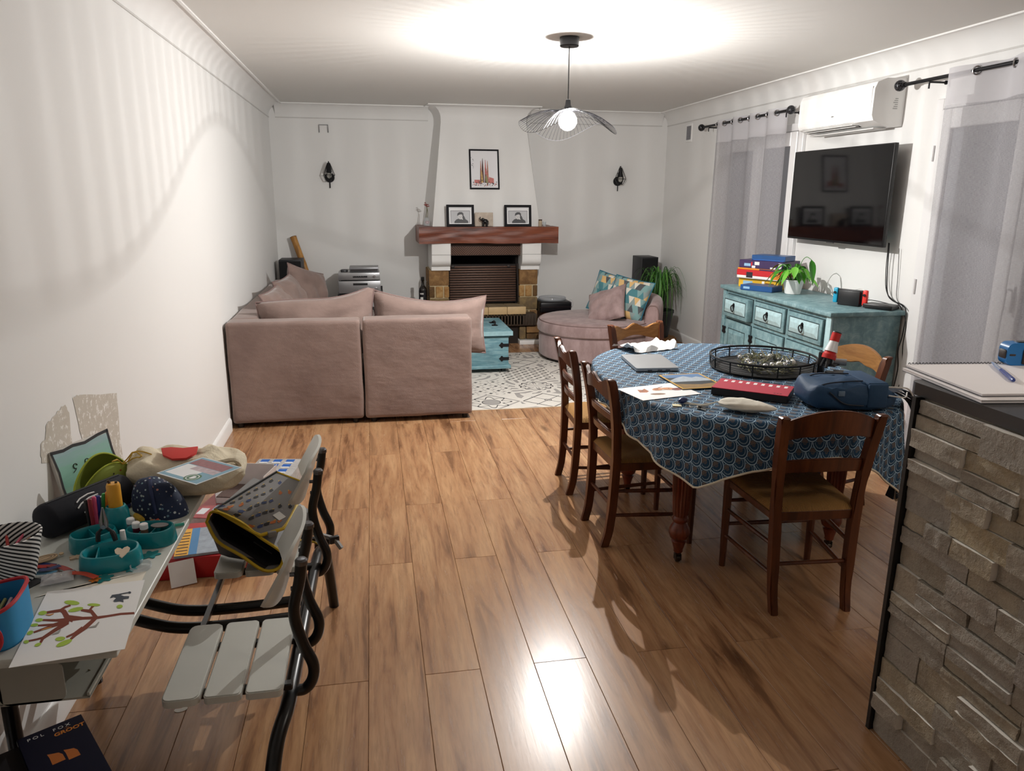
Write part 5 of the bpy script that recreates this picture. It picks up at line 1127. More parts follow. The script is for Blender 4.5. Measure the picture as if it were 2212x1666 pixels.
# pouch
PC = thing('drawstring_pouch', 'cream cloth drawstring pouch at the table edge', 'pouch', (2.455, 2.64, ZT)); M = T(2.455, 2.645, ZT+.026, R_(-39)); g = G('cream_cotton', .85, 0, .2); g.col(g.mix(g.noise(g.obj(), 20.), '#ddd8cc', '#cfc9bb')); x, y, z = g.xyz(g.obj()); g.bump(g.noise(g.obj(), 28., 3), .5, .006); M_cream = g.mat
def pch(u, v):
    x = (u-.5)*.23; e = math.sin(PI*min(1, max(0, u**.8)))**.6; w_ = .05*e+.003; a = 2*PI*v; wr = 1+.10*math.sin(a*7+u*5)*(1-u)*.9
    return M @ Vector((x, w_*math.cos(a)*wr, max(-.025, .024*e*math.sin(a)*wr+.003*mnoise.noise(Vector((u*9, a, 1))))))
b = B(); b.grid(pch, 26, 28, wv=True); obj('bag', b, M_cream, PC, smooth=70)
b = B(); s0_ = M @ Vector((-.115, 0, 0)); b.tube(spline([s0_, s0_+Vector((-.05, .02, -.018)), s0_+Vector((-.11, .07, -.022)), s0_+Vector((-.13, .10, -.022))], 6), .0025, 6); b.tube(spline([s0_, s0_+Vector((-.05, .035, -.02)), s0_+Vector((-.10, .085, -.022)), s0_+Vector((-.15, .09, -.022))], 6), .0025, 6); obj('drawstring', b, M_cream, PC)
# keys
KY = thing('key_bunch', 'bunch of keys with a navy fob and paper tag beside the pouch string', 'keys', (2.25, 2.78, ZT)); M_key = mat('#a9a49a', .25, .95)
b = B(); b.tube([(2.275+.017*math.cos(a*.314), 2.745+.017*math.sin(a*.314), ZT+.003+.002*math.sin(a)) for a in range(20)], .0016, 6, True); obj('ring', b, M_key, KY)
b = B(T(2.25, 2.80, ZT, .5)); b.sph((0, 0, .014), .016, 10, (1.7, .9, .85)); obj('fob', b, mat('#1a2a5c', .3), KY)
b = B(T(2.215, 2.775, ZT, -.3)); b.box(-.018, .018, -.016, .016, .001, .0025); obj('tag', b, mat('#d8cfa8', .6), KY)
for a, dx in ((.2, 0), (-.7, .004), (-1.3, .0)):
    b = B(T(2.285, 2.735, ZT+.001, a)); b.prism(ell(.012, 0, .012, .011, 10), .002); b.box(.02, .055, -.004, .004, 0, .002); 
    for k in range(4): b.box(.032+k*.006, .035+k*.006, -.0065, -.003, 0, .002)
    obj('key', b, M_key, KY)
# wire tray with wreath
tc = at(1646, 795, 'z', ZT); tcx, tcy, TR = tc.x, tc.y, .255; TRY = thing('wire_tray', 'round black wire tray holding the silver wreath', 'tray', (tcx, tcy, ZT)); M_wire = mat('#101011', .45, .3)
b = B(T(tcx, tcy, ZT)); b.lathe([(.004, .004), (TR-.012, .004), (TR-.012, .009), (.004, .009)], 48); obj('base', b, mat('#161617', .6), TRY)
ring = lambda r_, z, k=64: [(tcx+r_*math.cos(2*PI*i/k), tcy+r_*math.sin(2*PI*i/k), ZT+z) for i in range(k)]
for r_, z, rr_ in ((TR, .062, .0055), (TR-.006, .007, .0055), (TR-.003, .048, .0022)): b = B(); b.tube(ring(r_, z), rr_, 8, True); obj('rim', b, M_wire, TRY)
for k in range(14): a = 2*PI*k/14; b = B(); b.cyl((tcx+(TR-.004)*math.cos(a), tcy+(TR-.004)*math.sin(a), ZT+.006), (tcx+TR*math.cos(a), tcy+TR*math.sin(a), ZT+.062), .0035, None, 6); obj('upright', b, M_wire, TRY)
b = B()
for z in (.016, .025, .034): b.tube(ring(TR-.004, z), .0013, 5, True)
obj('side_wires', b, M_wire, TRY)
WRX, WRY = at(1655, 793, 'z', ZT+.02).x, at(1655, 793, 'z', ZT+.02).y
WR = thing('wreath', 'advent wreath of pale twigs with silver baubles in the wire tray', 'wreath', (WRX, WRY, ZT+.01)); random.seed(31)
tw = [mat('#8b8a6c', .7, var=.3), mat('#b3ae93', .7, var=.3), mat('#6d7357', .7, var=.3)]; M_bb = mat('#c9cbce', .12, 1.); M_wb = mat('#dcdad4', .35)
for gi in range(3):
    b = B()
    for i in range(110):
        a = random.uniform(0, 2*PI); r_ = random.gauss(.105, .018); p = Vector((WRX+r_*math.cos(a), WRY+r_*math.sin(a), ZT+.014+random.uniform(0, .05))); d = Vector((-math.sin(a)+random.gauss(0, .7), math.cos(a)+random.gauss(0, .7), random.gauss(.1, .45))).normalized()*random.uniform(.02, .045); q = p+d; q.z = max(q.z, ZT+.011); b.tube([p, q], [.0035, .001], 4)
    obj('twigs', b, tw[gi], WR, kind='stuff')
for i in range(20):
    a = 2*PI*i/20+random.uniform(-.1, .1); r_ = .105+random.uniform(-.025, .025); q = random.uniform(.011, .017); b = B(); b.sph((WRX+r_*math.cos(a), WRY+r_*math.sin(a), ZT+.035+random.uniform(.0, .025)), q, 12); obj('bauble', b, M_bb if i % 3 else M_wb, WR)
for i in range(4):
    a = 2*PI*i/4+.6; b = B(T(WRX+.1*math.cos(a), WRY+.1*math.sin(a), ZT+.045)); b.lathe([(.022, 0), (.025, .004), (.025, .022), (.023, .022), (.022, .006), (.001, .006)], 16, cap=False); obj('candle_cup', b, M_bb, WR)
# microscope
mx_, my_ = 3.12, 3.12; MS = thing('toy_microscope', 'toy microscope with red eyepiece and black base beside the wire tray', 'microscope', (mx_, my_, ZT)); tlt = Vector((.32, .10, 1)).normalized()
b = B(T(mx_, my_, ZT, .6)); b.prism(rrect(-.05, .05, -.06, .06, .02), .016); b.box(-.018, .018, .03, .055, .016, .12, .006); obj('base', b, DKm, MS)
b = B(T(mx_, my_, ZT, .6)); b.box(-.035, .035, -.035, .035, .062, .07, .002); b.cyl((0, .0, .016), (0, 0, .03), .02, None, 14); obj('stage', b, DKm, MS)
p0 = Vector((mx_-.02, my_-.01, ZT+.095)); b = B(); b.tube([p0, p0+tlt*.02, p0+tlt*.022, p0+tlt*.05], [.032, .032, .03, .018], 18); obj('turret', b, mat('#c4231f', .35), MS)
b = B(); b.tube([p0+tlt*.035, p0+tlt*.07, p0+tlt*.10], [.03, .022, .018], 18); obj('tube', b, mat('#ecebe9', .3), MS)
b = B(); b.tube([p0+tlt*.085, p0+tlt*.125], [.021, .021], 18); obj('eyepiece', b, mat('#c9231e', .35), MS); b = B(); b.tube([p0+tlt*.125, p0+tlt*.13], [.022, .02], 18); obj('eyecup', b, DKm, MS)
for a in (0, 2.1, 4.2): b = B(); q = Vector((math.cos(a)*.014, math.sin(a)*.014, 0)); b.tube([p0+q, p0+q*1.6-tlt*.04], [.009, .007], 10); obj('objective', b, DKm, MS)
b = B(); k0 = p0+Vector((.04, .02, -.02)); b.cyl(k0, k0+Vector((.05, -.03, 0)), .017, None, 14); b.cyl(k0+Vector((0, -.01, -.05)), k0+Vector((.045, -.035, -.05)), .014, None, 14); obj('focus_knob', b, mat('#8f9092', .3, .5), MS)
b = B(T(mx_-.05, my_-.045, ZT, .6)); b.cyl((-.01, 0, .01), (-.01, .0, .035), .016, .018, 12); obj('mirror', b, mat('#d9d9da', .2, .3), MS)
# backpack
g = G('navy_nylon', .6, 0, .3); v = g.obj(); g.col(g.mix(g.noise(v, 6.), '#1f3a57', '#274766')); g.bump(g.noise(v, 9., 3)+g.noise(v, 500., 2)*.1, .35, .012); M_navy = g.mat; M_strap = mat('#151d2b', .7, var=.15)
BP = thing('backpack', 'navy blue backpack slumped on the table corner with straps hanging down', 'backpack', (2.90, 2.72, ZT)); M = T(2.90, 2.68, ZT, R_(-8))
def pk(u, v):
    a = 2*PI*u; ex = .5; c, s_ = math.cos(a), math.sin(a); hx, hy = .185, .125
    ph = PI*(v-.5); k = max(0, math.cos(ph))**.42; zz = math.sin(ph)
    x = math.copysign(abs(c)**ex, c)*hx*k; y = math.copysign(abs(s_)**ex, s_)*hy*k
    z = .06+.06*math.copysign(abs(zz)**.6, zz)+.02*mnoise.noise(Vector((x*11, y*11, zz*2)))*(1 if zz > 0 else 0)+.006*mnoise.noise(Vector((x*40, y*25, zz*3)))-.03*max(0, x/.19)*(zz > 0)
    return M @ Vector((x, y, max(.001, z)))
b = B(); b.grid(pk, 48, 22, wu=True); bmesh.ops.remove_doubles(b.bm, verts=b.bm.verts, dist=.0005); body = obj('body', b, M_navy, BP, smooth=70)
b = B(M); b.box(.035, .115, -.129, -.11, .02, .118, .008); b.box(.035, .115, -.12, .1, .105, .122, .006); obj('flap', b, M_navy, BP)
b = B(M); b.tube(spline([(-.12, -.122, .085), (-.06, -.127, .04), (.02, -.127, .03)], 6), .0035, 6); obj('zip', b, M_strap, body)
b = B(M); b.tube(spline([(-.175, -.07, .03), (-.165, -.085, .085), (-.12, -.09, .112), (-.02, -.085, .12), (.03, -.08, .12)], 6), .0028, 6); b.tube(spline([(-.17, .06, .06), (-.12, .05, .115), (-.02, .04, .123), (.03, .04, .122)], 6), .0028, 6); obj('seam', b, M_strap, body)
b = B(M); b.box(-.085, -.06, -.1285, -.122, .07, .09, .001); obj('badge', b, mat('#5d7388', .4), body)
for k, (x0, sw) in enumerate(((.16, .03), (.19, .026), (.13, .024))):
    pts = spline([M @ Vector((x0-.03, -.06+k*.03, .075)), M @ Vector((x0+.04, -.07+k*.03, .07)), (3.225+.006*k, 2.59+k*.05, .74), (3.235+.008*k, 2.57+k*.05, .60), (3.22-.02*k, 2.59+k*.045, .45-.06*k)], 6); b = B(); n = len(pts)
    vs_ = []
    for p in pts: vs_ += [p+Vector((-.004, -sw, 0)), p+Vector((.006, -sw, 0)), p+Vector((.006, sw, 0)), p+Vector((-.004, sw, 0))]
    b.raw(vs_, [(4*i+j, 4*i+(j+1) % 4, 4*i+4+(j+1) % 4, 4*i+4+j) for i in range(n-1) for j in range(4)]+[(3, 2, 1, 0), (4*n-4, 4*n-3, 4*n-2, 4*n-1)]); obj('strap', b, M_strap, BP, smooth=50)
b = B(M); b.tube(spline([(.11, -.1, .10), (.16, -.11, .1), (.21, -.1, .09), (.25, -.09, .04)], 6), .0035, 6); b.tube(spline([(.12, -.12, .07), (.18, -.13, .065), (.2, -.11, .08)], 6), .003, 6); obj('white_cord', b, mat('#cfcdc9', .5), BP)
# ================================================================== stone-clad half wall with worktop
HW = bpy.data.objects.new('wall_half', None); COL.objects.link(HW); HW.location = (2.6, 1.2, 0); HW['kind'] = 'structure'; MW[HW.name] = Matrix.Translation((2.6, 1.2, 0))
b = B(); b.box(2.49, 2.80, -.6, 1.742, 0, 1.058); obj('wall_core', b, mat('#8d8578', .9), HW)
b = B(); b.box(2.462, 2.80, 1.743, 1.757, 0, 1.062); obj('black_edge_trim', b, mat('#0b0a0a', .5), HW)
b = B(); b.prism(rrect(2.478, 2.98, -.6, 1.80, .03), .035, T(0, 0, 1.062)); obj('worktop', b, mat('#111112', .28, var=.05), HW)
g = G('split_slate', .75, 0, .35); v = g.pos(); rr = g.rnd(); n1 = g.noise(g.vm('ADD', v, g.vec(rr*9., rr*5., rr*7.)), 9., 5, .65); n2 = g.noise(v, 60., 5, .7)
base = g.ramp(rr, [(0, '#a29c94'), (.3, '#aea595'), (.55, '#9b958e'), (.8, '#b3a384'), (1, '#a69f98')])
g.col(g.mix(g.step(n2, .35, .7)*.4, g.mix(g.step(n1, .45, .7)*.55, base, '#7a746b'), '#b5ad9f')); g.bump(n2+n1*.8, .9, .012); M_slate = g.mat
M_cem = mat('#efeae0', .85, var=.08, sc=40)
random.seed(17); z = 0.0; rown = 0
while z < 1.05:
    h = min(random.choice((.052, .068, .052, .085)), 1.058-z)
    if 1.058-(z+h) < .035: h = 1.058-z
    y = 1.742; first = True
    while y > .72:
        L_ = random.uniform(.09, .26); y0 = max(.70, y-L_); sub = random.random() < .25 and h > .06
        for zz, hh in ([(z, h*.48), (z+h*.5, h*.48)] if sub else [(z, h)]):
            dp = random.uniform(.004, .030); xf_ = 2.487-dp; ny, nz = 7, 4; b = B(); vs_ = []
            for i in range(ny+1):
                for j in range(nz+1):
                    yy = y0+.0015+(y-y0-.003)*i/ny; zq = zz+.0015+(hh-.003)*j/nz; edge = i in (0, ny) or j in (0, nz)
                    rf = .007*mnoise.noise(Vector((yy*30+rown*3, zq*40, dp*90)))+.004*mnoise.noise(Vector((yy*80, zq*90, 5)))
                    vs_.append((xf_+rf*(.6 if edge else 1.), yy+(random.uniform(-.001, .001) if edge else 0), zq))
            m_ = len(vs_); fs = [(i*(nz+1)+j, (i+1)*(nz+1)+j, (i+1)*(nz+1)+j+1, i*(nz+1)+j+1) for i in range(ny) for j in range(nz)]
            ring = [i*(nz+1) for i in range(ny+1)]+[ny*(nz+1)+j for j in range(1, nz+1)]+[i*(nz+1)+nz for i in range(ny-1, -1, -1)]+[j for j in range(nz-1, 0, -1)]
            bk_ = [(2.4895, vs_[i][1], vs_[i][2]) for i in ring]; n = len(ring)
            fs += [(ring[i], ring[(i+1) % n], m_+(i+1) % n, m_+i) for i in range(n)]
            b.raw(vs_+bk_, fs); b.bm.faces.ensure_lookup_table()
            if random.random() < .6:
                for f_ in b.bm.faces[ny*nz:]: f_.material_index = 1
            obj('stone', b, [M_slate, M_cem], HW, smooth=40)
        y = y0
    z += h; rown += 1
ZW = 1.0975
# sketch pads, pen, tape measure
M_page = mat('#f3eff0', .55, var=.02)
def pad(label, o, rz, w, h, z0, th, curl):
    t = thing('sketch_pad', label, 'notebook', (o[0], o[1], z0)); M = T(o[0], o[1], z0, rz)
    b = B(M); b.box(0, w, -h, 0, .001, th-.001); obj('pages', b, M_page, t)
    b = B(M); b.box(-.002, w+.002, -h-.002, 0, th-.001, th+.0004); obj('top_sheet', b, M_page, t); b = B(M); b.box(-.002, w+.002, -h-.002, 0, 0, .0012); obj('back_board', b, mat('#55555a', .6), t)
    return t, M
PA, Mp = pad('white sketch pad underneath the spiral bound one on the worktop', (2.535, 1.90), R_(-8), .44, .355, ZW, .009, 0)
PB, Mq = pad('spiral bound white sketch pad lying open on the black worktop', (2.548, 1.905), R_(-7), .43, .335, ZW+.0105, .007, 0)
b = B(Mq)
for k in range(40):
    x = .012+k*.0105; b.tube([(x, .004+.006*math.cos(a*.785), .004+.0075*math.sin(a*.785)) for a in range(8)], .0011, 5, True)
obj('spiral_binding', b, M_iron, PB)
zp = ZW+.0185
p0, p1 = at(2143, 783, 'z', zp+.006), at(2190, 822, 'z', zp+.006); d = (p1-p0); PN = thing('ballpoint_pen', 'transparent blue ballpoint pen on the sketch pad', 'pen', tuple(p0.lerp(p1, .5))[:2]+(zp,))
b = B(); b.tube([p0, p0.lerp(p1, .15), p0.lerp(p1, .5)], [.0025, .0048, .0052], 10); obj('barrel', b, mat('#8fa0c4', .15), PN)
b = B(); b.tube([p0.lerp(p1, .45), p0.lerp(p1, .97), p1], [.0056, .006, .004], 10); obj('grip', b, mat('#26408f', .2), PN); b = B(); q = p0.lerp(p1, .2); b.tube([q+Vector((.0, .006, .003)), p0.lerp(p1, .5)+Vector((0, .007, .004))], .0015, 6); obj('clip', b, mat('#c9ccd4', .2, .5), PN)
tm = at(2200, 790, 'z', zp); TM = thing('tape_measure', 'blue and black tape measure on the sketch pad', 'tape measure', (tm.x, tm.y, zp)); M = T(tm.x+.01, tm.y+.02, zp, R_(-12)); M_tb = mat('#1f74b8', .35, var=.06)
b = B(M); b.prism(rrect(-.043, .05, 0, .066, .018, 5), .042, frame((0, .021, 0), (1, 0, 0), z=(0, -1, 0))); obj('shell', b, M_tb, TM)
b = B(M); b.box(-.047, -.034, -.018, .018, .018, .046, .006); b.box(-.036, -.018, -.0225, .0225, .028, .034, .002); obj('lock_button', b, mat('#3a302c', .5), TM)
b = B(M); b.box(.002, .054, -.0235, -.0195, .004, .05, .004); obj('side_grip', b, mat('#3b2c28', .5), TM)
b = B(M); b.prism(ell(.026, .027, .018, .019, 14), .003, frame((0, -.0235, 0), (1, 0, 0), z=(0, -1, 0))); obj('round_badge', b, mat('#8b7766', .4), TM)
for x, z in ((.016, .034), (.034, .034), (.024, .018)): b = B(M); b.sph((x, -.027, z), .008, 8, (1, .4, 1)); obj('rivet', b, mat('#c9b7a6', .35), TM)
b = B(M); b.box(-.01, .05, -.013, .013, .0655, .069, .001); obj('belt_clip', b, mat('#4a4d50', .3, .8), TM)

# ================================================================== school desk with attached bench
ZD = .642
SD = thing('school_desk', 'grey school desk with two attached slatted seats on a black tube frame', 'desk', (.45, 2.05, 0))
g = G('grey_laminate', .35); g.col(g.mix(g.noise(g.pos(), 25., 3), '#b9bbb4', '#c1c3bc')); M_lam = g.mat; M_wht = mat('#c6c7c0', .4, var=.04); M_tube = mat('#0d0d0e', .3); M_chr = mat('#6d6d70', .25, .85)
b = B(); b.box(.012, .438, 1.545, 2.49, ZD-.022, ZD, .004); obj('desk_top', b, M_lam, SD)
b = B(); b.box(.425, .4395, 1.546, 2.489, ZD-.021, ZD-.001, .002, 1); obj('edge_strip', b, M_wht, SD)
M_tray = mat('#9b9a90', .45, .1)
b = B(); b.box(.17, .352, 1.6, 2.42, .492, .497); b.box(.17, .176, 1.6, 2.42, .495, .62); b.box(.347, .352, 1.6, 2.42, .495, .506)
b.prism(rrect(.17, .305, .492, .592, .02), .004, frame((0, 1.604, 0), (1, 0, 0), z=(0, -1, 0))); b.prism(rrect(.17, .305, .492, .592, .02), .004, frame((0, 2.42, 0), (1, 0, 0), z=(0, -1, 0))); obj('book_tray', b, M_tray, SD, smooth=0)
for y in (1.87, 2.40):
    b = B(); b.tube(spline([(.40, y, .600), (.10, y, .600), (.055, y, .57), (.048, y, .30), (.048, y, .02), (.048, y, .002)], 5), .019, 12); obj('desk_leg', b, M_tube, SD)
for y, dz in ((2.285, 0), (2.185, 0)):
    b = B(); b.tube(spline([(.06, y+.10, .40), (.18, y+.06, .345), (.30, y+.02, .315), (.40, y, .30), (.55, y-.008, .30), (.745, y-.012, .31)], 6), .018, 12); obj('link_tube', b, M_tube, SD)
b = B(); b.tube(spline([(.735, 1.555, -.0), (.722, 1.57, .05), (.716, 1.62, .15), (.728, 1.69, .245), (.75, 1.76, .295), (.757, 1.85, .312), (.765, 2.1, .325), (.772, 2.4, .33), (.782, 2.60, .32), (.795, 2.69, .25), (.803, 2.73, .12), (.809, 2.757, .0)], 7), .0195, 14); obj('bench_frame', b, M_tube, SD)
def posts(y0):
    for k, y in enumerate((y0+.10, y0+.32)):
        pts = spline([(.803, y, .675), (.795, y, .62), (.776, y, .53), (.792, y, .44), (.815, y, .375), (.812, y, .33), (.79, y, .30), (.755, y-.005, .302)], 6)
        b = B(); b.tube(pts, .0155, 12); p_ = obj('back_post', b, M_tube, SD); b = B(); b.lathe([(.0165, .668), (.0165, .679), (.012, .684), (.002, .685)], 14, T(.803, y, 0)); obj('end_cap', b, M_chr, p_)
        for z in (.60, .64): b = B(); b.cyl((.772, y, z), (.79, y, z), .006, None, 8); obj('bolt', b, M_chr, p_)
def seat_set(y0):
    for k in range(3):
        x0 = .455+k*.1; b = B(); c = rrect(x0, x0+.09, y0, y0+.345, .012 if k else .02, 3); b.prism(c, .021, T(0, 0, .354)); bmesh.ops.bevel(b.bm, geom=[e for e in b.bm.edges if abs(e.verts[0].co.z-e.verts[1].co.z) < 1e-5 and e.verts[0].co.z > .37], offset=.003, segments=2, affect='EDGES'); obj('seat_slat', b, M_wht, SD)
    for y in (y0+.06, y0+.27): b = B(); b.box(.47, .765, y-.012, y+.012, .335, .3535, .003, 1); obj('seat_bearer', b, M_tube, SD)
    posts(y0)
    def bk(t_):
        def f(u, v):
            e = 2*u-1; w_ = v*2-1; hh = .09*(1-.42*abs(e)**4.5); x = .782+w_*.03-.035*abs(e)**2.2+t_; return (x, y0+.012+u*.35, .658+w_*hh)
        return f
    b = B(); b.grid(bk(0), 26, 8); b.grid(lambda u, v: bk(-.009)(u, 1-v), 26, 8)
    V0, V1 = bk(0), bk(-.009); N = 26
    loop = [(i/N, 0) for i in range(N+1)]+[(1, j/8) for j in range(1, 9)]+[(i/N, 1) for i in range(N-1, -1, -1)]+[(0, j/8) for j in range(7, 0, -1)]
    A = [V0(*q) for q in loop]; C = [V1(*q) for q in loop]; n = len(loop); b.raw(A+C, [(i, (i+1) % n, n+(i+1) % n, n+i) for i in range(n)]); bmesh.ops.remove_doubles(b.bm, verts=b.bm.verts, dist=.0004); obj('backrest', b, M_wht, SD, smooth=50)
seat_set(1.722); seat_set(2.375)
b = B(); b.box(.462, .478, 1.80, 2.65, .318, .334); obj('seat_support_bar', b, M_tube, SD)
# ------------------------------------------------ flat things on the desk
def zpoly(pts, z, ox, oy, k, c): return [(at(ox+x*k, oy+y*k, 'z', z).x-c[0], at(ox+x*k, oy+y*k, 'z', z).y-c[1]) for x, y in pts]
tcx_, tcy_ = .333, 1.682; zt_ = ZD+.0022
TD = thing('tree_drawing', 'childs drawing of a branching brown tree with green leaves on white paper', 'drawing', (tcx_, tcy_, ZD))
b = B(T(tcx_, tcy_, 0)); corners = zpoly([(548, 690), (1680, 553), (1448, 1355), (100, 1575)], zt_, 0, 1150, .1861, (tcx_, tcy_)); b.prism([corners[i] for i in (0, 3, 2, 1)], .0008, T(0, 0, zt_-.0008)); obj('sheet', b, M_pap, TD, smooth=0)
tm_ = [mat('#7a3216', .7, var=.2), mat('#a3bf3f', .7, var=.15), mat('#3a414c', .7), mat('#9a9690', .7), mat('#d08a3c', .7)]
K5 = lambda pts: zpoly(pts, zt_, 0, 1150, .1861, (tcx_, tcy_))
b = B(T(tcx_, tcy_, zt_)); zz = [.0002]
def dr(mi, polys):
    b.mi = mi
    for p in polys: b.flat(p, zz[0]); zz[0] += .000012
def stroke(mi, pts, w): dr(mi, [K5(q) for q in strip2d(pts, w)])
stroke(0, [(1560, 940), (1400, 950), (1250, 975), (1120, 995), (960, 1000), (820, 1000)], [26, 26, 26, 34, 34, 70])
stroke(0, [(850, 1010), (780, 990), (740, 920), (700, 910), (540, 935)], [80, 70, 60, 36, 30]); stroke(0, [(690, 915), (760, 870), (820, 850)], [30, 26, 20])
stroke(0, [(800, 1020), (650, 1025), (480, 1020)], [50, 30, 22]); stroke(0, [(800, 1030), (620, 1075), (440, 1085)], [44, 28, 20]); stroke(0, [(790, 1040), (560, 1105), (390, 1165)], [44, 28, 20]); stroke(0, [(790, 1045), (620, 1150), (500, 1230), (470, 1285)], [50, 40, 36, 26]); stroke(0, [(520, 1220), (430, 1245), (330, 1265)], [26, 22, 20])
stroke(0, [(1120, 1000), (1060, 920), (940, 905)], [50, 44, 26]); stroke(0, [(1040, 910), (1070, 870), (1090, 855)], [26, 24, 24]); stroke(0, [(1110, 1000), (1000, 1100), (880, 1190), (820, 1245)], [40, 50, 34, 24]); stroke(0, [(960, 1110), (860, 1180), (770, 1220)], [34, 26, 20])
for x, y, rx, ry, rt in ((835, 820, 90, 26, 5), (1090, 845, 75, 17, 2), (880, 900, 90, 24, -12), (495, 940, 52, 24, -10), (455, 1022, 46, 20, -8), (400, 1080, 46, 18, -8), (350, 1170, 40, 22, -25), (305, 1275, 32, 20, -10), (440, 1308, 42, 18, -20), (700, 1240, 60, 24, -8), (745, 1290, 100, 28, -22), (1390, 865, 36, 22, -8)): dr(1, [K5(ell(x, y, rx, ry, 14, rt))])
dr(2, [K5([(1275, 770), (1300, 730), (1370, 720), (1440, 745), (1500, 745), (1495, 772), (1430, 780), (1435, 815), (1390, 805), (1330, 812), (1315, 800), (1350, 765), (1320, 755)])]); stroke(2, [(1370, 728), (1440, 712), (1500, 702)], [14, 12, 12]); dr(2, [K5(ell(1505, 703, 18, 13, 10))])
for pts in ([(1030, 1110), (1110, 1095), (1150, 1045)], [(610, 1190), (680, 1165), (705, 1130)]): stroke(3, pts, [8, 26, 12])
for pts in ([(530, 960), (580, 965), (625, 948)], [(480, 1140), (540, 1120), (600, 1105)]): stroke(4, pts, [8, 16, 8])
obj('drawn_picture', b, tm_, TD, smooth=0, recalc=False)
zq = ZD+.0004; c = (.33, 1.86)
b = B(T(c[0], c[1], 0)); b.prism(zpoly([(400, 760), (1100, 560), (1700, 450), (1640, 570), (560, 700)], zq+.0008, 0, 1150, .1861, c), .0006, T(0, 0, zq)); one('paper_sheet', b, mat('#e6dfd0', .6), 'cream edged paper sheet under the tree drawing', 'paper', (c[0], c[1], ZD), smooth=0)
M_felt = mat('#157d80', .9)
def felt(label, px, py, k=1., rz=0, m_=M_felt, cat='felt shape', nm='felt_flower', z=ZD+.0004):
    p = at(px, py, 'z', z); n = 48; P = [((.021+.005*math.cos(6*2*PI*i/n))*k*math.cos(2*PI*i/n), (.021+.005*math.cos(6*2*PI*i/n))*k*math.sin(2*PI*i/n)) for i in range(n)]
    b = B(T(p.x, p.y, z, rz)); b.prism(P, .0016); return one(nm, b, m_, label, cat, (p.x, p.y, z))
felt('teal felt flower lying between the craft caddy and the desk edge', 326, 1199, 1.)
felt('teal felt flower half under the front of the craft caddy', 222, 1250, 1., .5, z=ZD+.0015)
felt('orange felt shape at the corner of the tree drawing', 205, 1253, .55, .3, mat('#d9822f', .9), z=ZD+.0032)
felt('small teal felt flower next to the clear lid', 283, 1231, .6)
p = at(305, 1228, 'z', ZD+.001); b = B(T(p.x, p.y, ZD+.0006)); b.lathe([(.001, .001), (.024, .001), (.026, .003), (.026, .012), (.0245, .012), (.024, .003)], 22, cap=False); one('clear_lid', b, M_gl, 'round clear plastic lid near the desk edge', 'lid', (p.x, p.y, ZD))
p = at(167, 1205, 'z', ZD); b = B(T(p.x, p.y, ZD+.0005, .4)); b.prism([((.017+.005*math.cos(5*2*PI*i/40))*math.cos(2*PI*i/40), .7*(.017+.005*math.cos(5*2*PI*i/40))*math.sin(2*PI*i/40)) for i in range(40)], .004); one('wooden_flower', b, mat('#d9bfa2', .6), 'small pale wooden flower beside the craft caddy', 'ornament', (p.x, p.y, ZD))
# wooden ornament, ribbons, zip bag, black card
p = at(95, 1213, 'z', ZD); WO = thing('wooden_ornament', 'pale wooden fish shaped ornament with engraved lines', 'ornament', (p.x, p.y, ZD)); M = T(p.x, p.y, ZD+.006, R_(35), R_(6)); M_ply = mat('#cdb28e', .6, var=.1)
b = B(M); b.prism(ell(0, 0, .034, .016, 24), .003); b.prism(ell(.042, 0, .006, .006, 10), .003); obj('plate', b, M_ply, WO)
b = B(M)
for r_ in (.8, .55):
    for q in strip2d(ell(0, 0, .034*r_, .016*r_, 24)+[ell(0, 0, .034*r_, .016*r_, 24)[0]], .0016): b.flat(q, .0032)
for q in strip2d([(.034, 0), (.01, .003), (-.02, -.002)], .0016): b.flat(q, .0032)
obj('engraving', b, mat('#4a3826', .7), WO, smooth=0, recalc=False)
random.seed(8); cols = ['#1b2a66', '#b32f2a', '#8f3a34', '#3f6e86', '#c4482f', '#27305a']; names = ['navy', 'red', 'brown red', 'blue grey', 'orange red', 'dark blue']
for i, (a, c_) in enumerate((((45, 1222), (118, 1222)), ((58, 1218), (105, 1224)), ((105, 1222), (160, 1238)), ((40, 1236), (122, 1236)), ((150, 1238), (208, 1248)), ((85, 1232), (130, 1222)))):
    z = ZD+.0012+.0022*i; p, q = at(*a, 'z', z), at(*c_, 'z', z); m_ = p.lerp(q, .5)+Vector((0, .008*(-1)**i, .0)); pts = spline([p, m_, q], 6); b = B(); n = len(pts); w_ = .008; vs_ = []
    for k, s_ in enumerate(pts): t_ = (pts[min(n-1, k+1)]-pts[max(0, k-1)]).normalized(); nn = Vector((-t_.y, t_.x, 0)); vs_ += [s_+nn*w_, s_-nn*w_, s_-nn*w_+Vector((0, 0, .001)), s_+nn*w_+Vector((0, 0, .001))]
    b.raw(vs_, [(4*k+j, 4*k+(j+1) % 4, 4*k+4+(j+1) % 4, 4*k+4+j) for k in range(n-1) for j in range(4)]+[(3, 2, 1, 0), (4*n-4, 4*n-3, 4*n-2, 4*n-1)]); one('fabric_ribbon', b, mat(cols[i], .8, var=.3, sc=40), names[i]+' patterned ribbon in the tangle beside the wooden ornament', 'ribbon', tuple(pts[n//2]), 'ribbons on the desk')
p = at(125, 1255, 'z', ZD); b = B(); M = T(p.x, p.y, ZD+.008, .3); pillow(b, .075, .06, .014, M, 10, 3, .006, .05); bmesh.ops.remove_doubles(b.bm, verts=b.bm.verts, dist=.0004); ZB = thing('zip_bag', 'crumpled clear plastic bag of small pieces on the desk', 'bag', (p.x, p.y, ZD)); obj('film', b, glassy('#f0f0f2', .12, .62, 'clear_film'), ZB)
b = B(M)
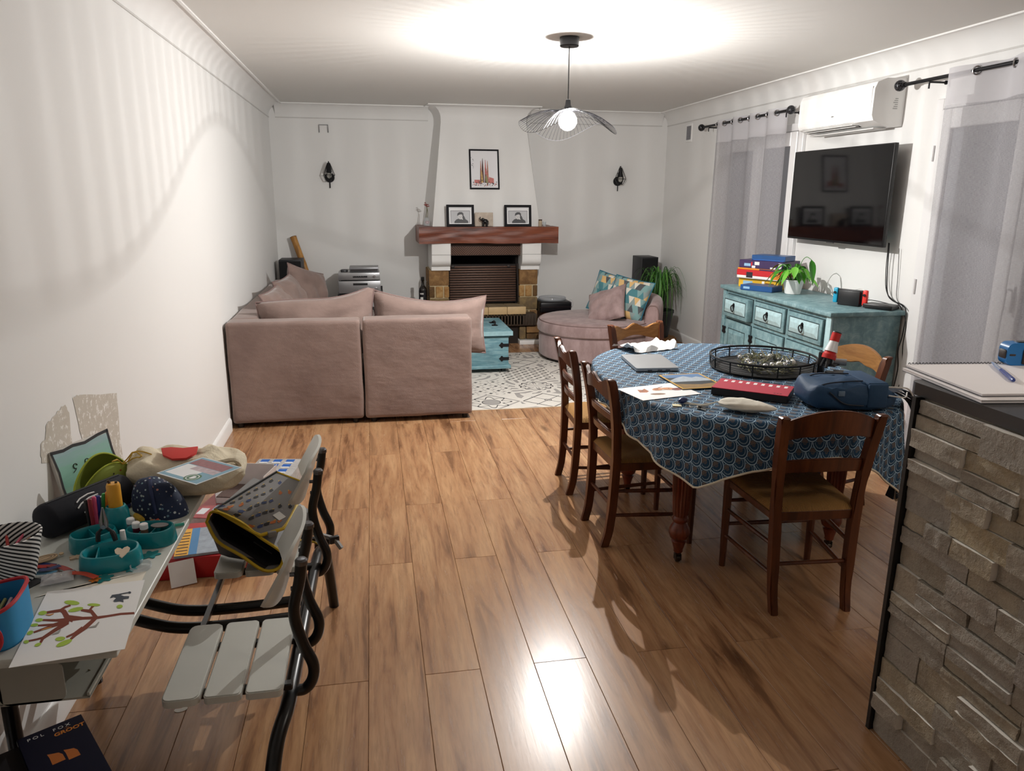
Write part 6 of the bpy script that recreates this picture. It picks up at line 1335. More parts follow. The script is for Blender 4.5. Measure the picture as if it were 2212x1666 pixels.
for i in range(14): b.sph((random.gauss(0, .014), random.gauss(0, .01), random.uniform(-.002, .002)), .004, 6)
obj('pieces', b, mat('#d9d8d6', .4), ZB)
p = at(67, 1262, 'z', ZD); b = B(T(p.x, p.y, ZD+.0004, -.5)); b.box(-.018, .018, -.024, .024, 0, .002); one('black_card', b, mat('#1b1a1e', .5), 'small black card beside the blue pencil case', 'card', (p.x, p.y, ZD))
# ------------------------------------------------ striped basket
bx_, by_ = .092, 1.905; BK = thing('striped_basket', 'black and white striped fabric basket with pencils on the desk', 'basket', (bx_, by_, ZD)); g = G('striped_canvas', .8); x, y, z = g.xyz(g.obj()); a = g.m('ARCTAN2', y, x); g.col(g.mix(g.m('SINE', z*560.+a*24.) > .1, '#e3e1de', '#17171c')); M_str = g.mat
b = B(T(bx_, by_, ZD)); b.lathe([(.002, .001), (.046, .001), (.05, .006), (.078, .125), (.074, .126), (.047, .008), (.002, .008)], 36, cap=False); obj('fabric', b, M_str, BK, smooth=50)
b = B(T(bx_, by_, ZD)); b.lathe([(.002, .05), (.056, .05)], 24, cap=False); obj('dark_contents', b, mat('#15110f', .9), BK)
for i, (c, a) in enumerate((('#c99a7a', .5), ('#d4607c', 1.2), ('#a8322f', 2.), ('#c2a24a', -.6), ('#3a3a40', .1))):
    p = Vector((bx_, by_, ZD+.055)); d = Vector((math.cos(a), math.sin(a), 0)); b = B(); b.tube([p-d*.03, p+d*.045+Vector((0, 0, .045)), p+d*.05+Vector((0, 0, .05))], [.0038, .0038, .001], 6); one('pencil', b, mat(c, .5), ['skin coloured', 'pink', 'red', 'yellow', 'dark grey'][i]+' pencil lying in the striped basket', 'pencil', tuple(p-d*.03), 'pencils in the striped basket')
# ------------------------------------------------ blue pencil case with red piping
CA = thing('pencil_case', 'bright blue pencil case with red piping standing open on the desk', 'pencil case', (.185, 1.64, ZD)); M_cb = mat('#2a86b8', .7, var=.1); M_rp = mat('#b3202a', .6); M = T(.17, 1.655, ZD, R_(8))
def cs(u, v, r=1.): 
    a = 2*PI*u; c, s_ = math.cos(a), math.sin(a); return Vector((math.copysign(abs(c)**.7, c)*.055*r, math.copysign(abs(s_)**.6, s_)*.085*r, .085*v+.012*v*c))
b = B(M); b.grid(lambda u, v: cs(u, v), 32, 6, wu=True); b.grid(lambda u, v: cs(u, 1-v, .955), 32, 6, wu=True); b.prism([tuple(cs(k/32, 0)[:2]) for k in range(32)], .003); obj('body', b, M_cb, CA, smooth=50)
b = B(M); b.prism([tuple(cs(k/32, 0, .95)[:2]) for k in range(32)], .002, T(0, 0, .035)); obj('dark_lining', b, mat('#122a4a', .9), CA)
b = B(M); b.tube([cs(k/40, 1, .98) for k in range(40)], .0045, 6, True); obj('red_rim', b, M_rp, CA)
b = B(M); b.cyl((-.01, -.088, .04), (-.01, -.096, .04), .042, None, 28); obj('end_pocket', b, mat('#1c6ea5', .7), CA); b = B(M); b.tube([(-.01+.042*math.cos(2*PI*k/28), -.097, .04+.042*math.sin(2*PI*k/28)) for k in range(28)], .004, 6, True); obj('pocket_piping', b, M_rp, CA)
for i, c in enumerate(('#6b5f8a', '#8a8f57', '#b8a7b3')): b = B(M); b.tube([(-.02+.015*i, -.06, .04), (-.01+.012*i, .05, .055)], .004, 6); one('felt_pen', b, mat(c, .5), ['purple', 'olive', 'pale pink'][i]+' pen lying inside the blue pencil case', 'pen', tuple(M @ Vector((-.015+.012*i, 0, .04))), 'pens in the blue case')
# ------------------------------------------------ navy roll with whiskers
a0, a1 = Vector((.075, 2.135, ZD+.052)), Vector((.225, 2.375, ZD+.052)); RL = thing('roll_pouch', 'black-navy cylindrical pencil roll with white whisker marks', 'pencil case', tuple(a0.lerp(a1, .5))[:2]+(ZD,)); ax_ = (a1-a0).normalized(); F = frame(a0, ax_); Lc = (a1-a0).length
g = G('navy_neoprene', .75, 0, .3); g.col('#14161f'); M_neo = g.mat
b = B(F); pr_ = [(0, .001), (.001, .034), (.008, .047), (.02, .051), (Lc-.02, .051), (Lc-.008, .047), (Lc-.001, .034), (Lc, .001)]; rg = []
for x, r_ in pr_: rg.append([b.bm.verts.new((x, r_*math.cos(2*PI*k/32), r_*math.sin(2*PI*k/32))) for k in range(32)])
for p, q in zip(rg, rg[1:]):
    for k in range(32): b.bm.faces.new((p[k], p[(k+1) % 32], q[(k+1) % 32], q[k]))
obj('roll', b, M_neo, RL, smooth=45)
b = B(F)
def onroll(x, a): return Vector((x, -.0515*math.cos(a), .0515*math.sin(a)))
for pts in ([(.15, .95), (.13, 1.0), (.10, .9), (.085, .75)], [(.155, .75), (.125, .75), (.095, .6), (.08, .42)], [(.16, .55), (.13, .42), (.11, .22), (.095, .05)], [(.205, .45), (.215, .2)], [(.2, .85), (.21, .8), (.205, .7), (.215, .62)]): b.tube([onroll(x, a) for x, a in pts], .0022, 5)
obj('whisker_marks', b, mat('#e5e4e4', .6), RL)
b = B(F); b.tube([(.02, .0, .0515), (Lc-.02, .0, .0515)], .0025, 6); obj('zip', b, mat('#08080a', .5), RL)
# ------------------------------------------------ canvas leaning on the wall
CN = thing('painted_canvas', 'small seascape painting on board leaning against the wall', 'painting', (.09, 2.48, ZD)); e0, e1 = Vector((.04, 2.40, ZD+.001)), Vector((.135, 2.63, ZD+.001)); xd = (e1-e0).normalized(); nrm = Vector((xd.y, -xd.x, 0)); up = (Vector((0, 0, 1))-nrm*.22).normalized(); F = frame(e0, xd, z=up); wc, hc_ = (e1-e0).length, .17
b = B(F); b.box(0, wc, 0, .012, 0, hc_, .002); obj('board', b, mat('#cfcac3', .6), CN)
g = G('sea_watercolour', .7); x, y, z = g.xyz(g.obj()); g.col(g.ramp(g.noise(g.vm('MULTIPLY', g.obj(), (3., 3., 22.)), 3., 4)*.35+g.step(z, .0, .17)*.7-.05, [(.15, '#b0a596'), (.3, '#7fb39f'), (.55, '#8fc2b1'), (.72, '#9dbcc0'), (.9, '#b3c6c9')])); M_sea = g.mat
b = B(F); b.box(.008, wc-.008, -.0008, .001, .008, hc_-.01); obj('painted_sea', b, M_sea, CN)
b = B(F); random.seed(2)
for pts, w_ in (([(0, .166), (.05, .160), (.09, .164), (.14, .158), (.2, .166), (wc, .168)], .010), ([(wc-.005, .17), (wc-.008, .1), (wc-.004, .04)], .009), ([(.004, .165), (.010, .1), (.006, .05), (.008, 0)], .007)):
    for q in strip2d(pts, w_): b.flat(q, .0, frame((0, -.0014, 0), (1, 0, 0), z=(0, -1, 0)))
obj('ink_border', b, mat('#1d1b1f', .6), CN, smooth=0, recalc=False)
for x in (.075, .125): b = B(F); b.tube([(x+.008*math.cos(k*.7), -.002, .10+.008*math.sin(k*.7)) for k in range(8)]+[(x-.002, -.002, .088), (x-.014, -.002, .082)], .0012, 5); obj('ink_squiggle', b, mat('#17161a', .6), CN)
# ------------------------------------------------ green pouch
GP = thing('green_pouch', 'open lime green pencil pouch with little printed motifs', 'pencil case', (.13, 2.43, ZD)); M_gr = mat('#8f9f3f', .7, var=.15); M_grd = mat('#6f7d22', .7, var=.2); F = frame((.085, 2.36, ZD), (.105, .15, 0))
def lens(x, s_, k): return Vector((x*.23, 0, 0))
def gp(side):
    def f(u, v):
        x = u*.21; e = math.sin(PI*u)**.7; h = (.045+.095*e)*(1 if side > 0 else .82); z = h*v; y = (.01+.035*e*math.sin(PI*(.15+.75*v)))*side+(-.01 if side < 0 else .0); return (x, y, z+.001)
    return f
b = B(F); b.grid(gp(1), 24, 10); obj('back_panel', b, M_grd, GP, smooth=60); b = B(F); b.grid(gp(-1), 24, 10); obj('front_panel', b, M_gr, GP, smooth=60)
b = B(F); b.tube([gp(1)(k/24, 1) for k in range(25)], .003, 6); obj('zip_edge', b, mat('#aebb3a', .6), GP); b = B(F); b.tube([gp(-1)(k/24, 1) for k in range(25)], .003, 6); obj('zip_edge', b, mat('#aebb3a', .6), GP)
b = B(F); random.seed(12)
for i in range(34):
    u, v = random.uniform(.12, .9), random.uniform(.1, .85); q = Vector(gp(-1)(u, v)); b.mi = random.choice((0, 0, 1, 2)); b.sph(q+Vector((0, -.0004, 0)), random.uniform(.002, .0045), 6, (1, .25, 1))
obj('printed_motifs', b, [mat('#3d3a2a', .7), mat('#a8552c', .7), mat('#cbb98a', .7)], GP)
b = B(F); b.prism(ell(.1, 0, .09, .03, 20), .002, T(0, 0, .002)); obj('base', b, M_grd, GP)
# ------------------------------------------------ navy animal-print pouch
NP = thing('navy_pouch', 'domed navy zip pouch with pale sea animal print', 'pencil case', (.355, 2.27, ZD)); g = G('navy_print_cotton', .75); v = g.obj(); vd = g.voro(v, 75.); cdd = g.voro(v, 75., 'F1', 'Color'); n_ = g.noise(v, 60.); g.col(g.mix((vd+(n_-.5)*.35) < .26, '#182848', g.ramp(g.xyz(cdd)[0], [(0, '#5d8296'), (.4, '#cfd3d6'), (.7, '#7fa3a8'), (1, '#c98a7a')]))); M_npr = g.mat; F = frame((.35, 2.275, ZD), (1, -.22, 0))
def dome(u, v):
    a = 2*PI*u; r_ = math.cos(v*PI/2)**.65; x = .082*r_*math.cos(a); y = .055*r_*math.sin(a); z = .115*math.sin(v*PI/2)**.9*(1-.25*max(0, x/.082)); return (x-.022*v, y, z+.001+.003*mnoise.noise(Vector((x*40, y*40, v))))
b = B(F); b.grid(dome, 36, 14, wu=True); b.prism([tuple(dome(k/36, 0)[:2]) for k in range(36)], .001); bmesh.ops.remove_doubles(b.bm, verts=b.bm.verts, dist=.0005); obj('cover', b, M_npr, NP, smooth=60)
b = B(F); b.tube([Vector(dome(.78, .12+v*.1))*1.0+Vector((0, -.001, .001)) for v in range(9)], .0055, 6); obj('zip', b, mat('#1a2a55', .6), NP)
# ------------------------------------------------ tote bag, flyer
g = G('ecru_canvas', .85, 0, .2); v = g.obj(); g.col(g.mix(g.noise(v, 12.), '#d6cab0', '#e3d9c2')); g.bump(g.noise(v, 30., 4), .6, .01); M_ecru = g.mat
TB_ = thing('tote_bag', 'rumpled ecru canvas tote bag with yellow scribble at the far desk end', 'bag', (.33, 2.43, ZD))
def tote(u, v):
    a = 2*PI*u; ph = (v-.5)*PI; k = max(0, math.cos(ph))**.6; c, s_ = math.cos(a), math.sin(a)
    x = math.copysign(abs(c)**.75, c)*.185*k; y = math.copysign(abs(s_)**.75, s_)*.115*k
    z = .065+.065*math.sin(ph)+.03*mnoise.noise(Vector((x*13, y*13, ph*1.2)))*(1 if ph > -.4 else 0); z += .02*max(0, -x/.18)*(ph > 0)+.0
    return Vector((.39+x+.012*mnoise.noise(Vector((a*2, ph*3, 4))), 2.46+y-.1*x, ZD+.0015+max(0, z)))
b = B(); b.grid(tote, 60, 26, wu=True); bmesh.ops.remove_doubles(b.bm, verts=b.bm.verts, dist=.0004); obj('canvas_body', b, M_ecru, TB_, smooth=60)
b = B(); b.tube(spline([(.50, 2.40, ZD+.11), (.55, 2.39, ZD+.12), (.56, 2.42, ZD+.09), (.52, 2.45, ZD+.075)], 6), .008, 6); obj('handle', b, M_ecru, TB_)
def top_of(x, y):
    best = -1
    for i in range(0, 60):
        for j in range(13, 27):
            q = tote(i/60, j/26)
            if abs(q.x-x) < .016 and abs(q.y-y) < .016: best = max(best, q.z)
    return best if best > 0 else ZD+.12
b = B(); pts = [Vector((.20+.055*math.sin(k*.9)+.012*k*.5, 2.44+.02*math.cos(k*1.9)+.008*k*.3, 0)) for k in range(9)]
pts = spline(pts, 3)
for p in pts: p.z = top_of(p.x, p.y)+.002
b.tube(pts, .0022, 5); obj('yellow_stitching', b, mat('#c9a23a', .7), TB_)
RC = [(348, 968), (352, 984), (372, 992), (402, 990), (424, 980), (428, 970), (405, 969), (370, 970)]; zt2 = ZD+.14
P = [at(x, y, 'z', zt2) for x, y in RC]; b = B(); c = sum(P, Vector())/len(P); P2 = [Vector((p.x, p.y, max(top_of(p.x, p.y)+.004, zt2-.02))) for p in P]; n = len(P2)
b.raw([p for p in P2]+[p+Vector((0, 0, .006)) for p in P2]+[c+Vector((0, 0, .014))], [(i, (i+1) % n, n+(i+1) % n, n+i) for i in range(n)]+[(n+i, n+(i+1) % n, 2*n) for i in range(n)]+[tuple(range(n))[::-1]]); one('red_cloth', b, mat('#c9342c', .8), 'bright red cloth shape lying on the ecru tote bag', 'cloth', tuple(c), smooth=60)
zf = ZD+.135; fc = [at(x, y, 'z', zf) for x, y in ((338, 1023), (424, 1048), (484, 1006), (410, 984))]; o_ = fc[0]; xd = fc[1]-fc[0]; wd_ = xd.length; hd2 = (fc[3]-fc[0]).length; F = frame(o_, xd); FY = thing('flyer', 'blue bordered printed flyer with green round logo on the tote bag', 'flyer', tuple(sum(fc, Vector())/4))
fl_m = [mat('#dfe3e6', .4), mat('#6d9fb5', .4), mat('#b9a7ae', .4, var=.5, sc=60), mat('#2f6b3f', .4), mat('#e9ebec', .4), mat('#8c4a50', .4, var=.5, sc=70)]
b = B(F); b.box(0, wd_, 0, hd2, 0, .0012); obj('sheet', b, fl_m[0], FY)
b = B(F); e = .004
for i, (mi, pl) in enumerate([(1, [(e, e), (wd_-e, e), (wd_-e, hd2-e), (e, hd2-e)]), (4, [(.012, .02), (wd_*.62, .02), (wd_*.62, hd2*.62), (.012, hd2*.62)]), (5, [(.012, hd2*.64), (wd_-.02, hd2*.64), (wd_-.02, hd2-.014), (.012, hd2-.014)]), (2, [(wd_*.3, hd2*.45), (wd_-.02, hd2*.45), (wd_-.02, hd2*.63), (wd_*.3, hd2*.63)]), (3, ell(wd_*.68, .032, .026, .026, 24)), (4, ell(wd_*.68, .032, .020, .020, 24)), (3, ell(wd_*.68, .032, .0175, .0175, 24)), (4, arc(wd_*.68, .032, .011, .011, -120, 120, 10))]): b.mi = mi; b.flat(pl, .0013+i*.00004)
obj('printed_face', b, fl_m, FY, smooth=0, recalc=False)
# ------------------------------------------------ craft caddy
CD = thing('craft_caddy', 'teal plastic craft caddy with three trays and a central tower', 'organizer', (.29, 2.06, ZD)); M_cad = mat('#12858f', .25, var=.05)
pc = at(240, 1205, 'z', ZD+.02), at(203, 1166, 'z', ZD+.02), at(326, 1156, 'z', ZD+.02); tw_ = at(256, 1138, 'z', ZD+.02)
def petal(c, rx, ry, rot, holes):
    F = T(c.x, c.y, ZD+.0005, R_(rot)); n = 40; b = B(F)
    def ring(k, z, pw=.85): return [(math.copysign(abs(math.cos(2*PI*i/n))**pw, math.cos(2*PI*i/n))*rx*k, math.copysign(abs(math.sin(2*PI*i/n))**pw, math.sin(2*PI*i/n))*ry*k, z) for i in range(n)]
    R = [ring(.98, 0), ring(1., .006), ring(.95, .036), ring(.90, .044), ring(.84, .045), ring(.80, .040), ring(.74, .012), ring(.001, .012)]
    b.raw([p for r_ in R for p in r_], [(n*k+i, n*k+(i+1) % n, n*k+n+(i+1) % n, n*k+n+i) for k in range(len(R)-1) for i in range(n)]); o = obj('tray', b, M_cad, CD, smooth=45)
    for hx in holes: b = B(F); b.box(hx-.0015, hx+.0015, -ry*.76, ry*.76, .012, .038); obj('divider', b, M_cad, o)
petal(pc[0], .076, .055, 12, (-.03,)); petal(pc[1], .062, .05, 35, (.0,)); petal(pc[2], .068, .05, -8, (.012, -.02))
b = B(T(tw_.x, tw_.y, ZD+.0005)); b.lathe([(.034, 0), (.036, .01), (.032, .07), (.026, .084), (.022, .086), (.02, .06), (.002, .06)], 26, cap=False); obj('tower', b, M_cad, CD)
b = B(T(0, 0, ZD)); c0 = (pc[0]+pc[1]+pc[2])/3; b.prism(ell(c0.x, c0.y, .05, .045, 20), .03, T(0, 0, .0005)); obj('hub', b, M_cad, CD)
def upright(name, label, px, pyb, pyt, zb, r, col, cat, lean=0., cap=None, group=None, seg=10):
    p = at(px, pyb, 'z', zb); t_ = at(px+lean, pyt, 'y', p.y); t = thing(name, label, cat, tuple(p), 0, group); b = B(); b.tube([p, p.lerp(t_, .55)], r, seg); obj('barrel', b, mat(col, .4), t)
    b = B(); b.tube([p.lerp(t_, .54), p.lerp(t_, .97), t_], [r*1.12, r*1.1, r*.7], seg); obj('cap', b, mat(cap or col, .4), t); return t
GM = 'markers standing in the craft caddy'
for nm, px, yb, yt, col, ln in (('black', 198, 1152, 1080, '#121214', -13), ('dark red', 205, 1155, 1078, '#8c1d2b', -12), ('pink', 212, 1150, 1073, '#d9547f', -10), ('blue', 217, 1145, 1071, '#22328f', -6), ('green', 226, 1140, 1066, '#2f9e45', -2), ('orange', 232, 1140, 1062, '#e58a1f', 0)):
    upright('marker', nm+' marker pen standing upright in the teal caddy', px, yb, yt, ZD+.014, .0055, col, 'marker', ln, None, GM)
GB = thing('glue_stick', 'thick yellow orange bottle standing on the caddy tower', 'glue', (tw_.x, tw_.y, ZD+.061)); b = B(T(tw_.x, tw_.y, ZD+.061)); b.lathe([(.017, 0), (.0185, .004), (.0185, .085), (.016, .092), (.002, .093)], 20); obj('body', b, mat('#e0a02a', .4), GB)
b = B(T(tw_.x, tw_.y, ZD+.061)); b.tube([(-.008, 0, .09), (-.012, 0, .102)], .004, 8); b.tube([(.008, 0, .09), (.009, 0, .098)], .0035, 8); obj('horns', b, mat('#3a2a18', .5), GB)
p = at(207, 1180, 'z', ZD+.03); PLR = thing('pliers', 'pair of pliers with black handles standing nose up in the front tray', 'pliers', tuple(p)); pv_ = at(225, 1137, 'y', p.y-.005); M_stl = mat('#8f8f90', .3, .9)
hl, hr = at(212, 1170, 'y', p.y-.01), at(250, 1168, 'y', p.y-.015); tip = at(221, 1097, 'y', pv_.y)
for q in (hl, hr): b = B(); m_ = pv_.lerp(q, .5)+Vector((-.006 if q is hl else .006, 0, .003)); b.tube(spline([pv_, m_, q], 5), [.004]*5+[.0065]*5+[.006], 8); obj('handle', b, mat('#121213', .5), PLR)
for s_ in (-1, 1): b = B(); b.tube([pv_+Vector((s_*.004, 0, -.004)), pv_+Vector((s_*.0065, 0, .012)), tip+Vector((s_*.0012, 0, 0))], [.006, .0055, .0015], 8); obj('jaw', b, M_stl, PLR)
b = B(); b.cyl(pv_+Vector((0, -.008, 0)), pv_+Vector((0, .006, 0)), .006, None, 10); obj('pivot', b, M_stl, PLR)
p = at(268, 1176, 'z', ZD+.03); b = B(); NV = thing('nail_varnish', 'small bottle with tall white cap in the front tray', 'bottle', (p.x, p.y, ZD+.013)); b = B(T(p.x, p.y, ZD+.013)); b.lathe([(.009, 0), (.01, .002), (.01, .022), (.006, .026), (.002, .026)], 14); obj('glass', b, glassy('#d9e6ea', .05, .5, 'vial_glass'), NV); b = B(T(p.x, p.y, ZD+.013)); b.lathe([(.0075, .026), (.008, .027), (.0065, .058), (.002, .059)], 14); obj('cap', b, mat('#ecebe9', .4), NV)
for i, (px, py, c) in enumerate(((284, 1143, '#7a8f9a'), (296, 1152, '#7b2f45'), (313, 1155, '#8a6a58'))):
    p = at(px, py, 'z', ZD+.03); t = thing('glitter_vial', ['grey blue', 'dark red', 'coppery'][i]+' glitter vial with white lid in the caddy tray', 'vial', (p.x, p.y, ZD+.013), 0, 'glitter vials'); b = B(T(p.x, p.y, ZD+.013)); b.lathe([(.0095, 0), (.01, .002), (.01, .034), (.008, .036), (.002, .036)], 14); obj('vial', b, glassy(c, .1, .35, 'glitter_'+c[1:]), t); b = B(T(p.x, p.y, ZD+.013)); b.lathe([(.0108, .035), (.0108, .048), (.009, .05), (.002, .05)], 16); obj('lid', b, mat('#eef0f0', .35), t)
p = at(345, 1136, 'z', ZD+.046); b = B(T(p.x, p.y, ZD+.046)); b.prism(ell(0, 0, .024, .015, 24, -8), .003); one('ink_pad', b, mat('#4a4340', .3), 'oval dark ink pad resting on the right caddy tray', 'ink pad', (p.x, p.y, ZD+.046))
p = at(264, 1193, 'z', ZD+.046); hp = [(0, -.022), (.016, -.002), (.018, .009), (.012, .016), (.004, .013), (0, .008), (-.004, .013), (-.012, .016), (-.018, .009), (-.016, -.002)]; b = B(T(p.x, p.y, ZD+.046, .2, .35)); b.prism(hp, .003); one('wooden_heart', b, mat('#dccbb4', .6), 'pale wooden heart leaning on the front caddy tray', 'ornament', (p.x, p.y, ZD+.046))
# pens and bits around
def lying(name, label, a, c, r, cols, cat):
    z = ZD+.0008+r; p, q = at(*a, 'z', z), at(*c, 'z', z); t = thing(name, label, cat, (p.x, p.y, ZD)); n = len(cols)
    for i, cl in enumerate(cols): b = B(); b.tube([p.lerp(q, i/n), p.lerp(q, (i+1)/n)], r, 10); obj(['barrel', 'band', 'band', 'cap'][min(3, i)] if n > 1 else 'barrel', b, mat(cl, .4), t)
lying('glue_tube', 'white glue stick with striped red and blue end beside the orange bottle', (262, 1098), (293, 1081), .0095, ['#c96a3a', '#27408f', '#d9d9d9', '#e9e8e6'], 'glue')
lying('green_pen', 'turquoise pen lying by the caddy at the desk edge', (350, 1140), (398, 1132), .0045, ['#3fae9a'], 'pen')
lying('paint_tube', 'small yellow and clear glitter tube beside the navy pouch', (283, 1104), (306, 1124), .0095, ['#b9c7b0', '#c9a53a'], 'tube')
for i, (a, c) in enumerate((((318, 1130), (338, 1119)), ((322, 1133), (342, 1122)), ((328, 1133), (346, 1125)))):
    z = ZD+.004+.004*i; p, q = at(*a, 'z', z), at(*c, 'z', z); b = B(); b.tube([p, q], .0035, 6); one('crayon', b, mat(['#c98a5a', '#b9563f', '#d9b38a'][i], .5), ['tan', 'brick red', 'cream'][i]+' wooden stick lying before the navy pouch', 'crayon', tuple(p), 'sticks before the navy pouch')
p = at(282, 1064, 'z', ZD+.02); b = B(); b.sph((p.x, p.y, ZD+.019), .0175, 12, (1, .8, 1)); TY = thing('red_toy', 'small red toy with a white dot behind the glue stick', 'toy', (p.x, p.y, ZD)); obj('body', b, mat('#a8231f', .4), TY); b = B(); b.sph((p.x-.001, p.y-.013, ZD+.02), .006, 8, (1, .4, 1)); obj('dot', b, mat('#e6d9d4', .4), TY)
# ------------------------------------------------ twig hanging from the desk, scrap on floor
p, q = at(187, 1425, 'y', 1.70), at(199, 1480, 'y', 1.70); b = B(); b.tube(spline([Vector((p.x, 1.70, .50)), p.lerp(q, .5)+Vector((.003, 0, 0)), q], 6), .0016, 5); b.tube([q+Vector((-.008, 0, -.01)), q+Vector((.006, 0, .006))], .0016, 5); one('hanging_thread', b, mat('#5a5030', .8), 'thin brown thread hanging from the desk book tray', 'thread', (p.x, 1.70, .48))
p = at(391, 1533, 'z', 0); b = B(T(p.x, p.y, .0006, .2)); b.prism(arc(0, 0, .02, .014, 150, 400, 14)+[(.0, .004)], .001); one('paper_scrap', b, mat('#e9e7e0', .6), 'small curved white paper scrap on the floor by the seat', 'paper', (p.x, p.y, 0))
# ------------------------------------------------ dark box with book
zb_ = .2968; c0, c1, c2 = at(35, 1600, 'z', zb_+.014), at(175, 1543, 'z', zb_+.014), at(220, 1666, 'z', zb_+.014); xd = (c1-c0).normalized(); F = frame(c0-Vector((0, 0, .014)), xd); bw_ = (c1-c0).length; bh_ = .272; BO = thing('paperback_book', 'navy paperback with white title and orange lettering on the dark box', 'book', tuple((c0+c1)/2)[:2]+(zb_,))
t = thing('storage_box', 'dark storage box on the floor under the navy book', 'box', tuple((c0+c1)/2)[:2]+(0,)); b = B(F); b.box(-.085, bw_-.012, -.30, -.01, -.2955, -.03, .005); obj('body', b, mat('#151214', .7), t); b = B(F); b.box(-.09, bw_-.006, -.305, -.004, -.04, -.0006, .004); obj('lid', b, mat('#18151a', .6), t)
b = B(F); b.box(.001, bw_-.002, -bh_+.002, -.002, .0012, .0128); obj('pages', b, mat('#d9d2c2', .7), BO)
b = B(F); b.box(0, bw_, -bh_, 0, 0, .0012); b.box(0, bw_, -bh_, 0, .0128, .014); b.box(0, .0012, -bh_, 0, 0, .014); obj('cover', b, mat('#0d1026', .4, var=.05), BO)
text('title_text', 'POL  FOX', .0155, F @ T(bw_*.46, -.021, .0141), mat('#d9d8d4', .5), BO, .0002, spacing=1.45)
text('logo_text', 'GROOT', .0185, F @ T(bw_*.74, -.043, .0141), mat('#c77a2f', .5), BO, .0002, bold=.0006, shear=.1)
text('logo_text', 'I AM', .0048, F @ T(bw_*.72, -.031, .0141), mat('#c77a2f', .5), BO, .0002)
b = B(F)
for cx, cy, k in ((bw_*.42, -.12, 1.), (bw_*.64, -.127, .9)): b.flat([(cx-.014*k, cy-.03), (cx-.014*k, cy), (cx-.016*k, cy+.016*k), (cx-.006*k, cy+.011*k), (cx+.006*k, cy+.006*k), (cx+.012*k, cy-.006), (cx+.013*k, cy-.03)], .0142)
obj('cover_shapes', b, mat('#b3672f', .5), BO, smooth=0, recalc=False)
# ================================================================== boxes on the floor beyond the desk
t = thing('red_box', 'flat red cardboard box on the floor beyond the desk', 'box', (.25, 3.25, 0)); b = B(); b.box(.03, .46, 3.08, 3.44, .001, .098, .002); obj('carton', b, mat('#a3141c', .45), t)
b = B(T(.18, 3.04, .05, .35, R_(62))); b.box(-.05, .05, -.052, .052, 0, .002); one('white_card', b, mat('#d6d3d0', .6), 'folded white card propped against the red box', 'card', (.17, 3.04, .01))
t = thing('comic_book', 'comic book with yellow, blue and grey cover on the red box', 'book', (.22, 3.2, .1)); M = T(.225, 3.215, .0995, R_(8)); b = B(M); b.box(-.10, .105, -.13, .14, 0, .012, .001, 1); obj('cover', b, mat('#8b95a0', .4, var=.5, sc=30), t)
b = B(M); b.box(-.10, -.045, -.13, .14, .012, .0126); obj('yellow_panel', b, mat('#d9a12f', .4, var=.4, sc=50), t); b = B(M); b.box(-.045, -.012, -.13, .14, .012, .0127); obj('blue_spine', b, mat('#3a78a8', .4), t)
for i in range(8): b = B(M); b.box(-.095, -.05, -.12+i*.03, -.11+i*.03, .0126, .013); obj('dark_stripe', b, mat('#5a3a1c', .5), t)
t = thing('magazine_stack', 'red and grey glossy magazine on the floor pile', 'magazine', (.27, 3.6, .0)); M = T(.29, 3.69, .0012, R_(-14)); b = B(M); b.box(-.15, .15, -.2, .2, 0, .085, .002); obj('pages', b, mat('#b9b6b3', .5, var=.3, sc=40), t); b = B(M); b.box(-.151, .151, -.201, .201, .085, .088); obj('cover', b, mat('#9a3b40', .35, var=.4, sc=20), t)
for i in range(5): b = B(M); b.box(-.13+.055*i, -.09+.055*i, -.16+.05*(i % 3), -.09+.05*(i % 3), .088, .0886); obj('photo_block', b, mat(['#c9ccd0', '#7f8a93', '#d9d6d2', '#8d3036', '#a9adb2'][i], .4, var=.3, sc=40), t)
t = thing('white_carton', 'open white carton with brown contents beyond the tote bag', 'box', (.335, 3.70, .09)); M = T(.335, 3.74, .09, R_(-14)); Mw_ = mat('#cfcac8', .6)
b = B(M); b.box(-.12, .12, -.09, -.087, 0, .03); b.box(-.12, .12, .087, .09, 0, .15); b.box(.117, .12, -.09, .09, 0, .09); b.box(-.12, -.117, -.09, .09, 0, .09); b.box(-.12, .12, -.09, .09, 0, .003); obj('walls', b, Mw_, t)
b = B(M); b.box(-.117, .117, -.087, .087, .003, .035); obj('brown_contents', b, mat('#5a4640', .7, var=.6, sc=60, bump=.8), t); b = B(M @ T(.12, 0, .09, 0, 0, R_(12))); b.box(0, .002, -.09, .09, 0, .06); obj('flap', b, Mw_, t)
t = thing('advent_calendar', 'silver and white calendar box with blue doors on the floor', 'box', (.45, 4.02, 0)); M = T(.375, 4.02, .001, R_(-10)); b = B(M); b.box(-.06, .19, -.12, .15, 0, .14, .002); obj('carton', b, mat('#a9a7a5', .35, var=.5, sc=45), t)
for i in range(3):
    for j in range(3): b = B(M); b.box(-.04+i*.07, .005+i*.07, -.06+j*.075, -.015+j*.075, .14, .1412); q = obj('blue_door', b, mat('#1f5aa8', .4), t); b = B(M); b.box(-.04+i*.07, .005+i*.07, -.075+j*.075, -.06+j*.075, .14, .143); obj('white_sill', b, mat('#dedddb', .5), q)
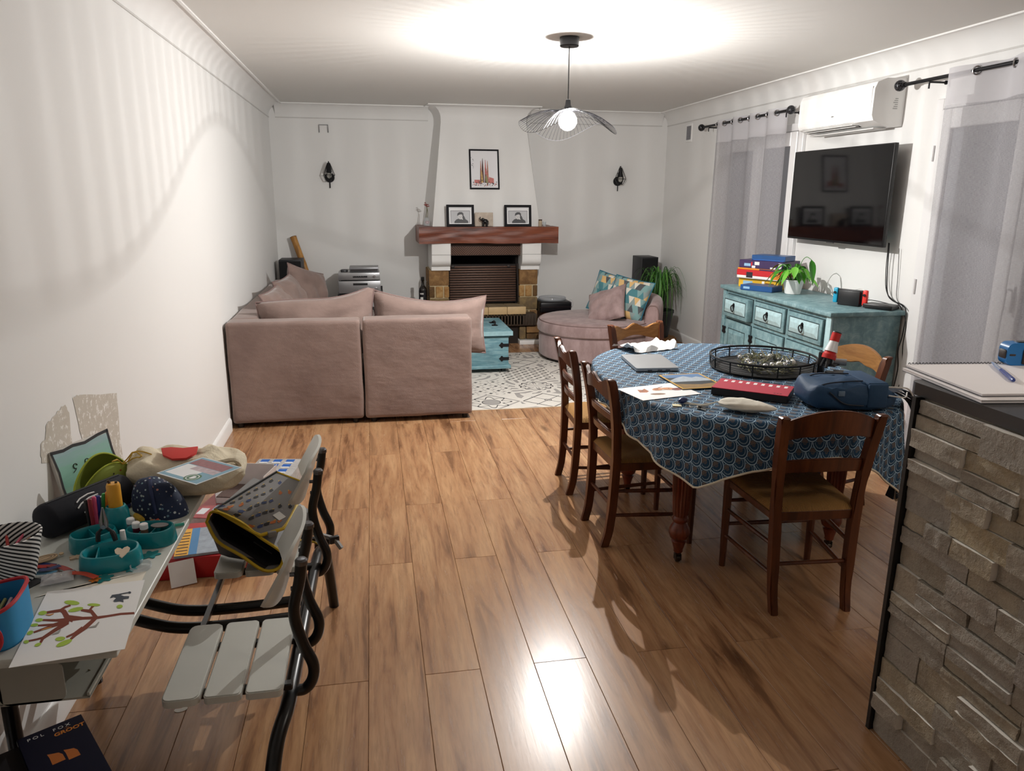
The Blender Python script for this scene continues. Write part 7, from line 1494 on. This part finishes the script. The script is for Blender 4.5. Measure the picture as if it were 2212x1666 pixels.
# ================================================================== childs school bag on the far seat
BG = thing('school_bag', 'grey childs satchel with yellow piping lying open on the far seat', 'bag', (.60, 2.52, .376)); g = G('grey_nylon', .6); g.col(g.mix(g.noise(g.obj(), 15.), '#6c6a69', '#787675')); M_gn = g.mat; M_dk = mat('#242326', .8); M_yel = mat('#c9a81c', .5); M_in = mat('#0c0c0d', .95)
Pm = lambda x, y, d: at(x, y, 'y', d)
mouth = [Pm(446, 1128, 2.46), Pm(462, 1105, 2.47), Pm(520, 1128, 2.43), Pm(560, 1160, 2.40), Pm(598, 1185, 2.385), Pm(612, 1200, 2.38), Pm(604, 1240, 2.37), Pm(570, 1240, 2.36), Pm(520, 1200, 2.39), Pm(470, 1170, 2.43)]
for p in mouth: p.z = max(p.z, .382)
sh = Vector((.085, .30, .0)); back = [p+sh for p in mouth]
for p in back: p.z = max(.382, min(p.z, .60)); p.x = min(p.x, .752)
low = [mouth[0]+Vector((.01, .02, -.02)), Vector((.475, 2.47, .385)), Vector((.56, 2.40, .384)), mouth[6]+Vector((0, .005, 0))]
n = len(mouth); b = B(); b.raw(mouth+back, [(i, (i+1) % n, n+(i+1) % n, n+i) for i in range(n)]+[tuple(range(n, 2*n))]); c = sum(mouth, Vector())/n
inn = [p.lerp(c, .06)+Vector((.005, .02, 0)) for p in mouth]; obj('body', b, M_gn, BG, smooth=40)
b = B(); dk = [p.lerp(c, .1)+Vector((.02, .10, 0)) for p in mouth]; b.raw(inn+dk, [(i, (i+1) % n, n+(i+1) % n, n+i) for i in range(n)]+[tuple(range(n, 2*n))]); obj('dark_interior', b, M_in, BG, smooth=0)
b = B(); b.tube(spline(mouth+[mouth[0]], 4)[:-1], .0055, 6, True); obj('mouth_piping', b, M_yel, BG)
b = B(); lowr = [mouth[0], mouth[9], mouth[8], mouth[7], mouth[6]]; bt = [Vector((p.x+.02, p.y+.05, .380)) for p in lowr]; b.raw(lowr+bt, [(i, i+1, 6+i, 5+i) for i in range(4)]); obj('side_gusset', b, M_dk, BG, smooth=60)
fa, fb, fcn, fd, fe = Pm(464, 1102, 2.475), Pm(598, 1020, 2.72), Pm(655, 1042, 2.68), Pm(640, 1135, 2.43), Pm(560, 1158, 2.395)
def flap(u, v):
    top = fa.lerp(fb, u); m_ = fe.lerp(fd, max(0, (u-.25)/.75)) if u > .25 else fa.lerp(fe, u/.25)
    bot = Vector(m_).lerp(fcn, max(0, (u-.72)/.28)**1.5); p = top.lerp(bot, v); p.z += .022*math.sin(PI*v)*math.sin(PI*min(1, u+.1)); return p
b = B(); b.grid(flap, 22, 12); q = b.bm.faces[:] if False else None; fo = obj('flap', b, mat('#777574', .6, var=.08), BG, smooth=70)
b = B(); b.tube([flap(u/22, 1)+Vector((0, 0, .001)) for u in range(23)], .006, 6); b.tube([flap(1, v/10) for v in range(11)], .004, 6); obj('flap_piping', b, M_yel, fo); b = B(); b.tube([flap(u/22, 0)+Vector((0, 0, .002)) for u in range(23)], .004, 6); obj('flap_seam', b, mat('#1d1c1e', .7), fo)
random.seed(9); b = B()
for i in range(7):
    for j in range(5):
        u, v = .1+i*.125+(.06 if j % 2 else 0), .12+j*.185
        if u > .97: continue
        p = flap(u, v); e1_ = (flap(min(1, u+.02), v)-p).normalized(); e2_ = (flap(u, min(1, v+.02))-p).normalized(); nn = e1_.cross(e2_); nn = nn if nn.z > 0 else -nn; b.mi = random.choice((0, 0, 1, 2)); Fm = frame(p+nn*.0012, e1_, z=nn)
        b.flat([(-.012, -.003), (-.006, -.006), (.006, -.006), (.008, -.001), (.012, .004), (.006, .006), (-.008, .004)], 0, Fm); b.mi = 3; b.flat([(.004, .005), (.012, .005), (.013, .008), (.005, .008)], .0003, Fm)
obj('printed_motifs', b, [mat('#1e1d20', .7), mat('#b3622c', .7), mat('#2a3a66', .7), mat('#c9a44a', .7)], fo, smooth=0, recalc=False)
p = flap(.74, .8); e1_ = (flap(.78, .8)-p).normalized(); e2_ = (flap(.74, .84)-p).normalized(); nn = e1_.cross(e2_); nn = nn if nn.z > 0 else -nn; b = B(frame(p+nn*.001, e1_+e2_*.3, z=nn)); b.box(-.016, .016, -.016, .016, 0, .0015); obj('white_tag', b, mat('#d6d5d1', .6), fo)
p = flap(.5, 1.); b = B(T(p.x, p.y, p.z-.006, .3)); b.box(-.014, .014, -.012, .006, -.008, .012, .003); obj('buckle', b, mat('#7d7c79', .5), fo)
ps = [Pm(668, 1150, 2.62), Pm(700, 1158, 2.6), Pm(722, 1166, 2.58), Pm(738, 1185, 2.56)]; b = B(); pts = spline(ps, 6); b.tube(pts, .009, 4); obj('strap', b, mat('#8b8a88', .6), BG); b = B(T(ps[2].x, ps[2].y, ps[2].z, .4)); b.box(-.018, .018, -.008, .008, -.014, .014, .004); obj('strap_buckle', b, mat('#17171a', .4), BG); b = B(); b.tube([p+Vector((0, 0, -.012)) for p in spline([Pm(640, 1160, 2.5), Pm(672, 1163, 2.62), Pm(712, 1180, 2.6)], 5)], .004, 6); obj('strap_piping', b, M_yel, BG)
